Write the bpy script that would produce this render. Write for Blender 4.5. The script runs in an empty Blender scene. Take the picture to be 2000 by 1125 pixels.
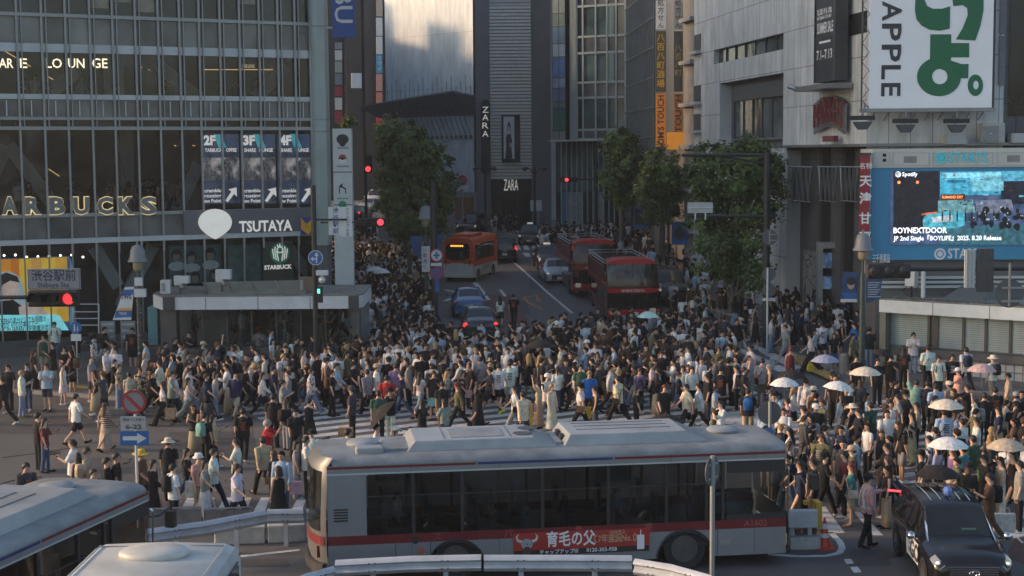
import bpy,bmesh,math,random
from mathutils import Vector,Matrix
random.seed(11)
PI = math.pi
RAD = math.radians
scene = bpy.context.scene
C = scene.collection
# camera
F_PX,CAM_H,PITCH,ROLL = 2900.0,9.2,RAD(5.17),RAD(-0.45)
CAM_M = Matrix.Translation((0,0,CAM_H)) @ Matrix.Rotation(RAD(90) - PITCH,4,'X') @ Matrix.Rotation(ROLL,4,'Z')
cd = bpy.data.cameras.new('camera')
cd.sensor_width = 36.0
cd.lens = F_PX / 2000 * 36
cd.clip_start,cd.clip_end = 0.5,2000
cam = bpy.data.objects.new('camera',cd)
cam.matrix_world = CAM_M
C.objects.link(cam)
scene.camera = cam
# light
SUN_EL,SUN_AZ = RAD(16),RAD(-88)      # azimuth of the direction TO the sun, from +Y towards +X
w = bpy.data.worlds.new('World')
scene.world = w
w.use_nodes = True
nt = w.node_tree
bg = nt.nodes['Background']
sky = nt.nodes.new('ShaderNodeTexSky')
sky.sky_type = 'NISHITA'
sky.sun_disc = False
sky.sun_elevation = SUN_EL
sky.sun_rotation = SUN_AZ
sky.air_density,sky.dust_density,sky.ozone_density = 1.0,2.2,1.5
nt.links.new(sky.outputs[0],bg.inputs[0])
bg.inputs[1].default_value = 0.15
sl = bpy.data.lights.new('sun','SUN')
sl.energy = 2.1
sl.angle = RAD(5)
sl.color = (1.0,0.62,0.36)
sun = bpy.data.objects.new('sun',sl)
to_sun = Vector((math.sin(SUN_AZ) * math.cos(SUN_EL),math.cos(SUN_AZ) * math.cos(SUN_EL),math.sin(SUN_EL)))
sun.rotation_euler = to_sun.to_track_quat('Z','Y').to_euler()
sun.location = to_sun * 100
C.objects.link(sun)
scene.view_settings.view_transform = 'Standard'
scene.view_settings.look = 'None'
scene.view_settings.gamma = 1.0
scene.view_settings.exposure = 0.98
# pixel <-> place (photo is 2000 x 1125)
CR = CAM_M.to_3x3()
def ray(px,py):
 return CR @ Vector(((px - 1000) / F_PX,(562.5 - py) / F_PX,-1.0))
SLOPE,Y_RISE = 0.027,48.0
def gz(y):
 return SLOPE * max(0.0,y - Y_RISE)
def G(px,py,h=0.0):
 """the point h above the ground that the pixel shows"""
 d = ray(px,py)
 t = (h - CAM_H) / d.z
 if d.y * t > Y_RISE:
  t = (CAM_H - h + SLOPE * Y_RISE) / (SLOPE * d.y - d.z)
 return Vector((0,0,CAM_H)) + d * t
def at(px,py,y):
 d = ray(px,py)
 return Vector((0,0,CAM_H)) + d * (y / d.y)
CAM_INV = CAM_M.inverted()
def pix(p):
 q = CAM_INV @ Vector(p)
 return (1000 + F_PX * q.x / -q.z,562.5 - F_PX * q.y / -q.z)
# materials
MATS = {}
def _base(name):
 m = bpy.data.materials.new(name)
 m.use_nodes = True
 return m,m.node_tree,m.node_tree.nodes['Principled BSDF']
def mat(name,col,rough=0.6,metal=0.0,var=0.15,scale=3.0,bump=0.0,spec=0.5,emit=0.0,ecol=None,fine=0.0):
 if name in MATS:
  return MATS[name]
 m,t,p = _base(name)
 N,L = t.nodes,t.links
 tc = N.new('ShaderNodeTexCoord')
 nz = N.new('ShaderNodeTexNoise')
 nz.inputs['Scale'].default_value = scale
 nz.inputs['Detail'].default_value = 6
 nz.inputs['Roughness'].default_value = 0.6
 L.new(tc.outputs['Object'],nz.inputs['Vector'])
 mr = N.new('ShaderNodeMapRange')
 mr.inputs[1].default_value,mr.inputs[2].default_value = 0.25,0.75
 mr.inputs[3].default_value,mr.inputs[4].default_value = 1 - var,1 + var
 L.new(nz.outputs['Fac'],mr.inputs[0])
 mx = N.new('ShaderNodeMix')
 mx.data_type = 'RGBA'; mx.blend_type = 'MULTIPLY'
 mx.inputs[0].default_value = 1.0
 mx.inputs[6].default_value = (*col,1)
 L.new(mr.outputs[0],mx.inputs[7])
 L.new(mx.outputs[2],p.inputs['Base Color'])
 p.inputs['Roughness'].default_value = rough
 p.inputs['Metallic'].default_value = metal
 p.inputs['Specular IOR Level'].default_value = spec
 if bump:
  b = N.new('ShaderNodeBump')
  b.inputs['Strength'].default_value = bump
  b.inputs['Distance'].default_value = 0.02
  L.new(nz.outputs['Fac'],b.inputs['Height'])
  L.new(b.outputs[0],p.inputs['Normal'])
 if emit:
  p.inputs['Emission Color'].default_value = (*(ecol or col),1)
  if ecol:
   m2 = N.new('ShaderNodeMix'); m2.data_type = 'RGBA'; m2.blend_type = 'MULTIPLY'; m2.inputs[0].default_value = 1; m2.inputs[6].default_value = (*ecol,1)
   L.new(mr.outputs[0],m2.inputs[7]); L.new(m2.outputs[2],p.inputs['Emission Color'])
  p.inputs['Emission Strength'].default_value = emit
 MATS[name] = m
 return m
def mat_obj(name,rough=0.85,scale=18.0,var=0.25,bump=0.25,sheen=0.0,pattern=None,spec=0.25):
 """colour comes from the object's own colour; cloth, hair, skin, car paint"""
 if name in MATS:
  return MATS[name]
 m,t,p = _base(name)
 N,L = t.nodes,t.links
 oi = N.new('ShaderNodeObjectInfo')
 tc = N.new('ShaderNodeTexCoord')
 nz = N.new('ShaderNodeTexNoise')
 nz.inputs['Scale'].default_value = scale
 nz.inputs['Detail'].default_value = 3
 L.new(tc.outputs['Object'],nz.inputs['Vector'])
 mr = N.new('ShaderNodeMapRange')
 mr.inputs[1].default_value,mr.inputs[2].default_value = 0.3,0.7
 mr.inputs[3].default_value,mr.inputs[4].default_value = 1 - var,1 + var
 L.new(nz.outputs['Fac'],mr.inputs[0])
 mx = N.new('ShaderNodeMix'); mx.data_type = 'RGBA'; mx.blend_type = 'MULTIPLY'
 mx.inputs[0].default_value = 1.0
 L.new(oi.outputs['Color'],mx.inputs[6]); L.new(mr.outputs[0],mx.inputs[7])
 out = mx.outputs[2]
 if pattern:
  if pattern == 'stripe':
   wv = N.new('ShaderNodeTexWave'); wv.bands_direction = 'Z'
   wv.inputs['Scale'].default_value = 4.5
   L.new(tc.outputs['Object'],wv.inputs['Vector']); fac = wv.outputs['Fac']; lo,hi = 0.62,0.64
  else:
   vo = N.new('ShaderNodeTexVoronoi'); vo.inputs['Scale'].default_value = 11 if pattern == 'dots' else 15
   L.new(tc.outputs['Object'],vo.inputs['Vector'])
   fac = vo.outputs['Distance'] if pattern == 'dots' else vo.outputs['Color']; lo,hi = (0.3,0.33) if pattern == 'dots' else (0.45,0.55)
  r2 = N.new('ShaderNodeMapRange'); r2.inputs[1].default_value,r2.inputs[2].default_value = lo,hi
  L.new(fac,r2.inputs[0])
  m2 = N.new('ShaderNodeMix'); m2.data_type = 'RGBA'
  L.new(r2.outputs[0],m2.inputs[0])
  m2.inputs[6].default_value = (0.03,0.03,0.035,1)
  L.new(out,m2.inputs[7]); out = m2.outputs[2]
  if pattern == 'stripe':
   L.new(mx.outputs[2],m2.inputs[6]); m2.inputs[7].default_value = (0.03,0.03,0.035,1)
   for l in list(m2.inputs[7].links): L.remove(l)
 L.new(out,p.inputs['Base Color'])
 p.inputs['Roughness'].default_value = rough
 p.inputs['Specular IOR Level'].default_value = spec
 if bump:
  b = N.new('ShaderNodeBump'); b.inputs['Strength'].default_value = bump; b.inputs['Distance'].default_value = 0.03
  L.new(nz.outputs['Fac'],b.inputs['Height']); L.new(b.outputs[0],p.inputs['Normal'])
 MATS[name] = m
 return m
def mat_glass(name,tint=(0.5,0.55,0.55),see=0.55,rough=0.04,spec=0.35,body=(0.02,0.024,0.025)):
 """a dark pane: partly see-through, partly mirror, with varied reflections painted into its colour"""
 if name in MATS:
  return MATS[name]
 m,t,p = _base(name)
 N,L = t.nodes,t.links
 p.inputs['Base Color'].default_value = (*body,1)
 p.inputs['Roughness'].default_value = rough
 p.inputs['Specular IOR Level'].default_value = spec
 tc = N.new('ShaderNodeTexCoord'); nz = N.new('ShaderNodeTexNoise'); nz.inputs['Scale'].default_value = 0.9
 L.new(tc.outputs['Object'],nz.inputs['Vector'])
 oi = N.new('ShaderNodeObjectInfo'); n2 = N.new('ShaderNodeTexNoise'); n2.inputs['Scale'].default_value = 1.6; n2.inputs['Detail'].default_value = 5; L.new(tc.outputs['Object'],n2.inputs['Vector'])
 q1 = N.new('ShaderNodeMapRange'); q1.inputs[1].default_value,q1.inputs[2].default_value,q1.inputs[3].default_value,q1.inputs[4].default_value = .42,.68,.6,5.5; L.new(n2.outputs['Fac'],q1.inputs[0])
 q2 = N.new('ShaderNodeMath'); q2.operation = 'MULTIPLY'; L.new(q1.outputs[0],q2.inputs[0]); L.new(oi.outputs['Random'],q2.inputs[1])
 q3 = N.new('ShaderNodeMix'); q3.data_type = 'RGBA'; q3.blend_type = 'MULTIPLY'; q3.inputs[0].default_value = 1; q3.inputs[6].default_value = (*body,1); L.new(q2.outputs[0],q3.inputs[7]); L.new(q3.outputs[2],p.inputs['Base Color'])  # paler patches per pane stand for reflections, put into the base colour
 b = N.new('ShaderNodeBump'); b.inputs['Strength'].default_value = 0.06; b.inputs['Distance'].default_value = 0.05
 L.new(nz.outputs['Fac'],b.inputs['Height']); L.new(b.outputs[0],p.inputs['Normal'])
 tr = N.new('ShaderNodeBsdfTransparent'); tr.inputs[0].default_value = (*tint,1)
 mx = N.new('ShaderNodeMixShader')
 mx.inputs[0].default_value = see
 L.new(p.outputs[0],mx.inputs[1]); L.new(tr.outputs[0],mx.inputs[2])
 L.new(mx.outputs[0],N['Material Output'].inputs['Surface'])
 MATS[name] = m
 return m
def mat_pane(name,col,rough=0.06,var=0.5,spec=0.4):
 """opaque window glass; every pane its own shade"""
 if name in MATS:
  return MATS[name]
 m,t,p = _base(name)
 N,L = t.nodes,t.links
 oi = N.new('ShaderNodeObjectInfo')
 mr = N.new('ShaderNodeMapRange'); mr.inputs[3].default_value,mr.inputs[4].default_value = 1 - var,1 + var
 L.new(oi.outputs['Random'],mr.inputs[0])
 tc = N.new('ShaderNodeTexCoord'); nz = N.new('ShaderNodeTexNoise'); nz.inputs['Scale'].default_value = 0.6; nz.inputs['Detail'].default_value = 4
 L.new(tc.outputs['Object'],nz.inputs['Vector'])
 m1 = N.new('ShaderNodeMath'); m1.operation = 'MULTIPLY'
 mr2 = N.new('ShaderNodeMapRange'); mr2.inputs[1].default_value,mr2.inputs[2].default_value = 0.3,0.7; mr2.inputs[3].default_value,mr2.inputs[4].default_value = 0.5,1.5
 L.new(nz.outputs['Fac'],mr2.inputs[0]); L.new(mr.outputs[0],m1.inputs[0]); L.new(mr2.outputs[0],m1.inputs[1])
 mx = N.new('ShaderNodeMix'); mx.data_type = 'RGBA'; mx.blend_type = 'MULTIPLY'; mx.inputs[0].default_value = 1
 mx.inputs[6].default_value = (*col,1); L.new(m1.outputs[0],mx.inputs[7]); L.new(mx.outputs[2],p.inputs['Base Color'])
 b = N.new('ShaderNodeBump'); b.inputs['Strength'].default_value = 0.08; b.inputs['Distance'].default_value = 0.1
 L.new(nz.outputs['Fac'],b.inputs['Height']); L.new(b.outputs[0],p.inputs['Normal'])
 p.inputs['Roughness'].default_value = rough; p.inputs['Specular IOR Level'].default_value = spec
 MATS[name] = m
 return m
def mat_panel(name,col,pw,ph,line=0.02,off=0.5,dark=0.35,rough=0.5,var=0.08,grime=0.25,lc=None):
 """panelled cladding laid out on UV metres"""
 if name in MATS:
  return MATS[name]
 m,t,p = _base(name)
 N,L = t.nodes,t.links
 uv = N.new('ShaderNodeUVMap')
 br = N.new('ShaderNodeTexBrick'); br.offset = off; br.squash = 1.0
 br.inputs['Scale'].default_value = 1.0
 br.inputs['Brick Width'].default_value,br.inputs['Row Height'].default_value = pw,ph
 br.inputs['Mortar Size'].default_value = line; br.inputs['Mortar Smooth'].default_value = 0.1
 br.inputs['Color1'].default_value = (*[c * (1 - var) for c in col],1)
 br.inputs['Color2'].default_value = (*[c * (1 + var) for c in col],1)
 br.inputs['Mortar'].default_value = (*(lc or [c * dark for c in col]),1)
 L.new(uv.outputs[0],br.inputs['Vector'])
 nz = N.new('ShaderNodeTexNoise'); nz.inputs['Scale'].default_value = 0.7; nz.inputs['Detail'].default_value = 8; nz.inputs['Roughness'].default_value = 0.65
 mp = N.new('ShaderNodeMapping'); mp.inputs['Scale'].default_value = (2.2,0.5,1)
 L.new(uv.outputs[0],mp.inputs[0]); L.new(mp.outputs[0],nz.inputs['Vector'])
 mr = N.new('ShaderNodeMapRange'); mr.inputs[1].default_value,mr.inputs[2].default_value = 0.3,0.7
 mr.inputs[3].default_value,mr.inputs[4].default_value = 1 - grime,1 + grime * 0.4
 L.new(nz.outputs['Fac'],mr.inputs[0])
 mx = N.new('ShaderNodeMix'); mx.data_type = 'RGBA'; mx.blend_type = 'MULTIPLY'; mx.inputs[0].default_value = 1
 L.new(br.outputs['Color'],mx.inputs[6]); L.new(mr.outputs[0],mx.inputs[7]); L.new(mx.outputs[2],p.inputs['Base Color'])
 b = N.new('ShaderNodeBump'); b.inputs['Strength'].default_value = 0.4; b.inputs['Distance'].default_value = 0.02; b.invert = True
 L.new(br.outputs['Fac'],b.inputs['Height']); L.new(b.outputs[0],p.inputs['Normal'])
 p.inputs['Roughness'].default_value = rough
 MATS[name] = m
 return m
# mesh builder
class MB:
 def __init__(s):
  s.v,s.f,s.uv = [],[],{}
 def add(s,vs,fs):
  o = len(s.v)
  s.v += [Vector(v) for v in vs]
  s.f += [tuple(i + o for i in f) for f in fs]
  return s
 def quad(s,a,b,c,d,uv=None):
  s.add([a,b,c,d],[(0,1,2,3)])
  if uv: s.uv[len(s.f) - 1] = uv
  return s
 def box(s,x0,x1,y0,y1,z0,z1,M=None):
  vs = [Vector((x,y,z)) for z in (z0,z1) for y in (y0,y1) for x in (x0,x1)]
  if M is not None: vs = [M @ v for v in vs]
  return s.add(vs,[(0,2,3,1),(4,5,7,6),(0,1,5,4),(1,3,7,5),(3,2,6,7),(2,0,4,6)])
 def loft(s,rings,cap=True,closed=True):
  n = len(rings[0]); o = len(s.v)
  for r in rings: s.v += [Vector(v) for v in r]
  for i in range(len(rings) - 1):
   for j in range(n if closed else n - 1):
    k = (j + 1) % n
    s.f.append((o + i * n + j,o + i * n + k,o + (i + 1) * n + k,o + (i + 1) * n + j))
  if cap:
   s.f.append(tuple(o + j for j in reversed(range(n))))
   s.f.append(tuple(o + (len(rings) - 1) * n + j for j in range(n)))
  return s
 def tube(s,pts,radii,n=8,cap=True):
  pts = [Vector(p) for p in pts]
  if not hasattr(radii,'__len__'): radii = [radii] * len(pts)
  rings = []; ref = None
  for i,p in enumerate(pts):
   d = (pts[min(i + 1,len(pts) - 1)] - pts[max(i - 1,0)])
   if d.length < 1e-9: d = Vector((0,0,1))
   d.normalize()
   if ref is None: ref = Vector((1,0,0)) if abs(d.x) < 0.9 else Vector((0,1,0))
   a = (ref - d * ref.dot(d)).normalized(); b = d.cross(a); ref = a
   r = radii[i]
   rings.append([p + a * (r * math.cos(2 * PI * k / n)) + b * (r * math.sin(2 * PI * k / n)) for k in range(n)])
  return s.loft(rings,cap)
 def cyl(s,p,r,h,n=12,axis=(0,0,1),r2=None):
  p = Vector(p); return s.tube([p,p + Vector(axis) * h],[r,r if r2 is None else r2],n)
 def sphere(s,c,r,n=10,m=6):
  c = Vector(c); r = Vector(r) if hasattr(r,'__len__') else Vector((r,r,r))
  rings = []
  for i in range(m + 1):
   a = PI * (i + 0.02) / (m + 0.04) - PI / 2
   rings.append([c + Vector((r.x * math.cos(a) * math.cos(2 * PI * k / n),r.y * math.cos(a) * math.sin(2 * PI * k / n),r.z * math.sin(a))) for k in range(n)])
  return s.loft(rings,True)
 def prism(s,poly,z0,z1,M):
  n = len(poly)
  return s.loft([[M @ Vector((x,y,z)) for x,y in poly] for z in (z0,z1)])
 def data(s,name,m,inv=None,smooth=None):
  me = bpy.data.meshes.new(name)
  vs = [inv @ v for v in s.v] if inv is not None else s.v
  me.from_pydata([v[:] for v in vs],[],s.f)
  if s.uv:
   ul = me.uv_layers.new(name='UVMap')
   for p in me.polygons:
    if p.index in s.uv:
     for li,u in zip(p.loop_indices,s.uv[p.index]): ul.data[li].uv = u
  for mm in (m if isinstance(m,(list,tuple)) else [m]): me.materials.append(mm)
  if smooth is not None:
   me.shade_smooth() if smooth >= 180 else me.set_sharp_from_angle(angle=RAD(smooth))
  me.update()
  return me
 def build(s,name,m,parent=None,loc=None,smooth=None,bevel=0,col=None):
  """one mesh object; verts are in world space, stored relative to the thing they belong to"""
  inv = None
  if parent is not None: inv = parent['_m'] if False else WORLD[parent.name].inverted()
  elif loc is not None: inv = Matrix.Translation(-Vector(loc))
  me = s.data(name,m,inv,smooth)
  o = bpy.data.objects.new(name,me)
  if parent is not None:
   o.parent = parent; WORLD[o.name] = WORLD[parent.name]
  else:
   if loc is not None: o.location = loc
   WORLD[o.name] = Matrix.Translation(Vector(loc) if loc is not None else Vector((0,0,0)))
  if bevel:
   b = o.modifiers.new('bevel','BEVEL'); b.width = bevel; b.segments = 2; b.limit_method = 'ANGLE'
  if col: o.color = (*col,1)
  C.objects.link(o)
  return o
WORLD = {}
def tag(o,label,cat,group=None,kind=None):
 if label: o['label'] = label
 if cat: o['category'] = cat
 if group: o['group'] = group
 if kind: o['kind'] = kind
 return o
def thing(name,label,cat,loc=(0,0,0),rz=0.0,group=None):
 o = bpy.data.objects.new(name,None)
 o.empty_display_size = 0.2
 o.location = loc; o.rotation_euler = (0,0,rz)
 C.objects.link(o)
 WORLD[o.name] = Matrix.Translation(Vector(loc)) @ Matrix.Rotation(rz,4,'Z')
 return tag(o,label,cat,group)
def local(parent):
 return WORLD[parent.name]
def struct(o):
 o['kind'] = 'structure'; return o
def copy_tree(o,parent=None):
 c = o.copy(); C.objects.link(c); c.parent = parent
 if parent is None: WORLD[c.name] = WORLD[o.name].copy()
 else: WORLD[c.name] = WORLD[parent.name]
 for ch in list(o.children): copy_tree(ch,c)
 return c
def dup(o,loc,rz,label,group=None):
 c = copy_tree(o); c.location = loc; c.rotation_euler = (0,0,rz)
 WORLD[c.name] = Matrix.Translation(Vector(loc)) @ Matrix.Rotation(rz,4,'Z')
 c['label'] = label
 if group: c['group'] = group
 return c
class Fr:
 """a vertical wall plane: s metres along it (towards the picture's right), z metres up, d metres out of it"""
 def __init__(s,a,b=None,u=None):
  s.o = Vector((a[0],a[1],0))
  s.u = (Vector((b[0] - a[0],b[1] - a[1],0)) if b is not None else Vector((u[0],u[1],0)))
  s.L = s.u.length; s.u.normalize()
  s.n = Vector((s.u.y,-s.u.x,0))
 def P(s,a,z,d=0.0):
  return s.o + s.u * a + s.n * d + Vector((0,0,z))
 def px(s,x,y,d=0.0):
  r = ray(x,y); c = Vector((0,0,CAM_H))
  t = (s.o + s.n * d - c).dot(s.n) / r.dot(s.n)
  q = c + r * t
  return (q - s.o).dot(s.u),q.z
 def M(s,a=0.0,z=0.0,d=0.0):
  """maps (x, y, depth) of a drawing on the wall to the place"""
  m = Matrix.Identity(4); p = s.P(a,z,d)
  for i in range(3):
   m[i][0],m[i][1],m[i][2],m[i][3] = s.u[i],(0,0,1)[i],s.n[i],p[i]
  return m
 def box(s,mb,s0,s1,z0,z1,d0,d1):
  M = s.M()
  return mb.box(s0,s1,z0,z1,d0,d1,M)
 def quad(s,mb,s0,s1,z0,z1,d=0.0):
  return mb.quad(s.P(s0,z0,d),s.P(s1,z0,d),s.P(s1,z1,d),s.P(s0,z1,d),[(s0,z0),(s1,z0),(s1,z1),(s0,z1)])
 def wall(s,mb,s0,s1,z0,z1,holes=(),depth=0.3,d=0.0):
  S = sorted({s0,s1,*[h[0] for h in holes],*[h[1] for h in holes]}); Zs = sorted({z0,z1,*[h[2] for h in holes],*[h[3] for h in holes]})
  S = [x for x in S if s0 - 1e-6 <= x <= s1 + 1e-6]; Zs = [x for x in Zs if z0 - 1e-6 <= x <= z1 + 1e-6]
  for i in range(len(S) - 1):
   for j in range(len(Zs) - 1):
    a,b = (S[i] + S[i + 1]) / 2,(Zs[j] + Zs[j + 1]) / 2
    if not any(h[0] < a < h[1] and h[2] < b < h[3] for h in holes):
     s.quad(mb,S[i],S[i + 1],Zs[j],Zs[j + 1],d)
  for h in holes:
   a,b,e,g = h[:4]
   for (q,r) in (((a,e),(b,e)),((b,e),(b,g)),((b,g),(a,g)),((a,g),(a,e))):
    mb.quad(s.P(q[0],q[1],d),s.P(r[0],r[1],d),s.P(r[0],r[1],d - depth),s.P(q[0],q[1],d - depth))
  return mb
_tc = {}
def text_mb(body,size,bold=0.0,ext=0.0,align='CENTER',res=2):
 """lettering as (verts, faces) on the xy plane"""
 cu = bpy.data.curves.new('lettering','FONT')
 cu.body = body; cu.size = size; cu.align_x = align; cu.align_y = 'CENTER'
 cu.offset = bold * size; cu.extrude = ext; cu.resolution_u = res
 ob = bpy.data.objects.new('lettering',cu)
 C.objects.link(ob)
 dg = bpy.context.evaluated_depsgraph_get()
 me = bpy.data.meshes.new_from_object(ob.evaluated_get(dg))
 vs = [v.co.copy() for v in me.vertices]; fs = [tuple(p.vertices) for p in me.polygons]
 bpy.data.objects.remove(ob); bpy.data.curves.remove(cu); bpy.data.meshes.remove(me)
 return vs,fs
def letters(mb,body,size,M,bold=0.0,ext=0.0,align='CENTER',width=None,rot=0.0):
 vs,fs = text_mb(body,size,bold,ext,align)
 if not vs: return mb
 if width:
  x0,x1 = min(v.x for v in vs),max(v.x for v in vs); k = width / max(1e-6,x1 - x0)
  vs = [Vector(((v.x - (x0 + x1) / 2) * k,v.y,v.z)) for v in vs]
 R = Matrix.Rotation(rot,4,'Z')
 return mb.add([M @ (R @ v) for v in vs],fs)
def letters_v(mb,body,size,F,s,z_top,d,step=1.1,bold=0.0):
 for i,ch in enumerate(body):
  letters(mb,ch,size,F.M(s,z_top - size * (0.5 + i * step),d),bold)
 return mb
# ground, roads, pavements
def ground_mat():
 m,t,p = _base('asphalt')
 N,L = t.nodes,t.links
 tc = N.new('ShaderNodeTexCoord')
 n1 = N.new('ShaderNodeTexNoise'); n1.inputs['Scale'].default_value = 0.18; n1.inputs['Detail'].default_value = 7; n1.inputs['Roughness'].default_value = 0.6
 n2 = N.new('ShaderNodeTexNoise'); n2.inputs['Scale'].default_value = 40; n2.inputs['Detail'].default_value = 2
 mp = N.new('ShaderNodeMapping'); mp.inputs['Scale'].default_value = (1.0,0.25,1); mp.inputs['Rotation'].default_value = (0,0,0.3)
 L.new(tc.outputs['Object'],mp.inputs[0]); L.new(mp.outputs[0],n1.inputs[0]); L.new(tc.outputs['Object'],n2.inputs[0])
 cr = N.new('ShaderNodeValToRGB')
 cr.color_ramp.elements[0].position = 0.3; cr.color_ramp.elements[0].color = (0.056,0.055,0.053,1)
 cr.color_ramp.elements[1].position = 0.72; cr.color_ramp.elements[1].color = (0.118,0.112,0.106,1)
 L.new(n1.outputs['Fac'],cr.inputs[0])
 mr = N.new('ShaderNodeMapRange'); mr.inputs[3].default_value,mr.inputs[4].default_value = 0.7,1.3
 L.new(n2.outputs['Fac'],mr.inputs[0])
 mx = N.new('ShaderNodeMix'); mx.data_type = 'RGBA'; mx.blend_type = 'MULTIPLY'; mx.inputs[0].default_value = 1
 L.new(cr.outputs[0],mx.inputs[6]); L.new(mr.outputs[0],mx.inputs[7]); L.new(mx.outputs[2],p.inputs['Base Color'])
 p.inputs['Roughness'].default_value = 0.82
 b = N.new('ShaderNodeBump'); b.inputs['Strength'].default_value = 0.3; b.inputs['Distance'].default_value = 0.01
 L.new(n2.outputs['Fac'],b.inputs['Height']); L.new(b.outputs[0],p.inputs['Normal'])
 MATS['asphalt'] = m
 return m
M_ASPH = ground_mat()
def sheet(poly,dz,n=1):
 """a flat polygon on the ground, cut where the ground starts to rise"""
 out = MB()
 def clip(ps,keep_low):
  r = []
  for i in range(len(ps)):
   a,b = ps[i],ps[(i + 1) % len(ps)]
   ia,ib = (a[1] <= Y_RISE) == keep_low,(b[1] <= Y_RISE) == keep_low
   if ia: r.append(a)
   if ia != ib:
    k = (Y_RISE - a[1]) / (b[1] - a[1]); r.append((a[0] + k * (b[0] - a[0]),Y_RISE))
  return r
 for low in (True,False):
  ps = clip([(p[0],p[1]) for p in poly],low)
  if len(ps) > 2:
   out.add([(x,y,gz(y) + dz) for x,y in ps],[tuple(range(len(ps)))])
 return out
def merge(*mbs):
 o = MB()
 for m in mbs: o.add(m.v,m.f)
 return o
def ccw(poly):
 a = sum(poly[i][0] * poly[(i + 1) % len(poly)][1] - poly[(i + 1) % len(poly)][0] * poly[i][1] for i in range(len(poly)))
 return poly if a > 0 else poly[::-1]
struct(sheet(ccw([(-400,-60),(400,-60),(400,900),(-400,900)]),0).build('ground',M_ASPH))
M_PAVE = mat_panel('paving',(0.115,0.108,0.100),0.6,0.6,line=0.012,off=0.5,dark=0.55,rough=0.85,var=0.10,grime=0.3)
M_KERB = mat('kerb_stone',(0.20,0.195,0.185),0.85,var=0.25,scale=2)
def pavement(poly,h=0.13):
 poly = ccw(poly)
 mb = sheet(poly,h)
 top = len(mb.f)
 for i in range(top): mb.uv[i] = [(mb.v[j].x,mb.v[j].y) for j in mb.f[i]]
 struct(mb.build('pavement',M_PAVE))
 k = MB()
 for i in range(len(poly)):
  a,b = poly[i],poly[(i + 1) % len(poly)]
  n = max(1,int(math.hypot(b[0] - a[0],b[1] - a[1]) / 3))
  for j in range(n):
   p = [a[0] + (b[0] - a[0]) * j / n,a[1] + (b[1] - a[1]) * j / n]; q = [a[0] + (b[0] - a[0]) * (j + 1) / n,a[1] + (b[1] - a[1]) * (j + 1) / n]
   d = Vector((q[0] - p[0],q[1] - p[1],0)).normalized(); nn = Vector((d.y,-d.x,0)) * 0.15
   za,zb = gz(p[1]),gz(q[1])
   A,B = Vector((p[0],p[1],0)),Vector((q[0],q[1],0))
   up = lambda v,z: Vector((v.x,v.y,z))
   k.add([up(A,za),up(B,zb),up(A + nn,za),up(B + nn,zb),up(A,za + h + .004),up(B,zb + h + .004),up(A + nn,za + h - .01),up(B + nn,zb + h - .01)],
     [(2,3,7,6),(6,7,5,4),(0,4,5,1),(0,2,6,4),(1,5,7,3)])
 struct(k.build('kerb',M_KERB))
pl = [G(-60,760),G(120,772),G(250,782),G(300,762),G(420,745),G(560,740),G(690,725),G(742,660),G(800,600),G(838,560),G(850,500),G(800,455),G(720,420)]
pavement([(p.x,p.y) for p in pl] + [(-16,170),(-45,170),(-45,52)])
pr = [G(2120,775),G(1850,770),G(1700,745),G(1600,712),G(1480,668),G(1380,610),G(1325,570),G(1240,490),G(1180,455)]
pavement([(p.x,p.y) for p in pr] + [(6.0,142),(30,142),(40,60)])
pf = [G(905,440),G(955,446),G(1075,480),G(1085,462),G(1010,425)]
pavement([(-4.5,141),(-1.5,136),(3.2,131.8),(5.2,136),(5.2,150),(-4.5,150)])
def mat_worn(name,col):
 m = mat(name,col,.8,var=.2,scale=1.5); t = m.node_tree; N,L = t.nodes,t.links; p = N['Principled BSDF']
 s = p.inputs['Base Color'].links[0].from_socket; n = N.new('ShaderNodeTexNoise'); n.inputs['Scale'].default_value = 3.5; n.inputs['Detail'].default_value = 8; n.inputs['Roughness'].default_value = .75
 tc = N.new('ShaderNodeTexCoord'); L.new(tc.outputs['Object'],n.inputs[0]); r = N.new('ShaderNodeMapRange'); r.inputs[1].default_value,r.inputs[2].default_value = .55,.68; L.new(n.outputs['Fac'],r.inputs[0])
 x = N.new('ShaderNodeMix'); x.data_type = 'RGBA'; L.new(r.outputs[0],x.inputs[0]); L.new(s,x.inputs[6]); x.inputs[7].default_value = (.085,.08,.076,1); L.new(x.outputs[2],p.inputs['Base Color']); return m
M_LINE = mat_worn('road_paint',(0.50,0.50,0.48))
M_YEL = mat('tactile_yellow',(0.33,0.22,0.05),0.8,var=0.3,scale=5)
M_REDR = mat('red_road',(0.10,0.045,0.038),0.85,var=0.3,scale=2)
M_ORL = mat('orange_paint',(0.34,0.13,0.05),0.8,var=0.3,scale=5)
def stripes(name,c,ang,n,length,width=0.45,pitch=0.9,taper=None):
 """zebra bars: n of them, side by side, each `length` long"""
 u = Vector((math.cos(ang),math.sin(ang))); v = Vector((-u.y,u.x)); c = Vector((c[0],c[1]))
 o = MB()
 for i in range(n):
  a = c + v * ((i - (n - 1) / 2) * pitch)
  L = length(i) if callable(length) else (-length / 2,length / 2)
  ps = [a + u * L[0] - v * width / 2,a + u * L[1] - v * width / 2,a + u * L[1] + v * width / 2,a + u * L[0] + v * width / 2]
  s = sheet([(p.x,p.y) for p in ps],0.005); o.add(s.v,s.f)
 struct(o.build(name,M_LINE))
A29 = RAD(27)
c1 = G(1130,800); stripes('crosswalk',c1,A29,14,lambda i: (-10.5,8.2 - .12 * i))
c3 = G(1780,868); stripes('crosswalk',c3,RAD(22),15,lambda i: (-3.6,5.4))
def pq(pts,dz=0.006):
 return sheet(ccw([tuple(G(x,y).xy) for x,y in pts]),dz)
mk = MB()
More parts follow.
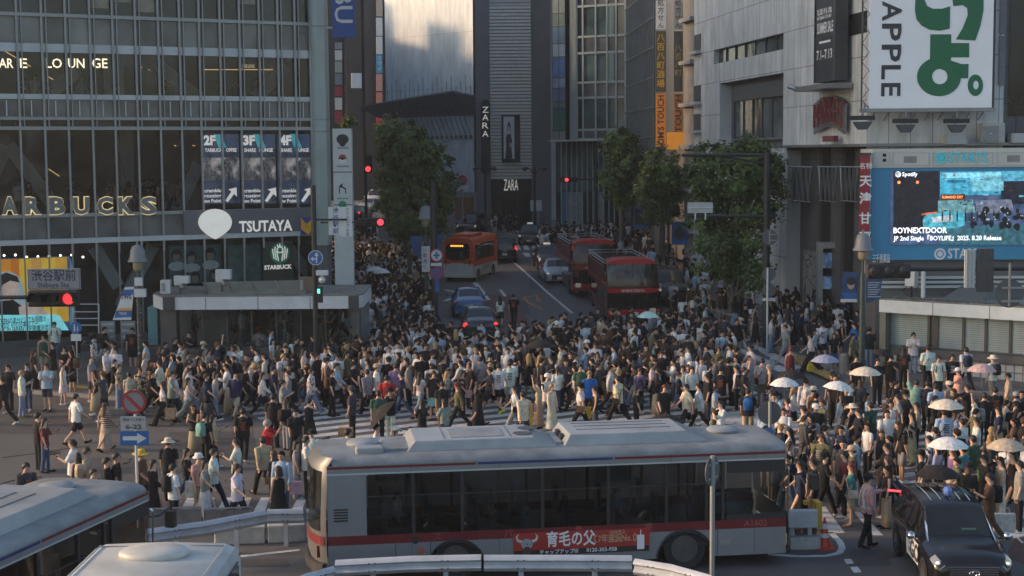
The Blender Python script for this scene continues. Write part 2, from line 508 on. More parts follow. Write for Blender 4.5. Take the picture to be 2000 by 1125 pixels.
def line(pts,w,m=None):
 """a painted line through pixels of the photo, w metres wide"""
 g = [G(x,y).xy for x,y in pts]; o = m if m is not None else mk
 for a,b in zip(g,g[1:]):
  d = (b - a).normalized(); n = Vector((-d.y,d.x)) * w / 2
  s = sheet(ccw([tuple(a + n),tuple(b + n),tuple(b - n),tuple(a - n)]),0.006); o.add(s.v,s.f)
z = MB()
for k in range(5):
 z0 = pq([(1434 + k * 26,682 - k * 7),(1447 + k * 27,680 - k * 7),(1548 + k * 28,724 - k * 5),(1520 + k * 28,726 - k * 5)]); z.add(z0.v,z0.f)
for k in range(7):
 x = 352 + k * 36
 z0 = pq([(x + 14,972),(x + 31,972),(x + 20,1003),(x - 3,1003)],0.006); z.add(z0.v,z0.f)
for q in ([(1601,990),(1612,990),(1650,1041),(1610,1043)],[(1668,1000),(1680,1000),(1725,1046),(1705,1046)],
   [(1640,990),(1652,990),(1668,1012),(1650,1014)],[(1955,1005),(1975,1003),(2010,1045),(1980,1052)],[(1985,1000),(2003,998),(2060,1045),(2035,1050)]):
 z0 = pq(q); z.add(z0.v,z0.f)
for k in range(9):
 x = 965 + k * 17
 z0 = pq([(x + 4,472 + k * .5),(x + 11,472 + k * .5),(x + 19,488),(x + 8,488)]); z.add(z0.v,z0.f)
for k in range(6):
 x = 960 + k * 19
 z0 = pq([(x - 10,456),(x,456),(x + 8,462),(x - 4,462)]); z.add(z0.v,z0.f)
struct(z.build('crosswalk',M_LINE))
line([(985,497),(1022,528),(1068,570),(1118,612)],0.16)
line([(928,552),(953,586)],0.3); line([(870,566),(950,585)],0.25); line([(880,580),(945,570)],0.25); line([(868,588),(930,566)],0.25)
line([(977,566),(987,579)],0.2); line([(1053,492),(1065,502)],0.2)
for q in ([(1020,494),(1034,494),(1036,501),(1028,502)],):
 s_ = pq(q); mk.add(s_.v,s_.f)
line([(1500,1083),(1560,1087),(1615,1086),(1640,1080),(1645,1070),(1640,1058),(1622,1040)],0.16)
for q in ([(1648,1093),(1662,1092),(1668,1101),(1654,1102)],[(1660,1108),(1675,1107),(1683,1118),(1668,1119)],[(470,1085),(585,1073),(585,1076),(470,1089)],[(1950,1015),(1952,1014),(2000,1060),(1996,1062)],
   [(400,1000),(404,1000),(470,1003),(470,1006)]):
 s_ = pq(q,0.007); mk.add(s_.v,s_.f)
struct(mk.build('road_markings',M_LINE))
rm = MB(); s_ = pq([(935,575),(1000,575),(1040,640),(945,640)],0.004); rm.add(s_.v,s_.f)
s_ = pq([(1985,1050),(2100,1050),(2100,1130),(1960,1090)],0.004); rm.add(s_.v,s_.f)
struct(rm.build('red_road_surface',M_REDR))
pm = MB(); prng = random.Random(8)
for x,y,w_,h_ in ((120,830,120,18),(420,870,90,26),(230,905,60,10),(560,840,40,30),(1700,1090,40,16),(520,1100,50,8),(1060,545,24,20),(640,815,60,6),(1005,600,30,12),(60,800,50,8)):
 s_ = pq([(x - w_,y - h_),(x + w_ * .8,y - h_ * 1.1),(x + w_,y + h_),(x - w_ * 1.1,y + h_)],.003); pm.add(s_.v,s_.f)
struct(pm.build('road_patch',mat('asphalt_patch',(.055,.053,.052),.85,var=.35,scale=1.2)))
cm = MB()
for k in range(26):
 x,y = prng.uniform(0,700),prng.uniform(790,960); a = G(x,y); d = Vector((prng.uniform(-1,1),prng.uniform(-1,1),0)); P = [a + Vector((0,0,.006))]
 for j in range(5): P.append(P[-1] + d * .5 + Vector((prng.uniform(-.2,.2),prng.uniform(-.2,.2),0)))
 cm.tube([p for p in P if p.y < 47],.010,3) if all(p.y < 47 for p in P) else None
struct(cm.build('road_cracks',mat('crack_dark',(.018,.018,.018),.9)))
for x,y,lab in ((330,862,'round iron manhole cover on the open asphalt'),(95,885,'iron manhole cover near the left bus front'),(1735,1082,'iron manhole cover between the cone and taxi'),(1020,585,'iron manhole cover in the far bus lane')):
 g = G(x,y); o = MB(); o.loft([[g + Vector((.33 * q * math.cos(k * PI / 12),.33 * q * math.sin(k * PI / 12),z_)) for k in range(24)] for q,z_ in ((1,.002),(1,.012),(.88,.013),(.87,.008),(.05,.009))]); tag(o.build('manhole_cover',mat('cast_iron',(.055,.05,.047),.5,.5,var=.4,scale=12),None,loc=g),lab,'manhole cover')
om = MB(); line([(1060,605),(1030,590),(1024,580),(1052,577)],0.22,om); s_ = pq([(1045,573),(1060,590),(1048,588)],0.008); om.add(s_.v,s_.f)
struct(om.build('road_markings',M_ORL))
ym = MB()
for q in ([(1515,683),(1526,680),(1600,725),(1640,740),(1630,752),(1575,728)],[(1745,756),(1760,752),(1800,772),(1785,778)],[(120,757),(180,762),(300,757),(300,762),(180,768),(120,762)]):
 s_ = pq(q,0.137); ym.add(s_.v,s_.f)
struct(ym.build('tactile_paving',M_YEL))
# shared building materials
M_ALU = mat('mullion_metal',(0.25,0.255,0.255),0.4,0.6,var=0.15,scale=1.2)
M_ALUL = mat('pale_metal',(0.44,0.46,0.46),0.5,0.2,var=0.15,scale=0.8)
M_ALUD = mat('dark_metal',(0.06,0.063,0.068),0.5,0.3,var=0.2,scale=1.5)
M_GL = mat_glass('shop_glass',tint=(.62,.62,.60),see=0.6,spec=.9,body=(.030,.028,.026))
M_GLC = mat_glass('clear_glass',tint=(0.72,0.78,0.78),see=0.72)
M_GP = mat_pane('spandrel_glass',(0.125,0.130,0.126),rough=0.15,var=0.25)
M_GD = mat_pane('dark_window',(0.018,0.021,0.022),var=0.5)
M_GG = mat_pane('green_window',(0.075,0.115,0.105),var=0.3)
M_BLACK = mat('matt_black',(0.012,0.012,0.013),0.6,var=0.2)
M_INT = mat('interior_wall',(0.10,0.088,0.08),0.9,var=0.5,scale=0.6)
M_SLAB = mat('interior_slab',(0.10,0.095,0.09),0.9,var=0.2)
M_BRACE = mat('steel_brace',(0.42,0.41,0.40),0.6,var=0.12)
M_WHITE = mat('white_paint',(0.72,0.72,0.70),0.5,var=0.1,scale=2)
M_SIGNW = mat('lit_sign_white',(0.7,0.7,0.64),0.5,var=0.05,emit=0.16,ecol=(1,0.95,0.82))
M_WARM = mat('warm_lamp',(0.8,0.5,0.2),0.5,emit=.7,ecol=(1,0.62,0.25))
M_LETT = mat('lit_lettering',(0.8,0.7,0.5),0.5,emit=0.55,ecol=(1,0.84,0.55))
M_GOLD = mat('letter_edge',(0.6,0.45,0.2),0.5,emit=0.3,ecol=(1,0.75,0.35))
M_LGREY = mat('letter_face',(0.16,0.17,0.16),0.5)
M_DKGREY = mat('dark_grey_panel',(0.12,0.122,0.13),0.6,var=0.15,scale=0.7)
M_STONE = mat('dark_stone',(0.075,0.072,0.07),0.5,var=0.25,scale=1.5)
# the glass corner block on the left
QF = Fr((-22.4,64.2),(-8.75,71.3))
QL = QF.L
qz = lambda y: QF.px(0,y)[1]
qb = thing('glass_building','glass fronted commercial block with long gridded facade and cafe signs above the left kiosk','building',QF.P(0,gz(64)))
GZ0 = gz(65)
S0 = -2.6
sx = [QF.px(x,372)[0] for x in (-55,-6,43,91,137,184,228,272,316,357,395,435,473,511,547,580,609)]
SE = sx[-1]
mull = []
for s in sx:
 m = MB(); QF.box(m,s - .045,s + .045,4.9,22,0.02,0.16); m.build('mullion',M_ALU,qb)
 m = MB(); QF.box(m,s - .03,s + .03,GZ0 + .7,4.9,0.02,0.10); m.build('mullion',M_ALU,qb)
 if s < SE - .1:
  m = MB(); QF.box(m,s + .17,s + .22,10.4,22,0.02,0.12); m.build('mullion',M_ALU,qb)
Z = {y: qz(y) for y in (-40,23,30,83,100,183,193,228,234,247,254,420,427,470,480,690)}
bars = [(Z[30],Z[23],M_ALU,.14),(Z[100],Z[83],M_ALUL,.06),(Z[193],Z[183],M_ALUL,.10),(Z[234],Z[228],M_ALU,.14),(Z[254],Z[247],M_ALU,.17),(Z[427],Z[420],M_ALU,.12),(Z[480],Z[470],M_ALUL,.2)]
for z0,z1,m_,d in bars:
 m = MB(); QF.box(m,S0,SE,z0,z1,0.01,d); m.build('transom',m_,qb)
bands = [(Z[83],Z[30],M_GP,'spandrel'),(Z[183],Z[100],M_GL,'window'),(Z[228],Z[193],M_GP,'spandrel'),(Z[247],Z[234],M_GD,'vent_window'),
   (Z[420],Z[254],M_GL,'window'),(Z[470],Z[427],M_GP,'spandrel'),(Z[23],19.0,M_GD,'window'),(19.0,22.0,M_GP,'spandrel')]
for z0,z1,m_,nm in bands:
 for i in range(len(sx) - 1):
  if sx[i + 1] < QF.px(-60,300)[0]: continue
  m = MB(); QF.quad(m,sx[i],sx[i + 1],z0 + .002,z1 - .002,0.0)
  o = m.build(nm,m_,qb)
for i in range(len(sx) - 1):      # short pale fins in the band under the second storey
 sm = (sx[i] + sx[i + 1]) / 2
 m = MB(); QF.box(m,sm - .025,sm + .025,Z[228] + .03,Z[193] - .05,0.005,0.07); m.build('fin',M_ALUL,qb)
for i in range(len(sx) - 1):
 m = MB(); QF.quad(m,sx[i],sx[i + 1],GZ0 + .75,Z[480] - .002,0.0); m.build('window',M_GLC,qb)
m = MB(); QF.box(m,S0,SE + 1,GZ0 - .3,GZ0 + .42,-.2,.5); QF.box(m,S0,SE + 1,GZ0 + .42,GZ0 + .75,-.2,.12); m.build('plinth',M_STONE,qb)
m = MB(); QF.quad(m,S0,SE + 1.2,GZ0,22,-5.0); m.build('interior_wall',M_INT,qb)
for z0,z1,d0 in ((Z[480],Z[427],-4.9),(Z[254],Z[193],-4.9),(Z[83],Z[23],-4.9),(21.2,22,-4.9)):
 m = MB(); QF.box(m,S0,SE,z0 + .05,z1 - .05,d0,-.08); m.build('floor_slab',M_SLAB,qb)
def brace(p,q,w=.3,d=-1.0):
 a,b = QF.px(*p,d),QF.px(*q,d)
 A,B = QF.P(a[0],a[1],d),QF.P(b[0],b[1],d)
 t = (B - A).normalized(); nn = t.cross(QF.n) * w
 m = MB(); m.loft([[A - nn,A - nn - QF.n * .3,A + nn - QF.n * .3,A + nn],[B - nn,B - nn - QF.n * .3,B + nn - QF.n * .3,B + nn]])
 m.build('brace',M_BRACE,qb)
brace((18,285),(120,420)); brace((12,285),(-40,400)); brace((300,120),(390,192)); brace((150,140),(80,192)); brace((560,130),(500,192)); brace((388,320),(345,415))
brace((185,482),(232,560),.28); brace((560,480),(608,540),.28); brace((300,480),(235,600),.28); brace((225,255),(262,255 + 150),.05)
m = MB(); a = QF.px(248,300,-1.2); QF.box(m,a[0] - .3,a[0] + .3,Z[427],Z[254],-1.6,-1.2); m.build('column',M_BRACE,qb)
m = MB(); a = QF.px(222,140,-1.2); QF.box(m,a[0] - .45,a[0] + .45,Z[193],Z[83],-1.6,-1.2); m.build('column',M_BRACE,qb)
for (p,q) in (((10,100),(60,130)),((95,150),(108,158)),((18,290),(36,302)),((95,330),(116,344)),((395,136),(545,136)),((340,284),(344,285)),((376,284),(381,285)),((275,131),(278,132)),((290,136),(293,137))):
 d = -2.0; a,b = QF.px(*p,d),QF.px(*q,d)
 m = MB(); m.tube([QF.P(*a,d),QF.P(*b,d)],.022,5); m.build('lamp_strip',M_WARM,qb)
for x in range(8,170,22):
 a = QF.px(x,498 + (x * 7 % 5),-1.5); m = MB(); m.sphere(QF.P(*a,-1.5),.055,8,5); m.build('downlight',mat('downlight',(.9,.85,.7),.5,emit=3,ecol=(1,.9,.7)),qb)
rnd = random.Random(5)
for k in range(9):       # pale roller blinds and stock behind the top-storey panes
 i = rnd.randrange(len(sx) - 1)
 m = MB(); QF.quad(m,sx[i] + .1,sx[i + 1] - .1,Z[23] + .2 + rnd.random(),19.0,.006); m.build('blind',mat('pale_blind',(.26,.235,.17),.8,var=.3),qb)
cs = [(SE + .05,0.05),(SE + .35,.16),(SE + .75,.1),(SE + 1.05,-.2),(SE + 1.2,-.6),(SE + 1.2,-12),(SE + .05,-12)]
Mq = QF.M()
m.loft([[Mq @ Vector((s,z_,d)) for s,d in cs] for z_ in (4.9,22)]); m.build('corner_column',mat('green_grey_cladding',(.30,.35,.335),.35,.2,var=.2,scale=.7),qb)
m = MB(); m.loft([[Mq @ Vector((s,z_,d - .1)) for s,d in cs] for z_ in (GZ0,4.9)]); m.build('corner_base',M_DKGREY,qb)
for y in (-30,52,235,258):
 zz = QF.px(615,y)[1]
 m = MB(); m.loft([[Mq @ Vector((s,z_,d + (.03 if d > -1 else 0))) for s,d in cs[:5]] + [Mq @ Vector((SE + .05,z_,-.6))] for z_ in (zz,zz + .07)]); m.build('corner_joint',M_ALU,qb)
m = MB(); QF.box(m,S0 - 12,SE + .05,22,31,-30,-.1); m.build('upper_storeys',M_GP,qb)
m = MB(); QF.box(m,S0 - 12,S0,GZ0 - .3,22,-30,-.02); QF.box(m,S0,SE + .05,GZ0 - .3,22,-30,-5.05); m.build('rear_block',M_DKGREY,qb)
def sign_letters(parent,body,x0,x1,ybase,ytop,F,d,m_,bold=.02,name='lettering',edge=None,ext=.0):
 """lettering that spans the pixels x0..x1 on a wall"""
 a,b = F.px(x0,(ybase + ytop) / 2,d),F.px(x1,(ybase + ytop) / 2,d)
 zb,zt = F.px((x0 + x1) / 2,ybase,d)[1],F.px((x0 + x1) / 2,ytop,d)[1]
 size = (zt - zb) / .72
 mb = letters(MB(),body,size,F.M((a[0] + b[0]) / 2,(zb + zt) / 2,d),bold,ext,width=b[0] - a[0])
 o = mb.build(name,m_,parent)
 if edge:
  letters(MB(),body,size,F.M((a[0] + b[0]) / 2,(zb + zt) / 2,d - .012),bold + .035,0,width=(b[0] - a[0]) * 1.012).build(name + '_outline',edge,parent)
 return o
cs_ = thing('illuminated_sign','big outlined letters A R B U C K S spread behind the second storey glass','sign',QF.P(2,Z[427],.1))
for ch,x in zip('ARBUCKS',(20,66,113,160,206,248,292)):
 sign_letters(cs_,ch,x - 17,x + 15,419,388,QF,.20,M_LGREY,.05,'letter',M_GOLD)
ls = thing('illuminated_sign','warm white letters A R E LO UN GE along the third storey windows','sign',QF.P(2,Z[183],.1))
for body,x0,x1 in (('AR',-2,26),('E',39,53),('LO',90,121),('UN',133,165),('GE',180,210)):
 sign_letters(ls,body,x0,x1,134,115,QF,.03,M_LETT,.01,'letter')
sl_ = sign_letters(None,'SHARE LOUNGE',473,497,133,126,QF,-1.5,M_LETT,.01,'illuminated_sign')
tag(sl_,'tiny warm letters SHARE LOUNGE inside the third storey','sign')
fb = thing('shop_fascia','dark grey fascia with round bubble emblem and pale TSUTAYA letters','sign',QF.P(9,5.4,.2))
a0,a1 = QF.px(357,440)[0],QF.px(612,440)[0]
m = MB(); QF.box(m,a0,a1,Z[470] + .02,Z[420] - .02,.17,.24); m.build('backing_panel',M_DKGREY,fb)
sign_letters(fb,'TSUTAYA',467,571,453,432,QF,.27,M_SIGNW,.03)
bub = []
for k in range(28):
 t = 2 * PI * k / 28
 x,y = 419.5 + 32 * math.sin(t),434 - 26 * math.cos(t)
 if y > 440:
  f_ = (y - 440) / 20; x = 419.5 + (x - 419.5) * (1 - .62 * f_ * f_ if f_ < 1 else .38); y = 440 + (y - 440) * 1.35
 bub.append(QF.px(x,y,.3))
m = MB(); m.prism(bub[::-1],.25,.42,QF.M()); m.build('bubble_emblem',M_SIGNW,fb)
ey = thing('shop_emblem','square blue sign with a yellow check mark at the fascia end','sign',QF.P(a1,5.4,.2))
a,b = QF.px(588,459,.3),QF.px(611,424,.3)
m = MB(); QF.box(m,a[0],b[0],a[1],b[1],.25,.3); m.build('panel',mat('sign_blue',(.02,.05,.22),.4),ey)
pts = [QF.px(x,y,.32) for x,y in ((588,425),(599,438),(611,427),(611,448),(602,459),(588,447))]
m = MB(); m.prism(pts[::-1],.302,.32,QF.M()); m.build('check_mark',mat('sign_yellow',(.65,.32,.02),.4),ey)
M_SCRD = mat('screen_dark',(.02,.03,.05),.3,var=.8,scale=2,emit=.2,ecol=(.12,.2,.42))
def mat_crowdscreen():
 m,t,p = _base('city_screen'); N,L = t.nodes,t.links
 tc = N.new('ShaderNodeTexCoord'); v = N.new('ShaderNodeTexVoronoi'); v.inputs['Scale'].default_value = 16
 L.new(tc.outputs['Object'],v.inputs['Vector'])
 n = N.new('ShaderNodeTexNoise'); n.inputs['Scale'].default_value = 1.3; L.new(tc.outputs['Object'],n.inputs['Vector'])
 cr = N.new('ShaderNodeValToRGB'); e = cr.color_ramp.elements
 e[0].position = .40; e[0].color = (.015,.025,.05,1); e[1].position = .62; e[1].color = (.75,.72,.78,1)
 e2 = e.new(.5); e2.color = (.10,.12,.17,1)
 L.new(n.outputs['Fac'],cr.inputs[0])
 m1 = N.new('ShaderNodeMix'); m1.data_type = 'RGBA'; m1.inputs[0].default_value = .4
 L.new(cr.outputs[0],m1.inputs[6]); rv = N.new('ShaderNodeMapRange'); rv.inputs[1].default_value,rv.inputs[2].default_value,rv.inputs[3].default_value,rv.inputs[4].default_value = .15,.55,.75,.0; L.new(v.outputs['Distance'],rv.inputs[0]); L.new(rv.outputs[0],m1.inputs[7])
 p.inputs['Base Color'].default_value = (.01,.01,.01,1); p.inputs['Roughness'].default_value = .25
 L.new(m1.outputs[2],p.inputs['Emission Color']); p.inputs['Emission Strength'].default_value = .6
 return m
M_CITY = mat_crowdscreen()
M_SCRW = mat('screen_white',(.8,.8,.8),.4,emit=.6,ecol=(.95,.97,1))
M_CYAN = mat('screen_cyan',(.1,.4,.5),.4,emit=.35,ecol=(.12,.75,.95))
for (xa,xb,num,lab,cap) in ((397,466,'2F','TARBUCKS  OFFEE','floor screen showing 2F and a crowded street picture'),(474,537,'3F','  SHARE   OUNGE','floor screen showing 3F with pale street picture'),(545,607,'4F','  SHARE   OUNGE','floor screen showing 4F nearest the corner column')):
 d = -.25
 a,b = QF.px(xa,400,d),QF.px(xb,262,d); zb = QF.px((xa + xb) / 2,398,d)[1]; zt = QF.px((xa + xb) / 2,262,d)[1]
 sc = thing('display_screen',cap,'screen',QF.P(a[0],zb,d),group='floor guide screens')
 m = MB(); QF.box(m,a[0],b[0],zb,zt,d - .08,d); m.build('casing',M_SCRD,sc)
 zc0,zc1 = QF.px(xa,352,d)[1],QF.px(xa,308,d)[1]
 m = MB(); QF.quad(m,a[0] + .01,b[0] - .01,zc0,zc1,d + .012); m.build('picture',M_CITY,sc)
 sign_letters(sc,num,xa + 1,xa + 24,284,266,QF,d + .012,M_SCRW,.05)
 sign_letters(sc,lab.strip(),xa + 3,xb - 4,297,290,QF,d + .012,M_SCRW,.03)
 for k,wd in enumerate(('cramble','rossing','ew Point')):
  sign_letters(sc,wd,xa + 2,xa + 35,376 + k * 10,369 + k * 10,QF,d + .012,M_SCRW,.03)
 pa = [QF.px(x,y,d + .014) for x,y in ((xa + 43,392),(xa + 55,374),(xa + 49,370),(xa + 65,366),(xa + 66,384),(xa + 60,379),(xa + 48,395))]
 m = MB(); m.add([QF.P(s,z_,d + .014) for s,z_ in pa],[tuple(range(len(pa)))]); m.build('arrow',M_SCRW,sc)
 m = MB(); m.add([QF.P(*QF.px(x,y,d + .008),d + .008) for x,y in ((xa + 20,262),(xa + 34,262),(xa + 45,288),(xa + 30,288))],[(3,2,1,0)]); m.build('light_streak',M_CYAN,sc)
cf = thing('shop_sign','black panel with round white and green emblem and STARBUCK letters','sign',QF.P(12,3,.2))
a,b = QF.px(514,556,.1),QF.px(571,470,.1)
m = MB(); QF.box(m,a[0],b[0],a[1],b[1],.05,.12); m.build('backing_panel',mat('sign_black_green',(.008,.016,.012),.4),cf)
sign_letters(cf,'STARBUCK',516,570,526,518,QF,.14,M_SIGNW,.04)
c = QF.px(547,495,.14); r = QF.px(566,495,.14)[0] - c[0]
Mc = QF.M(c[0],c[1],.125)
m = MB(); m.add([Mc @ Vector((r * math.cos(k * PI / 16),r * math.sin(k * PI / 16),0)) for k in range(32)],[tuple(range(32))]); m.build('emblem_disc',mat('emblem_green',(.005,.16,.09),.5,emit=.05),cf)
em = MB()
for sgn in (-1,1):
 for j in range(3):
  pts = [Vector((sgn * r * (.25 + .22 * j + .06 * math.sin(t * 5)),r * (.55 - 1.3 * t + .12 * j),.012)) for t in [q / 8 for q in range(9)]]
  pts = [p for p in pts if p.length < r * .95]
  if len(pts) > 1: em.tube([Mc @ p for p in pts],r * .055,4)
em.tube([Mc @ Vector((r * .3 * math.cos(t),r * .35 + r * .28 * math.sin(t),.012)) for t in [k * PI / 6 for k in range(13)]],r * .06,4)
for k in (-1,0,1): em.tube([Mc @ Vector((k * r * .2,r * .66,.012)),Mc @ Vector((k * r * .26,r * (1.02 - .08 * abs(k)),.012))],[r * .09,r * .02],4)
em.build('emblem_lines',M_SIGNW,cf)
M_POST = mat('teal_poster',(.10,.17,.17),.6,var=.5,scale=1.0)
po = thing('poster','teal window poster of five youthful faces beside the coffee sign','poster',QF.P(7,1.5,-.1))
a,b = QF.px(332,556,-.1),QF.px(432,477,-.1)
m = MB(); QF.box(m,a[0],b[0],a[1],b[1],-.14,-.1); m.build('sheet',M_POST,po)
M_PF,M_PH = mat('poster_skin',(.40,.29,.23),.7),mat('poster_hair',(.035,.028,.026),.8)
for k,(x,y,rr) in enumerate(((345,500,10),(374,503,10),(411,497,10),(381,542,10),(419,536,9))):
 q = QF.px(x,y,-.09); k_ = (QF.px(x + rr,y,-.09)[0] - q[0])
 for (dx,dy,rx,ry,mm,dd) in ((0,.15,1.05,1.2,M_PH,-.096),(0,-.2,.72,.95,M_PF,-.092),(0,.75,.85,.45,M_PH,-.089),(0,-2.0,1.7,.9,M_WHITE,-.094)):
  if q[1] + k_ * (dy - ry) < a[1]: continue
  m = MB(); m.add([QF.P(q[0] + k_ * (dx + rx * math.cos(t)),q[1] + k_ * (dy + ry * math.sin(t)),dd) for t in [j * PI / 8 for j in range(16)]],[tuple(range(16))]); m.build('face' if mm is M_PF else 'hair' if mm is M_PH else 'shirt',mm,po)
m = MB(); a,b = QF.px(446,556,-.1),QF.px(511,477,-.1); QF.box(m,a[0],b[0],a[1],b[1],-.14,-.1)
tag(m.build('poster',mat('aqua_poster',(.09,.18,.17),.6,var=.7,scale=1.6)),'faded aqua window poster between faces poster and coffee sign','poster')
bs = thing('video_screen','large street level video screen with hooded figure, orange bars and cyan caption','screen',QF.P(1,1,-.3))
d = -.3
a,b = QF.px(-60,648,d),QF.px(137,505,d); za,zb = QF.px(40,646,d)[1],QF.px(40,504,d)[1]
m = MB(); QF.box(m,a[0],b[0],za,zb,d - .1,d); m.build('casing',M_SCRD,bs)
cols = [((.9,.35,.05),0,22),((.75,.22,.03),22,38),((.9,.55,.05),38,62),((.8,.4,.1),62,82),((.95,.6,.08),82,108),((.85,.45,.05),108,132),((.7,.55,.4),-60,0)]
for k,(cc,x0,x1) in enumerate(cols):
 s0,s1 = QF.px(x0,540,d)[0],QF.px(x1,540,d)[0]
 m = MB(); QF.quad(m,s0,s1,za + .3,zb - .03,d + .004); m.build('colour_bar',mat('screen_bar_%s' % 'abcdefg'[k],cc,.4,emit=.32,ecol=cc),bs)
def scr_poly(pts,dd,mm,nm,par=bs,FF=QF,dq=None):
 m = MB(); dq = d if dq is None else dq
 m.add([FF.P(*FF.px(x,y,dq + dd),dq + dd) for x,y in pts],[tuple(reversed(range(len(pts))))]); return m.build(nm,mm,par)
ell = lambda x,y,rx,ry,n=20,a0=0,a1=2 * PI: [(x + rx * math.cos(a0 + (a1 - a0) * k / n),y + ry * math.sin(a0 + (a1 - a0) * k / n)) for k in range(n)]
S_ = lambda n,c,e=.3: mat('screen_' + n,c,.4,emit=e,ecol=c,var=.3,scale=2)
scr_poly([(-30,600),(-25,560),(0,532),(20,530),(38,540),(46,562),(48,580),(75,596),(98,616),(90,646),(-60,646)],.008,S_('hood',(.45,.55,.62)),'hooded_jacket')
scr_poly([(-20,646),(-10,590),(25,585),(60,610),(80,646)],.012,S_('black',(.02,.02,.025),.1),'dark_coat')
scr_poly(ell(16,562,21,25),.014,S_('skin',(.75,.55,.48)),'face')
scr_poly([(-10,566),(-8,542),(12,532),(34,540),(38,552),(20,548),(6,556),(-2,572)],.018,S_('hair',(.05,.04,.045),.1),'hair')
scr_poly([(36,600),(60,592),(98,612),(92,622),(60,616),(40,626)],.018,S_('skin',(.75,.55,.48)),'arm')
scr_poly([(-60,615),(115,615),(135,645),(-60,647)],.022,S_('aqua',(.25,.78,.85),.5),'caption_panel')
for k,(tx,x0,x1) in enumerate((('TEENの弟分としても話題の',0,90),('WSが 初の日本ツアー',0,74),("US' IN JAPAN」を開催決定！",0,98))):
 yy = 626 + k * 8.5
 q0,q1 = QF.px(x0,yy,d + .026),QF.px(x1,yy,d + .026)
 letters(MB(),tx,.30,QF.M((q0[0] + q1[0]) / 2,(q0[1] + q1[1]) / 2,d + .026),.01,width=q1[0] - q0[0]).build('caption',S_('ink',(.01,.03,.06),.02),bs)
scr_poly([(137,505),(138,470 + 35),(150,560),(142,640),(137,646)],.01,S_('blue',(.2,.45,.65),.2),'edge_panel')
# the white panelled department block on the right
M1 = Fr((11.45,93.4),(15.5,65.0))
M2 = Fr((15.5,65.0),u=(1,-0.02))
M_WPAN = mat_panel('white_cladding',(0.60,0.605,0.585),0.95,1.9,line=0.018,off=0.0,dark=0.3,rough=0.55,var=0.05,grime=0.35)
mb_ = thing('white_building','pale panelled department building with giant green billboard on the right side of the road','building',M1.P(M1.L,gz(65)))
def hole(F,x0,y0,x1,y1):
 """the s, z box under a pixel rectangle whose bottom edge is measured at its right end"""
 s0,s1 = F.px(x0,y1)[0],F.px(x1,y1)[0]
 zt = F.px(x1,y0)[1]; zb = F.px(x1,y1)[1]
 return (s0,s1,zb,zt)
h1 = hole(M1,1406,142,1529,290)
h2 = hole(M1,1394,64,1530,96)
h3 = (M1.px(1538,400)[0],M1.L - .05,gz(68),M1.px(1640,286)[1])
m = M1.wall(MB(),0,M1.L,.3,26,[h1,h2,h3],.7); m.build('side_wall',M_WPAN,mb_)
m = MB(); M1.quad(m,h1[0],h1[1],h1[2],h1[3],-.7); m.build('recess',M_DKGREY,mb_)
zr = h1[3] - .9
m = MB(); M1.box(m,h1[0] + .9,h1[1],h1[3] - 1.1,h1[3] - .25,-.7,-.42); m.build('recess_lintel',mat_panel('grey_cladding',(.2,.205,.21),1.2,3,line=.02,off=0,rough=.4),mb_)
ws = h1[0] + 1.0; nw = 6
M_REFL = mat_pane('street_window',(0.085,0.105,0.10),rough=.05,var=.5)
for k in range(nw):
 a,b = ws + (h1[1] - ws) * k / nw,ws + (h1[1] - ws) * (k + 1) / nw
 m = MB(); M1.quad(m,a + .03,b - .03,h1[2] + .6,h1[3] - 1.12,-.62); wn = m.build('window',M_REFL,mb_)
 m = MB(); M1.box(m,a - .03,a + .03,h1[2] + .6,h1[3] - 1.12,-.66,-.55); m.build('mullion',M_ALUD,mb_)
m = MB(); M1.box(m,ws,h1[1],h1[2] + .48,h1[2] + .6,-.68,-.45); m.build('sill',M_ALU,mb_)
m = MB(); M1.quad(m,h2[0],h2[1],h2[2],h2[3],-.7); m.build('recess',M_DKGREY,mb_)
for k in range(7):
 a,b = h2[0] + (h2[1] - h2[0]) * k / 7,h2[0] + (h2[1] - h2[0]) * (k + 1) / 7
 m = MB(); M1.quad(m,a + .04,b - .04,h2[2] + .05,h2[3] - .05,-.3); m.build('window',M_REFL,mb_)
 m = MB(); M1.box(m,b - .04,b + .04,h2[2] + .01,h2[3] - .01,-.34,-.22); m.build('mullion',M_ALUD,mb_)
S2 = M2.px(1960,200)[0]
h4 = hole(M2,1661,20,1693,62)
zl = M2.px(1800,286)[1]
m = M2.wall(MB(),0,S2,.3,26); m.build('front_wall',M_WPAN,mb_)
m = MB(); M1.box(m,M1.px(1659,40)[0],M1.px(1694,40)[0],M1.px(1680,66)[1],M1.px(1680,24)[1],.004,.03); m.build('window',M_GD,mb_)
M_DPAN = mat_panel('dark_cladding',(0.085,0.088,0.095),1.1,1.6,line=.03,off=0,dark=.35,rough=.35)
m = M2.wall(MB(),S2,S2 + 16,.3,26,d=-.5); m.build('dark_return',M_DPAN,mb_)
for k in range(6):
 m = MB(); M2.box(m,S2 - .25 + k * .003,S2 + .02,12 + k * 2.2,14.1 + k * 2.2,-.5,.08); m.build('edge_panel',mat('edge_grey',(.16,.165,.175),.5),mb_)
for k in range(5):
 a = S2 + .35 + k * .9
 m = MB(); M2.quad(m,a,a + .8,zl + 1.3,26,-.46); m.build('window',mat_pane('night_window',(.012,.013,.015)),mb_)
m = MB(); M1.box(m,0,M1.L,26,26.6,-14,.1); m.build('roof',M_DKGREY,mb_)
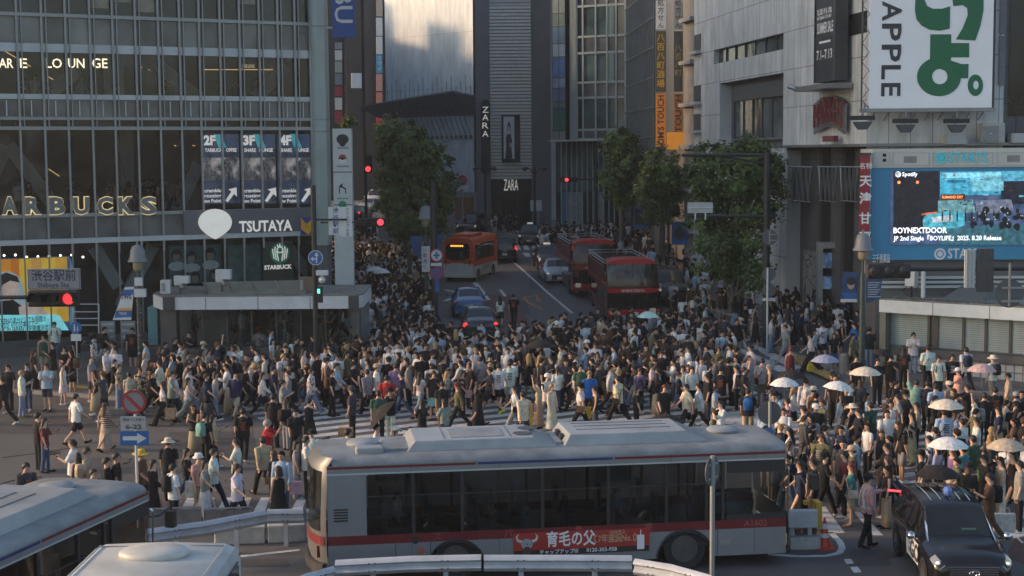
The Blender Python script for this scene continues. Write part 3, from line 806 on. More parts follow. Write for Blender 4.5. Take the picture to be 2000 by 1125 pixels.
for k,y in enumerate((66,166,222,285,340)):
 q = M1.px(1368,y)
 m = MB(); M1.box(m,.15,1.6,q[1] - 1.0,q[1],.004,.05); m.build('louvre',mat_panel('louvre_grey',(.19,.2,.2),3,.12,line=.035,off=0,dark=.25),mb_)
 m = MB(); M1.box(m,.1,1.7,q[1] - 1.2,q[1] - 1.02,0.003,.35); m.build('ledge',M_ALUL,mb_)
zled = M1.px(1640,287)[1]
m = MB(); M1.box(m,h3[0] - .3,M1.L + .45,zled,zled + .12,0,.45); M2.box(m,-.45,S2 + 12,zled + .001,zled + .121,0,.45); m.build('ledge',M_ALU,mb_)
M_ENT = mat_panel('entrance_cladding',(.105,.10,.10),1.5,2.2,line=.02,off=0,dark=.4,rough=.5)
m = MB(); M1.quad(m,h3[0],h3[1],.3,h3[3],-.69); m.build('entrance_wall',M_ENT,mb_)
for x in (1592,1636,1678):
 s = M1.px(x,420)[0]; m = MB(); M1.box(m,s - .22,s + .22,.3,h3[3] - .02,-.68,-.25); m.build('pilaster',M_ENT,mb_)
for (x0,x1) in ((1545,1584),(1600,1634),(1642,1676)):       # zigzag steel sign trusses
 d = -.1
 a,b = M1.px(x0,325,d),M1.px(x1,325,d); zt = M1.px((x0 + x1) / 2,326,d)[1]; zb = M1.px((x0 + x1) / 2,393,d)[1]
 tr = thing('sign_truss',{1545: 'zigzag steel truss farthest along the dark entrance wall',1600: 'zigzag steel truss between two pilasters of the dark entrance wall',1642: 'zigzag steel truss nearest the red vertical sign'}[x0],'truss',M1.P(a[0],zb,d))
 n_ = 4; P = []
 for k in range(n_ * 2 + 1): P.append(M1.P(a[0] + (b[0] - a[0]) * k / (n_ * 2),zt if k % 2 == 0 else zb,d))
 m = MB(); m.tube(P,.06,5); m.build('lattice',M_ALU,tr)
 m = MB(); m.tube([M1.P(a[0] - .2,zt,d),M1.P(b[0] + .2,zt,d)],.04,6); m.tube([M1.P(a[0],zb,d),M1.P(b[0],zb,d)],.03,6); m.build('rail',M_ALU,tr)
m = MB(); s0,s1 = M1.px(1546,560)[0],M1.px(1582,560)[0]; M1.box(m,s0,s1,gz(70),M1.px(1564,492)[1],-.68,-.6)
def mat_crackle():
 m,t,p = _base('cracked_white_mural'); N,L = t.nodes,t.links
 tc = N.new('ShaderNodeTexCoord'); v = N.new('ShaderNodeTexVoronoi'); v.feature = 'DISTANCE_TO_EDGE'; v.inputs['Scale'].default_value = 1.6
 L.new(tc.outputs['Object'],v.inputs['Vector']); r = N.new('ShaderNodeMapRange'); r.inputs[1].default_value,r.inputs[2].default_value = .02,.05
 L.new(v.outputs['Distance'],r.inputs[0]); x = N.new('ShaderNodeMix'); x.data_type = 'RGBA'; L.new(r.outputs[0],x.inputs[0])
 x.inputs[6].default_value = (.02,.02,.02,1); x.inputs[7].default_value = (.25,.25,.245,1); L.new(x.outputs[2],p.inputs['Base Color']); return m
m.build('mural',mat_crackle(),mb_)
d = 1.0
bb = thing('billboard','giant white billboard with green Japanese characters and sideways black APPLE','billboard',M2.P(M2.px(1697,212,d)[0],M2.px(1800,213,d)[1],d))
a,b = M2.px(1697,212,d),M2.px(1937,206,d); zb = M2.px(1815,211,d)[1]; zt = zb + 11
m = MB(); M2.box(m,a[0],b[0],zb,zt,d - .35,d); m.build('board',mat('billboard_white',(.80,.81,.82),.5,var=.05,scale=.6),bb)
m = MB()
for k in range(14):
 z_ = zb + k * .8
 m.tube([M2.P(a[0] - .02,z_,d + .02),M2.P(a[0] - .28,z_ + .4,d - .2),M2.P(a[0] - .02,z_ + .8,d + .02)],.02,4)
m.tube([M2.P(a[0] - .28,zb,d - .2),M2.P(a[0] - .28,zt,d - .2)],.04,5); m.tube([M2.P(b[0] + .08,zb,d - .1),M2.P(b[0] + .08,zt,d - .1)],.05,5)
m.build('side_frame',M_ALUD,bb)
m = MB(); M2.box(m,a[0] - .3,b[0] + .1,zb - .16,zb - .01,d - .5,d + .25)
for k in range(9):
 s = a[0] + (b[0] - a[0]) * (k + .5) / 9; m.tube([M2.P(s,zb - .1,d),M2.P(s,zb - .5,.05)],.03,4)
m.build('catwalk',M_ALU,bb)
M_GREEN = mat('billboard_green',(.012,.13,.055),.55,var=.08)
M_INK = mat('billboard_ink',(.035,.035,.04),.55)
dd = d + .01
def bpoly(pts,hole_=None,m_=M_GREEN,nm='character'):
 m = MB(); P = [M2.P(*M2.px(x,y,dd),dd) for x,y in pts]
 if hole_ is None: m.add(P,[tuple(reversed(range(len(P))))])
 else:
  Q = [M2.P(*M2.px(x,y,dd),dd) for x,y in hole_]; n = len(P)
  m.add(P + Q,[(k,(k + 1) % n,n + (k + 1) % n,n + k) for k in range(n)])
 return m.build(nm,m_,bb)
bpoly([(1817,67),(1858,67),(1858,84),(1893,84),(1893,112),(1858,112),(1857,118),(1878,125),(1892,125),(1891,153),(1876,153),(1866,146),(1840,136),(1816,120)])
dd += .006
bpoly(ell(1834,150,43,38,36),ell(1835.5,149.5,15,15,36))
bpoly(ell(1905,166.5,15,21,30),ell(1906,166,5.5,8.5,30))
bpoly([(1789,-30),(1787,20),(1790,38),(1800,50),(1815,58),(1836,60),(1855,56),(1856,12),(1840,17),(1822,17),(1811,12),(1806,0),(1806,-30)])
bpoly([(1856,-30),(1862,12),(1880,10),(1889,16),(1890,30),(1880,55),(1867,77),(1905,79),(1915,50),(1921,20),(1921,-30)])
bpoly([(1806,-30),(1806,-8),(1850,-4),(1860,-8),(1860,-30)])
for ch,y0,y1 in (('A',2,41),('P',46,80),('P',87,121),('L',127,155),('E',162,188)):
 zt_,zb_ = M2.px(1740,y0,dd)[1],M2.px(1740,y1,dd)[1]; s0,s1 = M2.px(1722,100,dd)[0],M2.px(1760,100,dd)[0]
 vs,fs = text_mb(ch,1.0,.02)
 x0,x1,y0_,y1_ = min(v.x for v in vs),max(v.x for v in vs),min(v.y for v in vs),max(v.y for v in vs)
 Mx = M2.M(0,0,dd)
 m = MB(); m.add([Mx @ Vector((s0 + (v.y - y0_) / (y1_ - y0_) * (s1 - s0),zt_ - (v.x - x0) / (x1 - x0) * (zt_ - zb_),0)) for v in vs],fs); m.build('letter',M_INK,bb)
for k,(x,y,lab) in enumerate(((1684,240,'floodlight on a bent arm at the billboard corner'),(1768,246,'floodlight hanging under the middle of the billboard'),(1868,246,'floodlight under the billboard near the outdoor air conditioner'))):
 d = 1.8; p = M2.px(x,y,d); fl = thing('floodlight',lab,'floodlight',M2.P(p[0],p[1],d),group=None)
 m = MB(); m.loft([[M2.P(p[0] + sx_ * w_,p[1] + z_,d + dz_) for sx_,w_,dz_ in ((-1,w0,-.1),(1,w0,-.1),(1,w0,.2),(-1,w0,.2))] for z_,w0 in ((-.28,.18),(-.05,.34),(.05,.38))]); m.build('head',M_ALUD,fl)
 m = MB(); M2.box(m,p[0] - .5,p[0] + .5,p[1] + .12,p[1] + .3,d - .2,d + .2); m.build('visor',M_BLACK,fl)
 m = MB(); m.tube([M2.P(p[0],p[1] + .3,d),M2.P(p[0] + .3,p[1] + .75,.9),M2.P(p[0] + .4,p[1] + .9,.2)],.05,6); m.build('arm',M_ALU,fl)
def ac_unit(x0,x1,y0,y1,label,fan=True):
 d = .6; a,b = M2.px(x0,y1,d),M2.px(x1,y0,d)
 t = thing('air_conditioner',label,'air conditioner',M2.P(a[0],a[1],d))
 m = MB(); M2.box(m,a[0],b[0],a[1],b[1],d - .6,d); m.build('casing',mat('ac_beige',(.40,.40,.36),.6),t)
 if fan:
  c = ((a[0] * .62 + b[0] * .38),(a[1] + b[1]) / 2 - .05); r = (b[1] - a[1]) * .36
  m = MB(); M2.box(m,c[0] - r * 1.1,c[0] + r * 1.1,c[1] - r * 1.15,c[1] + r * 1.15,d + .002,d + .02); m.build('fan_panel',M_ALU,t)
  m = MB()
  for k in range(5): m.tube([M2.P(c[0] + r * (k + 1) / 5 * math.cos(q * PI / 12),c[1] + r * (k + 1) / 5 * math.sin(q * PI / 12),d + .03) for q in range(25)],.012,4)
  m.sphere(M2.P(c[0],c[1],d + .03),r * .22,8,5); m.build('fan_guard',M_ALUL,t)
 else:
  m = MB()
  for k in range(9): z_ = a[1] + (b[1] - a[1]) * (k + .7) / 10; M2.box(m,a[0] + .08,b[0] - .08,z_ - .02,z_ + .02,d,d + .03)
  m.build('louvre',M_ALUL,t)
ac_unit(1918,1963,240,279,'beige outdoor air conditioner with round fan, tallest on the ledge')
ac_unit(1845,1890,262,282,'low louvred air conditioner on ledge under the billboard',False)
ac_unit(1976,2020,260,279,'low louvred air conditioner at the frame edge of the ledge',False)
FS = Fr((14.2,60.5),u=(1,-0.045))
fsx = lambda x,y,d=0: FS.px(x,y,d)
st = thing('screen_structure','cream and sky blue advertising frame around a large outdoor video screen','advertising frame',FS.P(fsx(1703,400)[0],fsx(1703,515)[1]))
M_CREAM = mat('cream_panel',(.50,.50,.46),.5,var=.06,scale=.8)
M_SKYB = mat('sky_blue_panel',(.045,.235,.40),.45,var=.06,scale=.8)
a,b = fsx(1703,327),fsx(2100,293)
zt,zc,zlo = fsx(1703,291)[1],fsx(1703,328)[1],fsx(1703,508)[1]
m = MB(); FS.box(m,a[0],b[0],zc,zt,-2.5,.05); m.build('cream_fascia',M_CREAM,st)
m = MB(); FS.box(m,a[0],b[0],zlo,zc - .002,-2.5,0); m.build('blue_frame',M_SKYB,st)
for x0,x1 in ((1706,1737),(1742,1814),(1820,1938),(1945,2030)):
 m = MB(); p,q = fsx(x0,326,.06),fsx(x1,293,.06)
 for (u0,u1,v0,v1) in ((p[0],q[0],p[1] + .05,p[1] + .08),(p[0],q[0],q[1] - .1,q[1] - .07),(p[0],p[0] + .03,p[1] + .08,q[1] - .1),(q[0] - .03,q[0],p[1] + .08,q[1] - .1)):
  FS.box(m,u0,u1,v0,v1,.05,.07)
 m.build('panel_trim',M_ALUL,st)
for x0,x1,y0,y1 in ((1765,1790,305,318),(1967,1992,303,316)):
 m = MB(); p,q = fsx(x0,y1,.06),fsx(x1,y0,.06); FS.box(m,p[0],q[0],p[1],q[1],.055,.065); m.build('vent',M_ALU,st)
for y in (303,313):
 m = MB(); p,q = fsx(1724,y + 3,.06),fsx(1731,y - 3,.06); FS.box(m,p[0],q[0],p[1],q[1],.055,.065); m.build('vent',M_BLACK,st)
M_TEAL = mat('logo_teal',(.03,.33,.42),.4,var=.05,emit=.12,ecol=(.05,.5,.6))
def starts_logo(xr,xl0,xl1,y,hh,mm,lab,dd):
 t = thing('company_logo',lab,'logo',FS.P(*fsx(xr,y,dd),dd))
 c = fsx(xr,y,dd); r = fsx(xr + hh,y,dd)[0] - c[0]; Mx = FS.M(c[0],c[1],dd)
 m = MB(); R_ = lambda q: [Mx @ Vector((r * q * math.cos(k * PI / 16),r * q * math.sin(k * PI / 16),0)) for k in range(32)]
 o = R_(1) + R_(.66); m.add(o,[(k,(k + 1) % 32,32 + (k + 1) % 32,32 + k) for k in range(32)]); m.build('ring',mm,t)
 m = MB(); m.add(R_(.48),[tuple(range(32))]); m.build('dot',mm,t)
 sign_letters(t,'STARTS',xl0,xl1,y + hh * .85,y - hh * .85,FS,dd,mm,.015)
starts_logo(1838,1853,1929,308.5,11.5,M_TEAL,'teal ring logo and STARTS letters on the cream fascia',.09)
starts_logo(1836,1851,1925,496,11.5,mat('logo_white',(.62,.66,.68),.5),'white ring logo and STARTS letters under the video screen',.012)
letters(MB(),'三千里薬品',.38,FS.M(*fsx(1721,506,.02),.02),.01,width=fsx(1738,506)[0] - fsx(1704,506)[0]).build('shop_name',M_WHITE,st)
vs_ = thing('video_screen','large outdoor screen showing a blue night garage with van and motorbikes','screen',FS.P(*fsx(1738,480,.06),.06))
d = .06
m = MB(); p,q = fsx(1738,478,d),fsx(2100,333,d); FS.box(m,p[0],q[0],p[1],q[1],.003,d); m.build('casing',M_SCRD,vs_)
def vp(pts,dd,c,e,nm,var=.3):
 return scr_poly(pts,dd,mat('video_' + nm,c,.3,emit=e * .6,ecol=c,var=.75,scale=5),nm,vs_,FS,d)
vp([(1745,334),(1835,334),(1835,440),(1745,470)],.004,(.02,.02,.03),.25,'dark_street')
vp([(1836,336),(1960,334),(1960,380),(1836,382)],.006,(.06,.38,.55),.5,'garage_wall')
vp([(1840,338),(1958,336),(1958,346),(1840,348)],.008,(.25,.65,.75),.5,'garage_light')
vp([(1898,345),(1960,343),(1960,372),(1898,374)],.009,(.20,.55,.66),.45,'shutter')
vp([(1955,334),(2100,333),(2100,400),(1955,398)],.007,(.02,.025,.04),.2,'garage_interior')
vp([(1955,334),(2100,333),(2100,352),(1955,354)],.010,(.10,.40,.55),.45,'awning')
vp([(1838,380),(1885,379),(1885,390),(1838,391)],.010,(.10,.03,.01),.5,'notice_board')
vp([(1832,392),(1900,390),(1905,415),(1832,418)],.008,(.18,.38,.40),.35,'counter')
vp([(1905,392),(1975,389),(1980,412),(1908,420)],.009,(.20,.22,.30),.35,'white_sheet')
vp([(1838,470),(1840,446),(2100,430),(2100,478),(1838,478)],.006,(.05,.16,.20),.3,'wet_ground')
vp([(1802,430),(1806,422),(1815,416),(1880,413),(1884,418),(1884,440),(1866,446),(1803,444)],.012,(.08,.42,.52),.5,'van_body')
vp([(1820,424),(1860,420),(1862,432),(1822,435)],.014,(.55,.6,.62),.5,'van_graphic')
vp([(1800,417),(1830,413),(1830,416),(1800,421)],.014,(.7,.15,.06),.6,'red_light')
rr = random.Random(3)
for k in range(26):
 x,y = 1895 + rr.random() * 105,408 + rr.random() * 36
 vp(ell(x,y,3 + rr.random() * 4,4 + rr.random() * 4,8),.013 + k * .0003,(.015,.018,.02),.1,'motorbike',.6)
for k in range(14):
 vp(ell(1900 + rr.random() * 100,404 + rr.random() * 34,.9,.9,6),.023,(.8,.85,.9),.8,'headlamp')
for k in range(46):
 x,y = 1842 + rr.random() * 150,338 + rr.random() * 100; w_,h_ = 1 + rr.random() * 9,.5 + rr.random() * 3; cc = rr.choice(((.02,.05,.07),(.15,.5,.6),(.4,.6,.65),(.03,.12,.18),(.3,.12,.05),(.08,.09,.1)))
 vp([(x,y),(x + w_,y - .2),(x + w_,y + h_),(x,y + h_ + .2)],.0108 + k * .00002,cc,.4,'detail_%d' % int(cc[2] * 100))
for k in range(9):
 x = 1838 + k * 14 + rr.random() * 6; vp([(x - 1.2,432),(x - 1.6,420),(x - .8,412),(x + .8,412),(x + 1.6,420),(x + 1,432)],.022,(.02,.022,.03),.1,'standing_figure'); vp(ell(x,410,1.2,1.6,8),.0222,(.3,.2,.16),.3,'figure_head')
for x in (1756,1792): vp(ell(x,356,3.2,3,10),.012,(1,.25,.08),1.2,'tail_lamp')
vp(ell(1754,340.5,6,6,20),.012,(.8,.8,.8),.6,'logo_disc')
for k,w_ in enumerate((3.6,3.0,2.4)): vp([(1754 - w_,338 + k * 2.3),(1754 + w_,337.4 + k * 2.3),(1754 + w_,338.3 + k * 2.3),(1754 - w_,338.9 + k * 2.3)],.014,(.02,.02,.03),.1,'logo_bar')
def vtext(body,x0,x1,yb,yt,mm=M_SCRW,bold=.02):
 sign_letters(vs_,body,x0,x1,yb,yt,FS,d + .026,mm,bold,'caption')
vtext('Spotify',1762,1792,344.5,336.5); vtext('BOYNEXTDOOR',1745,1850,456,445,bold=.03); vtext('JP 2nd Single『BOYLIFE』2025. 8.20 Release',1745,1956,470,461,bold=.02)
vtext('RUN AND DRY',1840,1881,388,382.5,S_('run',(.9,.25,.05),.9)); vtext('17',1896,1904,350,343,S_('aqua',(.25,.78,.85),.5)); vtext('HARDWARE',1850,1886,357,352,S_('ink',(.01,.03,.06),.02))
m = MB(); FS.box(m,a[0] + .3,b[0],.3,zlo - .002,-2.6,-.35); m.build('lower_wall',mat_panel('pale_lower',(.33,.34,.34),2.5,1.2,line=.02,off=0),st)
for k in range(3):
 m = MB(); q = fsx(1730,541 + k * 9); FS.box(m,a[0] + .4,b[0],q[1] - .1,q[1],-.35,-.2); m.build('pipe_rail',M_ALUL,st)
d = .3
rs = thing('vertical_sign','tall red vertical sign with white Japanese characters beside the video screen','sign',FS.P(*fsx(1681,460,d),d))
p,q = fsx(1680,500,d),fsx(1700,304,d)
m = MB(); FS.box(m,p[0],q[0],p[1],q[1],d - .25,d); m.build('board',mat('sign_red',(.26,.022,.03),.5,var=.1),rs)
m = MB(); FS.box(m,p[0] - .03,q[0] + .03,q[1],q[1] + .12,d - .3,d + .03); m.build('cap',M_ALUD,rs)
letters(MB(),'名物',.26,FS.M((p[0] + q[0]) / 2,fsx(1690,325,d)[1],d + .01),.01).build('lettering',M_WHITE,rs)
for ch,y in (('天',355),('津',389),('甘',428),('栗',465)):
 letters(MB(),ch,.50,FS.M((p[0] + q[0]) / 2,fsx(1690,y,d)[1],d + .01),.025).build('lettering',M_WHITE,rs)
d = .5
mk_ = thing('neon_sign','arched red neon letters MARKET on the white panelled wall','sign',M1.P(*M1.px(1618,260,d),d))
M_NEON = mat('red_neon',(.17,.035,.036),.6,var=.3)
for ch,x,yb,yt in zip('MARKET',(1594,1603,1613,1623,1633,1643),(254,247,243,243,248,256),(205,197,191,190,192,200)):
 sign_letters(mk_,ch,x - 4.2,x + 4.2,yb,yt,M1,d,M_NEON,-.012,'letter',None,.05)
bp = [M1.px(x,y,d - .2) for x,y in ((1589,262),(1589,204),(1604,190),(1624,186),(1640,192),(1650,204),(1648,262),(1634,250),(1618,246),(1602,252))]
m = MB(); m.prism(bp[::-1],d - .32,d - .2,M1.M()); m.build('backing',M_ALU,mk_)
p,q = M1.px(1606,277,d),M1.px(1629,265,d); m = MB(); M1.box(m,p[0],q[0],p[1],q[1],d - .2,d); m.build('subtitle_board',M_NEON,mk_)
d = .8
sb = thing('vertical_banner','dark sale banner box reading SUMMER SALE on the white side wall','banner',M1.P(*M1.px(1615,165,d),d))
p,q = M1.px(1592,165,d),M1.px(1627,165,d); zb = M1.px(1610,160,d)[1]
m = MB(); M1.box(m,p[0],q[0],zb,zb + 8.5,.3,d); m.build('box',mat('banner_dark',(.022,.023,.028),.5,var=.3),sb)
m = MB()
for k in range(9): M1.box(m,p[0] - .06,q[0] + .06,zb + k,zb + k + .05,.25,d + .03)
M1.box(m,p[0] - .08,p[0] - .02,zb,zb + 8.5,.25,d + .04); M1.box(m,q[0] + .02,q[0] + .3,zb,zb + 8.5,.25,d + .04); m.build('cage',M_ALUD,sb)
for tx,yb,yt,x0,x1 in (('SHIBUYA109',38,17,1596,1624),('SUMMER SALE',65,44,1596,1627),('7.1–7.13',118,98,1595,1625)):
 sign_letters(sb,tx,x0,x1,yb,yt,M1,d + .012,mat('banner_white',(.75,.75,.75),.5),.02)
m = MB(); u,v = M1.px(1600,86,d + .01),M1.px(1622,77,d + .01); M1.quad(m,u[0],v[0],u[1],v[1],d + .012); m.build('label_plate',mat('banner_white',(.55,.55,.55),.5),sb)
m = MB(); M1.box(m,p[0] - 1.4,q[0] + .5,zb - .35,zb - .12,.1,d + .5); m.tube([M1.P(p[0] - 1.4,zb - .2,d + .4),M1.P(p[0] - 2.2,zb - .05,d + .5)],.12,6); m.build('lower_rack',M_ALU,sb)
d = 1.2; pt = thing('display_portal','pale framed street portal with two stacked blue video screens','portal',M1.P(*M1.px(1620,600,d),d))
x0,x1 = 1597,1647
FP = Fr((M1.P(M1.px(1597,600)[0],0,.9).x,M1.P(M1.px(1597,600)[0],0,.9).y),u=(1,-.1))
p,q = FP.px(1582,630),FP.px(1648,473)
s = lambda x: FP.px(x,550)[0]; z_ = lambda y: FP.px(1610,y)[1]
m = MB()
FP.box(m,s(1597),s(1607),.4,z_(485),-.8,0); FP.box(m,s(1643),s(1650),.4,z_(485),-.8,0); FP.box(m,s(1597),s(1650),z_(485),z_(474),-.8,0); FP.box(m,s(1607),s(1643),.4,z_(475),-.8,-.5)
m.build('frame',mat('portal_grey',(.27,.28,.27),.5),pt)
for y0,y1 in ((495,525),(541,566)):
 m = MB(); FP.box(m,s(1608),s(1642),z_(y1),z_(y0),-.45,-.4); m.build('screen',mat('portal_screen',(.05,.09,.15),.3,emit=.07,ecol=(.25,.45,.8),var=1.0,scale=5),pt)
m = MB(); FP.box(m,s(1608),s(1642),.4,z_(487),-.5,-.46); m.build('screen_back',M_BLACK,pt)
# blocks up the road
def block(name,label,F,L,h,d,z0,wallm,extra=None):
 t = thing(name,label,'building',F.P(0,z0))
 return t
SE_ = Fr((-12.2,146.5),(-3.4,137.5))
tz = thing('shrouded_building','tall building wrapped in pale blue grey construction sheeting above the round tree','building',SE_.P(0,gz(140)))
M_SHEET = mat_panel('construction_sheet',(.56,.64,.67),1.9,5.1,line=.03,off=0,dark=.75,rough=.6,var=.05,grime=.25)
m = MB(); SE_.quad(m,0,SE_.L,gz(140) - .5,27); m.build('sheeting',M_SHEET,tz)
SR = Fr(tuple(SE_.P(SE_.L,0).xy),u=(.35,1.0))
m = MB(); SR.quad(m,0,25,2,27); SE_.quad(m,-.02,-.01,2,27,-20); m.build('side_sheeting',M_SHEET,tz)
m = MB(); SE_.box(m,.05,SE_.L - .05,2,27,-20,-.05); m.build('core',M_DKGREY,tz)
zaw = SE_.px(830,205)[1]
aw = MB(); o0,o1,o2 = SE_.P(-1.6,zaw + .1,2.0),SE_.P(SE_.L + .1,zaw + 1.1,2.6),SE_.P(SE_.L + 2.1,zaw + .35,.4)
i0,i1,i2 = SE_.P(-1,zaw - 1.0,.02),SE_.P(SE_.L,zaw - 1.0,.02),SR.P(2.5,zaw - 1.0,.02)
dn = Vector((0,0,-.14)); aw.add([o0,o1,o2,i2,i1,i0] + [v + dn for v in (o0,o1,o2,i2,i1,i0)],
  [(0,1,4,5),(1,2,3,4),(11,10,7,6),(10,9,8,7),(0,6,7,1),(1,7,8,2),(2,8,9,3),(5,11,6,0)])
aw.build('protective_hood',mat('hood_grey',(.20,.225,.24),.7,var=.2),tz)
m = MB()
for k in range(19):
 f_ = (k + .5) / 19; s = SE_.L * f_; m.tube([SE_.P(s,zaw - 3.1,.05),SE_.P(s - .3,zaw - .1 + f_,1.5)],.035,4); m.box(-.15,.15,-.15,.15,-.15,.15,Matrix.Translation(SE_.P(s,zaw - 3.1,.1)))
 m.tube([SE_.P(s,zaw - .9,.06),SE_.P(s,zaw + 1.6 + .5 * (k % 3),.06)],.02,4)
m.build('hood_strut',M_DKGREY,tz)
ZR = Fr((-3.2,133),u=(1,.02))
zx = lambda x: ZR.px(x,200)[0]; zz = lambda y: ZR.px(1000,y)[1]
tz = thing('ribbed_tower','dark grey clothes shop tower with horizontally ribbed centre and ZARA signs','building',ZR.P(0,gz(133)))
m = MB(); ZR.box(m,zx(929),zx(957),gz(133) - .5,27,-18,0); m.build('left_column',M_DKGREY,tz)
m = MB(); ZR.box(m,zx(1038),zx(1076),gz(133) - .5,27,-18,-.25); m.build('right_column',M_DKGREY,tz)
M_RIB = mat_panel('ribbed_metal',(.40,.40,.385),50,.30,line=.06,off=0,dark=.45,rough=.4,var=.02,grime=.2)  # dark lines paint the shadow between the ribs into the colour
m = MB(); ZR.quad(m,zx(957),zx(1038),zz(350),27,-.1); m.build('ribbed_screen',M_RIB,tz)
for k in range(60):
 z0 = zz(350) + .05 + k * .30
 if z0 > 22: break
 m = MB(); ZR.box(m,zx(957) + .01,zx(1038) - .01,z0,z0 + .2,-.09,-.05); m.build('rib',mat('rib_metal',(.42,.42,.40),.4,.3),tz)
m = MB(); ZR.box(m,zx(957),zx(1038),gz(133) - .5,zz(350) - .002,-6,-.5); m.build('shop_front',M_BLACK,tz)
for x0,x1 in ((962,985),(988,1008),(1012,1035)):
 m = MB(); ZR.quad(m,zx(x0),zx(x1),gz(133) + .2,zz(378),-.45); m.build('window',M_GD,tz)
sg = sign_letters(None,'ZARA',984,1012,374,351,ZR,-.4,M_SIGNW,0,'shop_sign'); tag(sg,'white serif ZARA letters over the dark shop door','sign')
vsn = thing('vertical_sign','black vertical sign box with stacked white letters Z A R A','sign',ZR.P(zx(948),zz(340),.5))
m = MB(); poly = [(zx(939),zz(335)),(zx(957),zz(335)),(zx(957),zz(204)),(zx(954),zz(195)),(zx(943),zz(195)),(zx(939),zz(204))]; m.prism(poly,.1,.6,ZR.M()); m.build('box',M_BLACK,vsn)
for ch,y in zip('ZARA',(215,230,246,262)): sign_letters(vsn,ch,942,954,y + 6,y - 6,ZR,.62,M_SIGNW,0)
ps = thing('framed_poster','black framed poster of a standing woman on the ribbed tower','poster',ZR.P(zx(993),zz(313),.2))
m = MB(); ZR.box(m,zx(979),zx(1015),zz(317),zz(224),-.02,.35); m.build('frame',M_BLACK,ps)
m = MB(); ZR.quad(m,zx(983),zx(1004),zz(310),zz(228),.36); m.build('sheet',mat('poster_white',(.5,.51,.5),.5),ps)
for nm,pts,c in (('figure',[(987,310),(989,285),(988,270),(991,262),(997,262),(1000,272),(999,290),(1001,310)],(.02,.02,.022)),('figure_face',ell(994,250,3.2,5),(.42,.34,.30)),('figure_hair',[(990,268),(990.5,246),(994,235),(997.5,246),(998.5,268),(997,254),(994,245),(991.5,254)],(.03,.025,.022)),('figure_arm',ell(997,283,2.2,5),(.42,.34,.30))):
 scr_poly(pts,.008 if nm == 'figure' else .012,mat('poster_' + nm,c,.6),nm,ps,ZR,.36)
GR = Fr((3.35,128.0),(9.6,124.5))
gx = lambda x: GR.px(x,150)[0]; gzz = lambda y: GR.px(1150,y)[1]
gt = thing('green_glass_tower','greenish glass office tower with wide window bands beyond the street trees','building',GR.P(0,gz(126)))
for k,(y0,y1,c) in enumerate(((-40,22,(.20,.24,.24)),(22,48,(.12,.17,.15)),(48,82,(.10,.16,.24)),(82,108,(.24,.30,.36)),(108,150,(.07,.13,.26)),(150,170,(.20,.25,.33)),(170,196,(.14,.15,.25)),(196,210,(.10,.15,.17)),(210,255,(.045,.12,.085)),(255,273,(.2,.2,.19)))):
 for j in range(2):
  m = MB(); x0 = 1076 + j * 12.5; GR.quad(m,gx(x0) + .03,gx(x0 + 12.5) - .03,gzz(y1) + .03,gzz(y0) - .03,-.3); m.build('window',mat('slot_glass_%s' % 'abcdefghij'[k],c,.15,var=.35,scale=.6),gt)
m = MB(); GR.box(m,gx(1075),gx(1101),gzz(273),27,-8,-.35); m.build('slot_back',M_BLACK,gt)
c0 = gx(1101); c1 = gx(1139)
GL = Fr(tuple(GR.P(c0,0,-1.2).xy),tuple(GR.P(c1,0,1.0).xy))
M_GFR = mat('green_grey_frame',(.34,.39,.375),.45,.2,var=.12)
m = MB(); GL.quad(m,0,GL.L,gzz(272),27,0); m.build('fin_wall',mat_panel('fin_glass',(.20,.25,.24),.28,3.8,line=.035,off=0,lc=(.36,.41,.395),rough=.25),gt)
for k in range(7):
 s = GL.L * k / 6; m = MB(); GL.box(m,s - .04,s + .04,gzz(272),27,.005,.16); m.build('fin',M_GFR,gt)
GF = Fr(tuple(GR.P(c1,0,1.0).xy),tuple(GR.P(gx(1222),0,1.0).xy))
gf = lambda x: GF.px(x,150)[0]; gq = lambda y: GF.px(1180,y)[1]
rows = [(-45,10,'s'),(10,70,'w'),(70,102,'s'),(102,160,'w'),(160,190,'s'),(190,253,'w'),(253,272,'s')]
xs = [1139,1164,1186,1204,1222]
for y0,y1,kd in rows:
 for j in range(4):
  m = MB(); GF.quad(m,gf(xs[j]) + .06,gf(xs[j + 1]) - .06,gq(y1) + .06,gq(y0) - .06,-.05)
  m.build('window' if kd == 'w' else 'spandrel',M_GG if kd == 'w' else M_GP,gt)
 m = MB(); GF.box(m,0,gf(1222),gq(y1) - .09,gq(y1) + .09,-.02,.06); m.build('transom',M_GFR,gt)
for x in xs:
 m = MB(); GF.box(m,gf(x) - .07,gf(x) + .07,gq(272),27,-.03,.08); m.build('mullion',M_GFR,gt)
for (y0,y1) in ((12,68),(104,158)):
 m = MB(); GF.quad(m,gf(1185),gf(1199),gq(y1),gq(y0),.02); m.build('curtain',mat('pale_curtain',(.22,.27,.24),.7),gt)
m = MB(); GF.box(m,.02,gf(1222) - .02,gq(272),27,-10,-.1); m.build('core',M_BLACK,gt)
m = MB(); GF.box(m,-2.6,gf(1222),gq(275),gq(272) - .01,-6,.3); m.build('soffit',M_ALUL,gt)
m = MB(); GR.box(m,gx(1076),gx(1228),gz(126),gzz(276),-6,-.8); m.build('podium',mat('podium_dark',(.03,.04,.038),.4),gt)
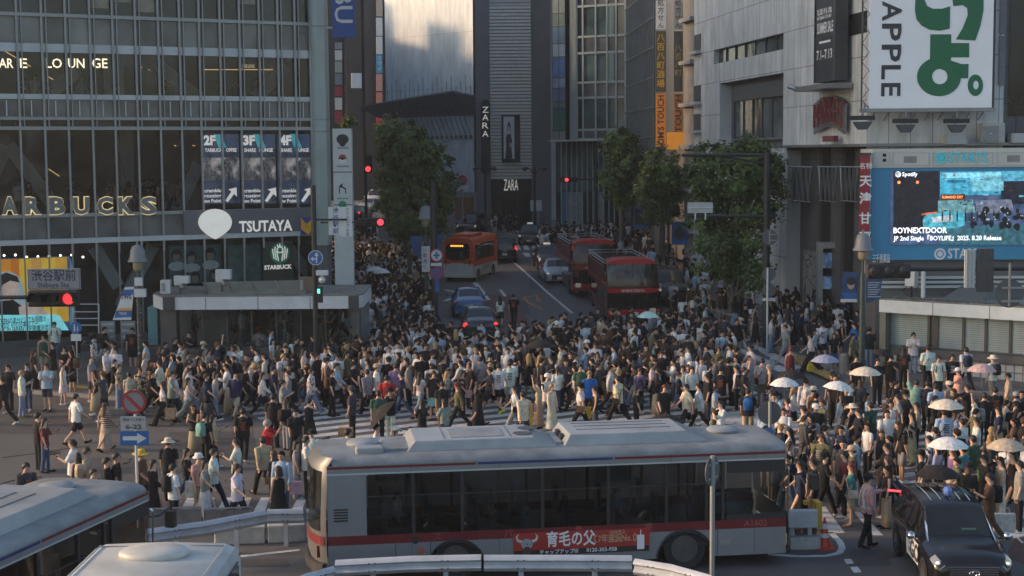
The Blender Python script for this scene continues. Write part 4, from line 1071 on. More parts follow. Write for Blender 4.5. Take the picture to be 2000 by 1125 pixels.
for k in range(14):
 a = gx(1078) + (gx(1225) - gx(1078)) * k / 14; b = gx(1078) + (gx(1225) - gx(1078)) * (k + 1) / 14
 m = MB(); GR.quad(m,a + .04,b - .04,gzz(372),gzz(278),-.76); m.build('podium_window',M_GG,gt)
 m = MB(); GR.quad(m,a + .04,b - .04,gz(126),gzz(376),-.76); m.build('podium_window',mat('shop_pale',(.22,.26,.24),.3,var=.4) if k in (2,3,4,7,8) else mat('shop_blue',(.02,.15,.32),.4) if k == 1 else M_GD,gt)
 m = MB(); GR.box(m,b - .05,b + .05,gz(126),gzz(277),-.75,-.65); m.build('mullion',M_GFR,gt)
CW = Fr(tuple(GF.P(gf(1222),0,0).xy),tuple(at(1278,150,106).xy))
cw = thing('gridded_building','dark curtain walled block with fine metal grid behind vertical restaurant signs','building',CW.P(0,gz(115)))
m = MB(); CW.quad(m,0,CW.L,gz(115),27,0); m.build('glass_wall',mat_panel('grid_glass',(.045,.043,.042),1.15,2.1,line=.035,off=0,lc=(.17,.175,.18),rough=.12,var=.35),cw)
for k in range(15):
 s = CW.L * k / 14; m = MB(); CW.box(m,s - .03,s + .03,gz(115),27,.004,.12); m.build('mullion',M_ALU,cw)
for k in range(14):
 m = MB(); CW.box(m,0,CW.L,4 + k * 2.1,4.08 + k * 2.1,.004,.09); m.build('transom',M_ALU,cw)
m = MB(); CW.box(m,.05,CW.L - .05,2,27,-9,-.05); m.build('core',M_BLACK,cw)
NB = Fr(tuple(CW.P(CW.L + .05,0,0).xy),tuple(at(1340,150,99).xy))
nb = thing('narrow_building','narrow dark block between sign columns and the white department building','building',NB.P(0,gz(100)))
m = MB(); NB.box(m,0,NB.L,2,27,-9,-.02); m.build('wall',mat_panel('brown_grid',(.05,.046,.044),1.0,1.3,line=.04,off=0,lc=(.13,.13,.13),rough=.3,var=.3),nb)
BC = Fr(tuple(at(1337,150,97).xy),tuple(at(1358,150,95).xy))
bc = thing('narrow_building','slim beige concrete column of balconies touching the white building','building',BC.P(0,gz(96)))
m = MB(); BC.box(m,0,BC.L,1,27,-8,0); m.build('wall',mat('beige_concrete',(.20,.195,.18),.8,var=.25,scale=1.2),bc)
for k in range(9):
 m = MB(); BC.box(m,-.05,BC.L + .1,4 + k * 2.7,4.25 + k * 2.7,0,.4); m.build('balcony',mat('balcony_grey',(.26,.26,.25),.7),bc)
def vsign(label,F,x0,x1,segs,d,gl=None,depth=.35):
 p = F.px(x0,segs[-1][1],d)
 t = thing('vertical_sign',label,'sign',F.P(p[0],p[1],d),group=gl)
 for (y0,y1,col,txt,tcol,rot) in segs:
  xm = (x0 + x1) / 2
  s0,s1 = F.px(x0,(y0 + y1) / 2,d)[0],F.px(x1,(y0 + y1) / 2,d)[0]; zb,zt = F.px(xm,y1,d)[1],F.px(xm,y0,d)[1]
  m = MB(); F.box(m,s0,s1,zb + .03,zt - .03,d - depth,d); m.build('panel',mat('signpanel_%02x%02x%02x' % tuple(int(255 * c) for c in col),col,.5,var=.12,emit=.08),t)
  if txt:
   mm = mat('signtext_%02x%02x%02x' % tuple(int(255 * c) for c in tcol),tcol,.5,emit=.08)
   if rot: letters(MB(),txt,(s1 - s0) * .95,F.M((s0 + s1) / 2,(zb + zt) / 2,d + .015),.02,width=(zt - zb) * .9).build('lettering',mm,t) if False else None
   if rot:
    vs,fs = text_mb(txt,1.0,.02); xa,xb = min(v.x for v in vs),max(v.x for v in vs); ya,yb = min(v.y for v in vs),max(v.y for v in vs); Mx = F.M(0,0,d + .015)
    m = MB(); m.add([Mx @ Vector((s0 + (s1 - s0) * (.14 + .72 * ((v.y - ya) if rot < 0 else (yb - v.y)) / (yb - ya)) ,zt - (zt - zb) * (.04 + .92 * ((v.x - xa) if rot < 0 else (xb - v.x)) / (xb - xa)),0)) for v in vs],fs); m.build('lettering',mm,t)
   else:
    sz = min((s1 - s0) * .85,(zt - zb) / (len(txt) * 1.1)); m = MB()
    letters_v(m,txt,sz,F,(s0 + s1) / 2,zt - (zt - zb - sz * 1.1 * len(txt)) / 2,d + .015,1.1,.01); m.build('lettering',mm,t)
 return t
WHT,BLK,ORG,RED_,DYE = (.52,.52,.49),(.02,.02,.02),(.62,.20,.012),(.35,.03,.03),(.06,.05,.025)
FN = Fr(tuple(at(1281,150,98).xy),u=(1,-.2))
vsign('stacked restaurant sign, white top, orange foot reading OMS TOUCH',FN,1281,1300,[(0,58,WHT,'処方せん',BLK,0),(60,180,DYE,'八百八町酒場',(.5,.28,.02),0),(182,287,ORG,"OM'S TOUCH",BLK,1)],0)
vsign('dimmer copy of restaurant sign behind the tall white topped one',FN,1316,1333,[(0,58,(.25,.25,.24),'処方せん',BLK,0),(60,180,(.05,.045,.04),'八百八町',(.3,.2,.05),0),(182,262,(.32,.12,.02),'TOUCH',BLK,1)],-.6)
ob = MB(); p,q = FN.px(1302,292,.1),FN.px(1341,258,.1); FN.box(ob,p[0],q[0],p[1],q[1],-.2,.1); tag(ob.build('sign_board',mat('signpanel_orange',(.75,.30,.02),.5,var=.1,emit=.1)),'bright orange square sign board at the foot of sign columns','sign')
BB = Fr(tuple(at(668,150,182).xy),tuple(at(752,150,184).xy))
b2 = thing('brown_building','dark brown ribbed tower between corner column and the shrouded building','building',BB.P(0,gz(182)))
bx = lambda x: BB.px(x,120)[0]
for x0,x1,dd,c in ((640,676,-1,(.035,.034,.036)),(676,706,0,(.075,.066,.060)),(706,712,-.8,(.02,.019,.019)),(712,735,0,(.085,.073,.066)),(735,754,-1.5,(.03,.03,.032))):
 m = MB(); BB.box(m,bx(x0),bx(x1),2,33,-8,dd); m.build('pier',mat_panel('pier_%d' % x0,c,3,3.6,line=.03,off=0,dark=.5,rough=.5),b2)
hb = thing('unseen_shade_block','unseen block added behind the glass building to shade the shrouded one','building',(-30,139,2))
m = MB(); m.box(-45,-19.5,126.01,152,1,22.6); m.build('wall',M_DKGREY,hb)  # unseen block added to keep the low sun off the sheeting
m = MB(); m.box(-45,-19.8,104,126,1,30); m.build('tall_shade_wall',M_DKGREY,hb)  # taller unseen part added to shade the towers up the road
for a,b,h in ((128,130,26),(132.5,134,24.4),(136,137,27),(139,142.5,25),(146,149,26)):
 m = MB(); m.box(-26,-19.6,a,b,22.61,h); m.build('roof_shade_box',M_DKGREY,hb)  # boxes added to give the sunlit patches a jagged lower edge
vsign('stack of pale red and blue signs beside the shrouded building',BB,736,747,[(-10,32,(.40,.30,.25),None,BLK,0),(34,70,WHT,None,BLK,0),(71,106,WHT,None,BLK,0),(107,143,(.05,.22,.36),'ミライ',WHT,0),(144,178,(.45,.22,.18),None,BLK,0),(180,215,(.45,.16,.12),None,BLK,0),(222,245,(.45,.03,.05),None,BLK,0)],.8)
FK = Fr(tuple(at(650,150,95).xy),u=(1,.1))
vsign('stack of small grey and red shop signs behind corner column',FK,654,668,[(82,96,(.25,.26,.26),None,BLK,0),(97,118,WHT,None,BLK,0),(119,142,(.3,.32,.3),None,BLK,0),(143,166,(.15,.2,.23),None,BLK,0),(168,188,(.30,.04,.05),None,WHT,0),(190,215,WHT,None,BLK,0),(216,240,(.30,.04,.06),None,WHT,0)],.3)
nt_ = MB(); p,q = BB.px(687,172,.3),BB.px(706,143,.3); BB.box(nt_,p[0],q[0],p[1],q[1],.02,.3); tag(nt_.build('notice_board',M_WHITE),'small white framed notice high on the brown ribbed tower','sign')
bu = thing('hanging_banner','deep blue banner with sideways white letters BU at the top edge','banner',at(670,73,69.5))
FBU = Fr(tuple(at(649,27,69.5).xy),tuple(at(693,27,69.5).xy))
z0,z1 = at(670,73,69.5).z,at(670,-80,69.5).z
m = MB(); FBU.box(m,0,FBU.L,z0,z1,-.12,0); m.build('cloth',mat('banner_blue',(.012,.055,.22),.6,var=.08),bu)
vs,fs = text_mb('IBU',1.0,.01); xa,xb = min(v.x for v in vs),max(v.x for v in vs); ya,yb = min(v.y for v in vs),max(v.y for v in vs); zt = at(670,-32,69.5).z; zb = at(670,45,69.5).z
m = MB(); m.add([FBU.P(FBU.L * (.1 + .8 * (v.y - ya) / (yb - ya)),zt + (zb - zt) * (v.x - xa) / (xb - xa),.012) for v in vs],fs); m.build('lettering',mat('banner_cream',(.45,.46,.44),.6),bu)
m = MB(); FBU.box(m,-.35,-.02,z0 + .4,z0 + .5,-.1,0); FBU.box(m,-.35,-.02,z0 + 2.5,z0 + 2.6,-.1,0); m.build('bracket',M_ALU,bu)
for nm,lab,x0,x1,y_,c in (('distant_building','far dark block closing the street left of the round tree',560,760,190,(.05,.052,.055)),('distant_building','far grey block closing the end of the main road',740,1100,205,(.09,.092,.095)),('distant_building','far block hidden behind the right hand street trees',1090,1420,175,(.045,.045,.048))):
 FD = Fr(tuple(at(x0,300,y_).xy),tuple(at(x1,300,y_).xy)); t = thing(nm,lab,'building',FD.P(0,gz(y_)))
 m = MB(); FD.quad(m,0,FD.L,2,34); m.build('wall',mat_panel('distant_%d' % x0,c,2.2,3.0,line=.5,off=0,dark=.4,rough=.4,var=.3),t)
 m = MB(); FD.box(m,.1,FD.L - .1,2,34,-12,-.05); m.build('core',M_BLACK,t)
hd = thing('site_hoarding','pale hoarding with a wooden panel along the foot of shrouded building','hoarding',at(900,430,136.5))
FH = Fr(tuple(at(780,420,137).xy),tuple(at(935,420,134).xy))
m = MB(); FH.box(m,0,FH.L,gz(135),at(850,375,136).z,-.1,0); m.build('panel',mat('hoarding_grey',(.24,.25,.245),.6,var=.2),hd)
m = MB(); p,q = FH.px(888,428,.02),FH.px(925,385,.02); FH.box(m,p[0],q[0],p[1],q[1],.002,.03); m.build('wood_panel',mat('hoarding_wood',(.20,.11,.055),.7,var=.3),hd)
# subway entrance kiosks
M_TILE = mat_panel('white_tile',(.42,.43,.42),.33,.33,line=.03,off=0,dark=.4,rough=.3)
KF = Fr(tuple(at(319,600,60.5).xy),tuple(at(700,600,60.5).xy))
ks = thing('subway_kiosk','flat roofed glass subway shelter with cameras on its roof below the cafe signs','kiosk',KF.P(0,gz(60)))
kz = lambda y: KF.px(500,y)[1]
zc0,zc1 = kz(604),kz(580)
Mk = KF.M(); ol = [(-.75,-1.4),(-.05,.02),(KF.L,.02),(KF.L + .15,-.6),(KF.L + .1,-4.6),(-.75,-4.6)]
m = MB(); m.loft([[Mk @ Vector((s,z_,d)) for s,d in ol] for z_ in (zc0,zc1)]); m.build('canopy',mat('canopy_grey',(.55,.57,.58),.5,var=.15,scale=1.5),ks)
m = MB(); m.loft([[Mk @ Vector((s * 1.0,z_,d - .15)) for s,d in ol] for z_ in (zc1 + .002,zc1 + .06)]); m.build('roof_deck',mat('roof_dirt',(.16,.155,.14),.9,var=.4,scale=2),ks)
m = MB(); KF.box(m,.0,.48,zc0 - .01,zc1 + .01,-.5,.05); m.build('corner_block',M_ALUD,ks)
m = MB(); KF.box(m,KF.L - .4,KF.L + .02,zc0 - .01,zc1 + .01,-.5,.05); m.build('corner_block',M_ALUD,ks)
for x in (402,504,606):
 s = KF.px(x,595)[0]; m = MB(); KF.box(m,s - .012,s + .012,zc0,zc1,.021,.026); m.build('fascia_joint',M_ALUD,ks)
m = MB(); s0,s1 = KF.px(385,570)[0],KF.px(590,570)[0]
m.loft([[KF.P(s0 + .35,zc1 + .05,-.6),KF.P(s0 + .35,zc1 + .05,-2.4),KF.P(s0 - .3,zc1 + .42,-2.4)],[KF.P(s1,zc1 + .05,-.6),KF.P(s1,zc1 + .05,-2.4),KF.P(s1 - .35,zc1 + .48,-2.4)]]); m.build('skylight',mat('mossy_glass',(.17,.17,.125),.4,var=.3,scale=2),ks)
for k in range(5):
 s = s0 + .1 + (s1 - s0 - .3) * k / 4; m = MB(); m.tube([KF.P(s + .28,zc1 + .08,-.6),KF.P(s - .28,zc1 + .46,-2.4)],.035,4); m.build('skylight_rib',M_ALU,ks)
M_LED = mat('dark_ledge',(.07,.068,.066),.6,var=.2,scale=2)
zle = 1.35
m = MB(); KF.box(m,-.3,KF.L + .1,zle - .25,zle,-.5,.25); m.build('ledge',M_LED,ks)
m = MB(); KF.wall(m,-.2,KF.L,gz(60) - .1,zle - .25,d=.1); m.build('tiled_wall',M_TILE,ks)
m = MB(); KF.box(m,-.2,KF.L,gz(60) - .1,zle - .26,-.4,.095); m.build('wall_core',M_DKGREY,ks)
m = MB(); KF.box(m,-.2,.45,zle,zc0,-.9,-.25); m.build('pier',M_STONE,ks)
m = MB(); KF.box(m,KF.L - .3,KF.L,zle,zc0,-.9,-.25); m.build('pier',M_STONE,ks)
for k in range(7):
 a = .5 + (KF.L - .9) * k / 7; b = .5 + (KF.L - .9) * (k + 1) / 7
 m = MB(); KF.quad(m,a + .03,b - .03,zle + .002,zc0 - .002,-.4); m.build('window',M_GLC,ks)
 m = MB(); KF.box(m,b - .03,b + .03,zle,zc0,-.45,-.36); m.build('mullion',M_ALUD,ks)
m = MB(); KF.box(m,-.5,KF.L,gz(60),zc0 - .01,-4.6,-4.5); m.build('rear_wall',mat('kiosk_back',(.24,.25,.25),.6,var=.3),ks)
m = MB(); KF.box(m,-.95,-.55,zle,zc0,-3.5,-1.2); m.build('advert_panel',mat('aqua_panel',(.10,.24,.27),.4,var=.2),ks)
K2 = Fr(tuple(at(1717,600,60.0).xy),tuple(at(2040,600,55.9).xy))
k2 = thing('subway_kiosk','white canopied subway shelter with closed roller shutters at the right','kiosk',K2.P(0,gz(60)))
y2 = lambda x,y: K2.px(x,y)[1]
zc0,zc1 = y2(1760,612),y2(1760,588)
m = MB(); K2.box(m,0,K2.L + 3,zc0,zc1,-4.5,0); m.build('canopy',mat('canopy_white',(.66,.665,.65),.5,var=.15,scale=1.5),k2)
m = MB(); K2.box(m,0.02,K2.L + 3,zc1 + .002,zc1 + .08,-4.5,-.02); m.build('roof_deck',MATS['roof_dirt'],k2)
m = MB()
for k in range(60): m.sphere(K2.P(.1 + k * .12,zc1 + .1,-.08),.045,6,4)
m.build('gutter_chain',M_ALUD,k2)
for x in (1822,1933):
 s = K2.px(x,600)[0]; m = MB(); K2.box(m,s - .012,s + .012,zc0,zc1,.001,.006); m.build('fascia_joint',M_ALUD,k2)
zl2 = y2(1850,684)
m = MB(); K2.box(m,.7,K2.L + 3,zl2 - .3,zl2,-.6,.3); m.build('ledge',M_LED,k2)
m = MB(); K2.wall(m,.6,K2.L + 3,gz(58) - .15,zl2 - .3,d=.12); m.build('tiled_wall',M_TILE,k2)
m = MB(); K2.box(m,.6,K2.L + 3,gz(58) - .15,zl2 - .31,-.5,.115); m.build('wall_core',M_DKGREY,k2)
M_SHUT = mat_panel('roller_shutter',(.30,.345,.33),9,.085,line=.012,off=0,dark=.6,rough=.5,var=.02)
cuts = [1728,1806,1822,1874,1918,1966,2010,2060]
for k in range(7):
 a,b = K2.px(cuts[k],650)[0],K2.px(cuts[k + 1],650)[0]
 m = MB(); K2.quad(m,a + .05,b - .05,zl2 + .002,zc0 - .002,-.45)
 m.build('roller_shutter' if k != 1 else 'post',M_SHUT if k != 1 else mat('post_brown',(.06,.05,.045),.5),k2)
 m = MB(); K2.box(m,b - .05,b + .05,zl2,zc0,-.48,-.38); m.build('post',mat('post_brown',(.06,.05,.045),.5),k2)
m = MB(); K2.box(m,0.02,.28,gz(60) - .1,zc0 - .002,-4,-.02); m.build('end_wall',mat('olive_wall',(.17,.165,.125),.7,var=.15),k2)
m = MB(); K2.box(m,.05,K2.L + 3,gz(60),zc0 - .002,-4.4,-.5); m.build('core',M_DKGREY,k2)
sk = MB(); s0,s1 = K2.px(1842,585,-1)[0],K2.px(1922,585,-1)[0]
sk.loft([[K2.P(s0,zc1 + .08,-.8),K2.P(s0,zc1 + .08,-3),K2.P(s0 + .2,zc1 + .6,-3)],[K2.P(s1,zc1 + .08,-.8),K2.P(s1,zc1 + .08,-3),K2.P(s1 - .4,zc1 + .6,-3)]]); sk.build('skylight',mat('grey_skylight',(.12,.13,.125),.4),k2)
# vehicles
M_TYRE = mat('tyre',(.018,.018,.019),.85,var=.2,scale=6)
M_RIM = mat('wheel_rim',(.11,.11,.113),.4,.6,var=.2)
M_CAR = mat_obj('car_paint',rough=.18,scale=2,var=.06,bump=0,spec=.6)
M_CGL = mat_pane('car_glass',(.012,.014,.015),rough=.04,var=.3,spec=.55)
M_CHR = mat('chrome',(.6,.6,.61),.15,1.0,var=.05)
M_POLG_ = mat('lamp_grey',(.25,.25,.24),.3)
M_HEAD = mat('headlight_glass',(.22,.23,.22),.1,.5,emit=.06,ecol=(1,.93,.75))
M_TAILR = mat('tail_light_red',(.35,.01,.012),.25,emit=.9,ecol=(1,.03,.03))
M_AMB = mat('amber_lens',(.5,.18,.02),.3)
M_PLATE = mat('number_plate',(.50,.52,.48),.5)
M_TRIM = mat('black_trim',(.02,.02,.021),.55)
M_LAMPON = mat('front_lamp_on',(.9,.85,.7),.2,emit=.25,ecol=(1,.88,.62))
def wheel(par,x,y,r,side,w=.2,rim=M_RIM,name='wheel'):
 """a wheel with its axle along local y"""
 M = local(par)
 m = MB(); pr = [(.62,0),(.62,.02),(.97,.0),(1,.04),(1,w - .04),(.97,w),(.62,w)]
 m.loft([[M @ Vector((x + r * q * math.cos(k * PI / 10),y + side * (-d),r + r * q * math.sin(k * PI / 10))) for k in range(20)] for q,d in pr],cap=True)
 wo = m.build(name,M_TYRE,par,smooth=40)
 m = MB(); n_ = 20
 m.loft([[M @ Vector((x + r * q * math.cos(k * PI / 10),y + side * d,r + r * q * math.sin(k * PI / 10))) for k in range(n_)] for q,d in ((.63,.004),(.5,-.05),(.2,-.03),(.16,.02),(.02,.02))],cap=True)
 for k in range(8):
  a = k * PI / 4; m.sphere(M @ Vector((x + r * .33 * math.cos(a),y + side * -.025,r + r * .33 * math.sin(a))),r * .045,5,4)
 ro = m.build('rim',rim,wo,smooth=40)
 return wo
class CarShape:
 """body surface from stations along x (0 = nose, +x towards the tail): (x, half width, sill, belt, top, half width of top)"""
 def __init__(s,st): s.st = st
 def sec(s,x):
  st = s.st
  if x <= st[0][0]: return st[0][1:]
  for a,b in zip(st,st[1:]):
   if x <= b[0]:
    k = (x - a[0]) / (b[0] - a[0]); return [p + (q - p) * k for p,q in zip(a[1:],b[1:])]
  return st[-1][1:]
 def pt(s,x,q,off=0.0):
  """q: 0 roof centre .. 1 roof edge .. 2 belt .. 3 sill (mid) .. 4 bottom; the sign picks the side"""
  w,zb,zl,zt,wt = s.sec(x); sg = -1 if q < 0 else 1; a = abs(q)
  P = [(0,zt + .012),(wt,zt - .03),(w - .01,zl),(w,(zl + zb) / 2),(w * .965,zb)]
  i = min(3,int(a)); f = a - i
  y,z = P[i][0] + (P[i + 1][0] - P[i][0]) * f,P[i][1] + (P[i + 1][1] - P[i][1]) * f
  if i == 0: z = P[0][1] + (P[1][1] - P[0][1]) * f * f
  d = Vector((P[i + 1][1] - P[i][1],P[i + 1][0] - P[i][0]))
  ny,nz = -(P[i + 1][1] - P[i][1]),(P[i + 1][0] - P[i][0]); l = math.hypot(ny,nz) or 1
  return Vector((x,sg * (y + off * ny / l),z + off * nz / l))
 QS = (0,.5,1,1.25,1.6,2,2.4,3,3.6,4)
 def shell(s,M):
  m = MB(); qs = [-q for q in reversed(s.QS[1:])] + list(s.QS)
  m.loft([[M @ s.pt(st[0],q) for q in qs] for st in s.st]); return m
 def patch(s,M,x0,x1,q0,q1,off=.006,nx=4,nq=3,mb=None):
  m = mb or MB(); g = [[M @ (s.pt(x0 + (x1 - x0) * i / nx,q0 + (q1 - q0) * j / nq,off)) for j in range(nq + 1)] for i in range(nx + 1)]
  return m.loft(g,cap=False,closed=False)
TAXI = CarShape([(0,.62,.30,.60,.74,.50),(.06,.76,.24,.70,.86,.60),(.25,.82,.22,.80,.955,.68),(.6,.84,.22,.88,1.0,.70),(1.0,.845,.22,.95,1.06,.70),(1.12,.847,.22,.97,1.12,.69),
     (1.78,.847,.22,.99,1.64,.60),(1.95,.847,.22,1.0,1.70,.60),(2.4,.847,.22,1.0,1.755,.61),(3.2,.847,.22,1.0,1.75,.61),(3.9,.845,.22,1.0,1.69,.60),(4.1,.835,.24,.99,1.60,.58),(4.32,.81,.28,.96,1.10,.64),(4.40,.76,.34,.9,.97,.60)])
TAXI.st = [(a,b,c,.22 + (d - .22) * .95,.22 + (e - .22) * .93,f) for a,b,c,d,e,f in TAXI.st]
SEDAN = CarShape([(0,.60,.28,.52,.60,.45),(.08,.78,.22,.62,.72,.58),(.5,.86,.2,.72,.84,.68),(1.1,.88,.2,.82,.94,.70),(1.3,.89,.2,.85,.99,.70),(2.0,.89,.2,.88,1.38,.56),(2.5,.89,.2,.89,1.45,.56),(3.2,.89,.2,.9,1.42,.55),(3.9,.88,.2,.92,1.06,.60),(4.5,.86,.22,.86,1.0,.62),(4.72,.80,.28,.78,.92,.60),(4.8,.72,.34,.72,.84,.5)])
VAN = CarShape([(0,.62,.32,.70,.86,.55),(.08,.82,.25,.82,1.0,.66),(.45,.88,.23,.95,1.12,.74),(.75,.89,.23,1.0,1.22,.72),(1.5,.9,.23,1.05,1.84,.66),(2.0,.9,.23,1.06,1.92,.68),(4.2,.9,.23,1.06,1.90,.68),(4.7,.88,.25,1.05,1.82,.66),(4.88,.86,.3,1.0,1.3,.70),(4.94,.8,.36,.9,1.0,.62)])
def car(shape,name,label,cat,loc,rz,colour,group=None,taxi=False,lamps=True,brake=False,roof_lamp=None,detail=False):
 """nose at local x = 0; rz turns local -x (forwards) to the driving direction"""
 t = thing(name,label,cat,loc,rz,group); M = local(t); Ln = shape.st[-1][0]
 b = shape.shell(M).build('body',M_CAR,t,smooth=50,col=colour)
 van = shape is VAN; tx = shape is TAXI
 ws = (1.14,1.76) if tx else (1.33,1.98) if shape is SEDAN else (.80,1.48)
 shape.patch(M,ws[0],ws[1],-.95,.95,nx=5,nq=6).build('windscreen',M_CGL,t,smooth=40)
 rw = (3.95,4.28) if tx else (3.28,3.85) if shape is SEDAN else (4.3,4.84)
 shape.patch(M,rw[0],rw[1],-.93,.93,nx=4,nq=6).build('rear_window',M_CGL,t,smooth=40)
 wins = ((1.62,2.45),(2.52,3.28),(3.34,3.88)) if tx else ((1.75,2.5),(2.56,3.35)) if shape is SEDAN else ((1.35,2.3),(2.38,3.4),(3.48,4.5))
 for x0,x1 in wins:
  for s in (-1,1):
   shape.patch(M,x0,x1,s * 1.16,s * 1.93,nx=4,nq=3).build('side_window',M_CGL,t,smooth=40)
 wx = (.80,Ln - .85); r = .31 if not van else .33
 for x in wx:
  for s in (-1,1):
   w_ = shape.sec(x)[0]
   m = MB(); m.loft([[M @ Vector((x + (r + .07) * q * math.cos(k * PI / 12),s * (w_ + d),r + (r + .07) * q * math.sin(k * PI / 12))) for k in range(13)] for q,d in ((1,.008),(.2,.008))],cap=False,closed=False)
   m.add([M @ Vector((x + (r + .07) * math.cos(a_),s * (w_ + .0075),r + (r + .07) * math.sin(a_))) for a_ in [k * PI / 12 for k in range(13)]] ,[tuple(range(13))]); m.build('wheel_arch',M_TRIM,t)
   wheel(t,x,s * (w_ + .012),r,s,.18)
 for s in (-1,1):
  m = MB(); hx = .1 if tx else .12
  shape.patch(M,.03 if tx else .05,.34,s * 1.15,s * 2.02,off=.012,nx=3,nq=3,mb=m)
  m.build('headlight',M_HEAD if not lamps else M_HEAD,t,smooth=30)
  if lamps:
   m = MB(); p = shape.pt(.10,s * 1.55,.02); m.sphere(M @ p,(.05,.05,.035),8,5); m.build('head_lamp_bulb',M_LAMPON,t)
  m = MB(); shape.patch(M,Ln - .16 if not van else Ln - .1,Ln - .02,s * 1.25,s * 2.3,off=.012,nx=2,nq=3,mb=m); m.build('tail_light',M_TAILR if brake else mat('tail_light_off',(.16,.012,.012),.25),t)
  p = shape.pt(ws[0] + .25,s * 2.0,0)
  m = MB(); m.sphere(M @ (p + Vector((-.12,s * .17,.10))),(.10,.12,.09),10,6); m.tube([M @ p,M @ (p + Vector((-.1,s * .12,.05)))],.025,5)
  m.build('wing_mirror',M_CHR if tx else M_CAR,t,smooth=40,col=colour)
  m = MB()
  for hx in ((2.35,3.1) if not van else (2.1,3.3)):
   q = shape.pt(hx,s * 2.22,.03); m.box(q.x - .09,q.x + .09,q.y - .012,q.y + .012,q.z - .014,q.z + .014,M)
   m.build('door_handle',M_CHR,t); m = MB()
 w0 = shape.sec(.1)[0]
 zg = .62 if tx else .5 if shape is SEDAN else .66
 def front(y0,y1,z0,z1,d,mm,nm,par=t):
  xs = 0.012 - d
  m = MB(); m.box(xs,xs + .05 + d,y0,y1,z0,z1,M); return m.build(nm,mm,par)
 g = front(-.50,.50,zg - .17,zg + .08,.02,M_TRIM,'grille')
 m = MB()
 for k in range(5): m.box(-.03,0,-.49,.49,zg - .155 + k * .048,zg - .14 + k * .048,M)
 m.box(-.032,0,-.52,.52,zg + .08,zg + .105,M); m.box(-.032,0,-.52,.52,zg - .195,zg - .17,M)
 m.build('grille_bar',M_CHR,g)
 m = MB(); m.tube([M @ Vector((-.045,.10 * math.cos(k * PI / 8),zg - .04 + .06 * math.sin(k * PI / 8))) for k in range(17)],.01,4); m.tube([M @ Vector((-.045,.04 * math.cos(k * PI / 8),zg - .04 + .06 * math.sin(k * PI / 8))) for k in range(17)],.008,4); m.build('emblem',M_CHR,g)
 m = MB(); m.box(-.05,.12,-w0 * .95,w0 * .95,.24,zg - .22,M); m.build('bumper',M_CAR,t,col=colour,bevel=.03)
 m = MB(); m.box(-.06,-.048,-.17,.17,.32,.47,M); m.build('number_plate',M_PLATE,t)
 m = MB(); m.box(Ln - .02,Ln + .05,-w0 * .95,w0 * .95,.28,.52,M); m.build('rear_bumper',M_CAR,t,col=colour,bevel=.03)
 m = MB(); m.box(Ln + .052,Ln + .06,-.17,.17,.56,.71,M); m.build('number_plate',M_PLATE,t)
 m = MB(); shape.patch(M,ws[1] + .02,rw[0] - .02,.98,1.06,off=.014,nx=6,nq=1,mb=m); shape.patch(M,ws[1] + .02,rw[0] - .02,-.98,-1.06,off=.014,nx=6,nq=1,mb=m)
 m.build('roof_trim',M_CHR if tx else M_TRIM,t)
 for s in (-1,1):
  m = MB(); shape.patch(M,1.15 if not van else .9,Ln - .6,s * 1.97,s * 2.03,off=.012,nx=8,nq=1,mb=m); m.build('belt_trim',M_CHR if tx else M_TRIM,t)
  for dx in (2.48,3.30):
   m = MB(); shape.patch(M,dx,dx + .012,s * 2.03,s * 3.7,off=.004,nx=1,nq=4,mb=m); m.build('door_seam',M_TRIM,t)
 if tx and detail:
  for k in range(5):
   y = -.42 + k * .21; m = MB(); P = [shape.pt(x,y / .61,.016) for x in (2.05,2.5,3.0,3.5,3.85)]
   m.tube([M @ p for p in P],.011,4); m.build('roof_rib',M_CHR,t)
  for s in (-1,1):
   m = MB(); shape.patch(M,1.0,1.75,s * .99,s * 1.12,off=.014,nx=4,nq=1,mb=m); m.build('pillar_trim',M_CHR,t)
  for s in (-1,1):
   m = MB(); shape.patch(M,1.32,2.46,s * 2.32,s * 3.62,off=.010,nx=4,nq=4,mb=m); pn = m.build('advert_panel',mat('panel_white',(.62,.62,.60),.4),t)
   q = shape.pt(1.62,s * 3.0,.014)
   Ms = Matrix.Identity(4)
   ux = Vector((-1,0,0)) if s > 0 else Vector((1,0,0))
   for i in range(3):
    Ms[i][0],Ms[i][1],Ms[i][2],Ms[i][3] = ux[i],(0,0,1)[i],(0,s,0)[i],q[i]
   letters(MB(),'GO',.52,M @ Ms,.03).build('advert_logo',M_INK,pn)
   for k_,tx_ in enumerate(('Taxi','App')):
    Mt = Ms.copy(); Mt[0][3] += .48; Mt[2][3] += .10 - .15 * k_
    letters(MB(),tx_,.13,M @ Mt,.02).build('advert_text',M_INK,pn)
  m = MB(); m.box(1.25,1.28,-.35,-.05,1.12,1.2,M); m.build('dash_screen',mat('dash_green',(.05,.12,.09),.4,emit=.08),t)
 if tx:
  m = MB()
  if roof_lamp: m.sphere(M @ Vector((2.35,0,1.75)),(.10,.12,.11),10,7); m.build('roof_sign',mat('roof_globe',(.10,.16,.42),.3,var=.4,scale=9,emit=.05),t)
  else: m.box(2.2,2.45,-.22,.22,1.64,1.75,M); m.build('roof_sign',M_SIGNW,t,bevel=.02)
 return t
def heading(deg):          # 0 = towards the camera (-Y), 180 = away
 return RAD(90 + deg)
BLACK_,SILV,BLUE_ = (.008,.008,.009),(.32,.33,.34),(.05,.11,.22)
car(TAXI,'taxi','black taxi with white GO side panel waiting at the bottom right','taxi',(9.40,29.7,0),heading(-3),BLACK_,detail=True,roof_lamp=True)
def up(px,py,y):
 p = at(px,py,y); return Vector((p.x,p.y,gz(p.y)))
p = up(1033,475,118); car(TAXI,'taxi','black taxi coming over the far zebra crossing','taxi',p,heading(-3),BLACK_)
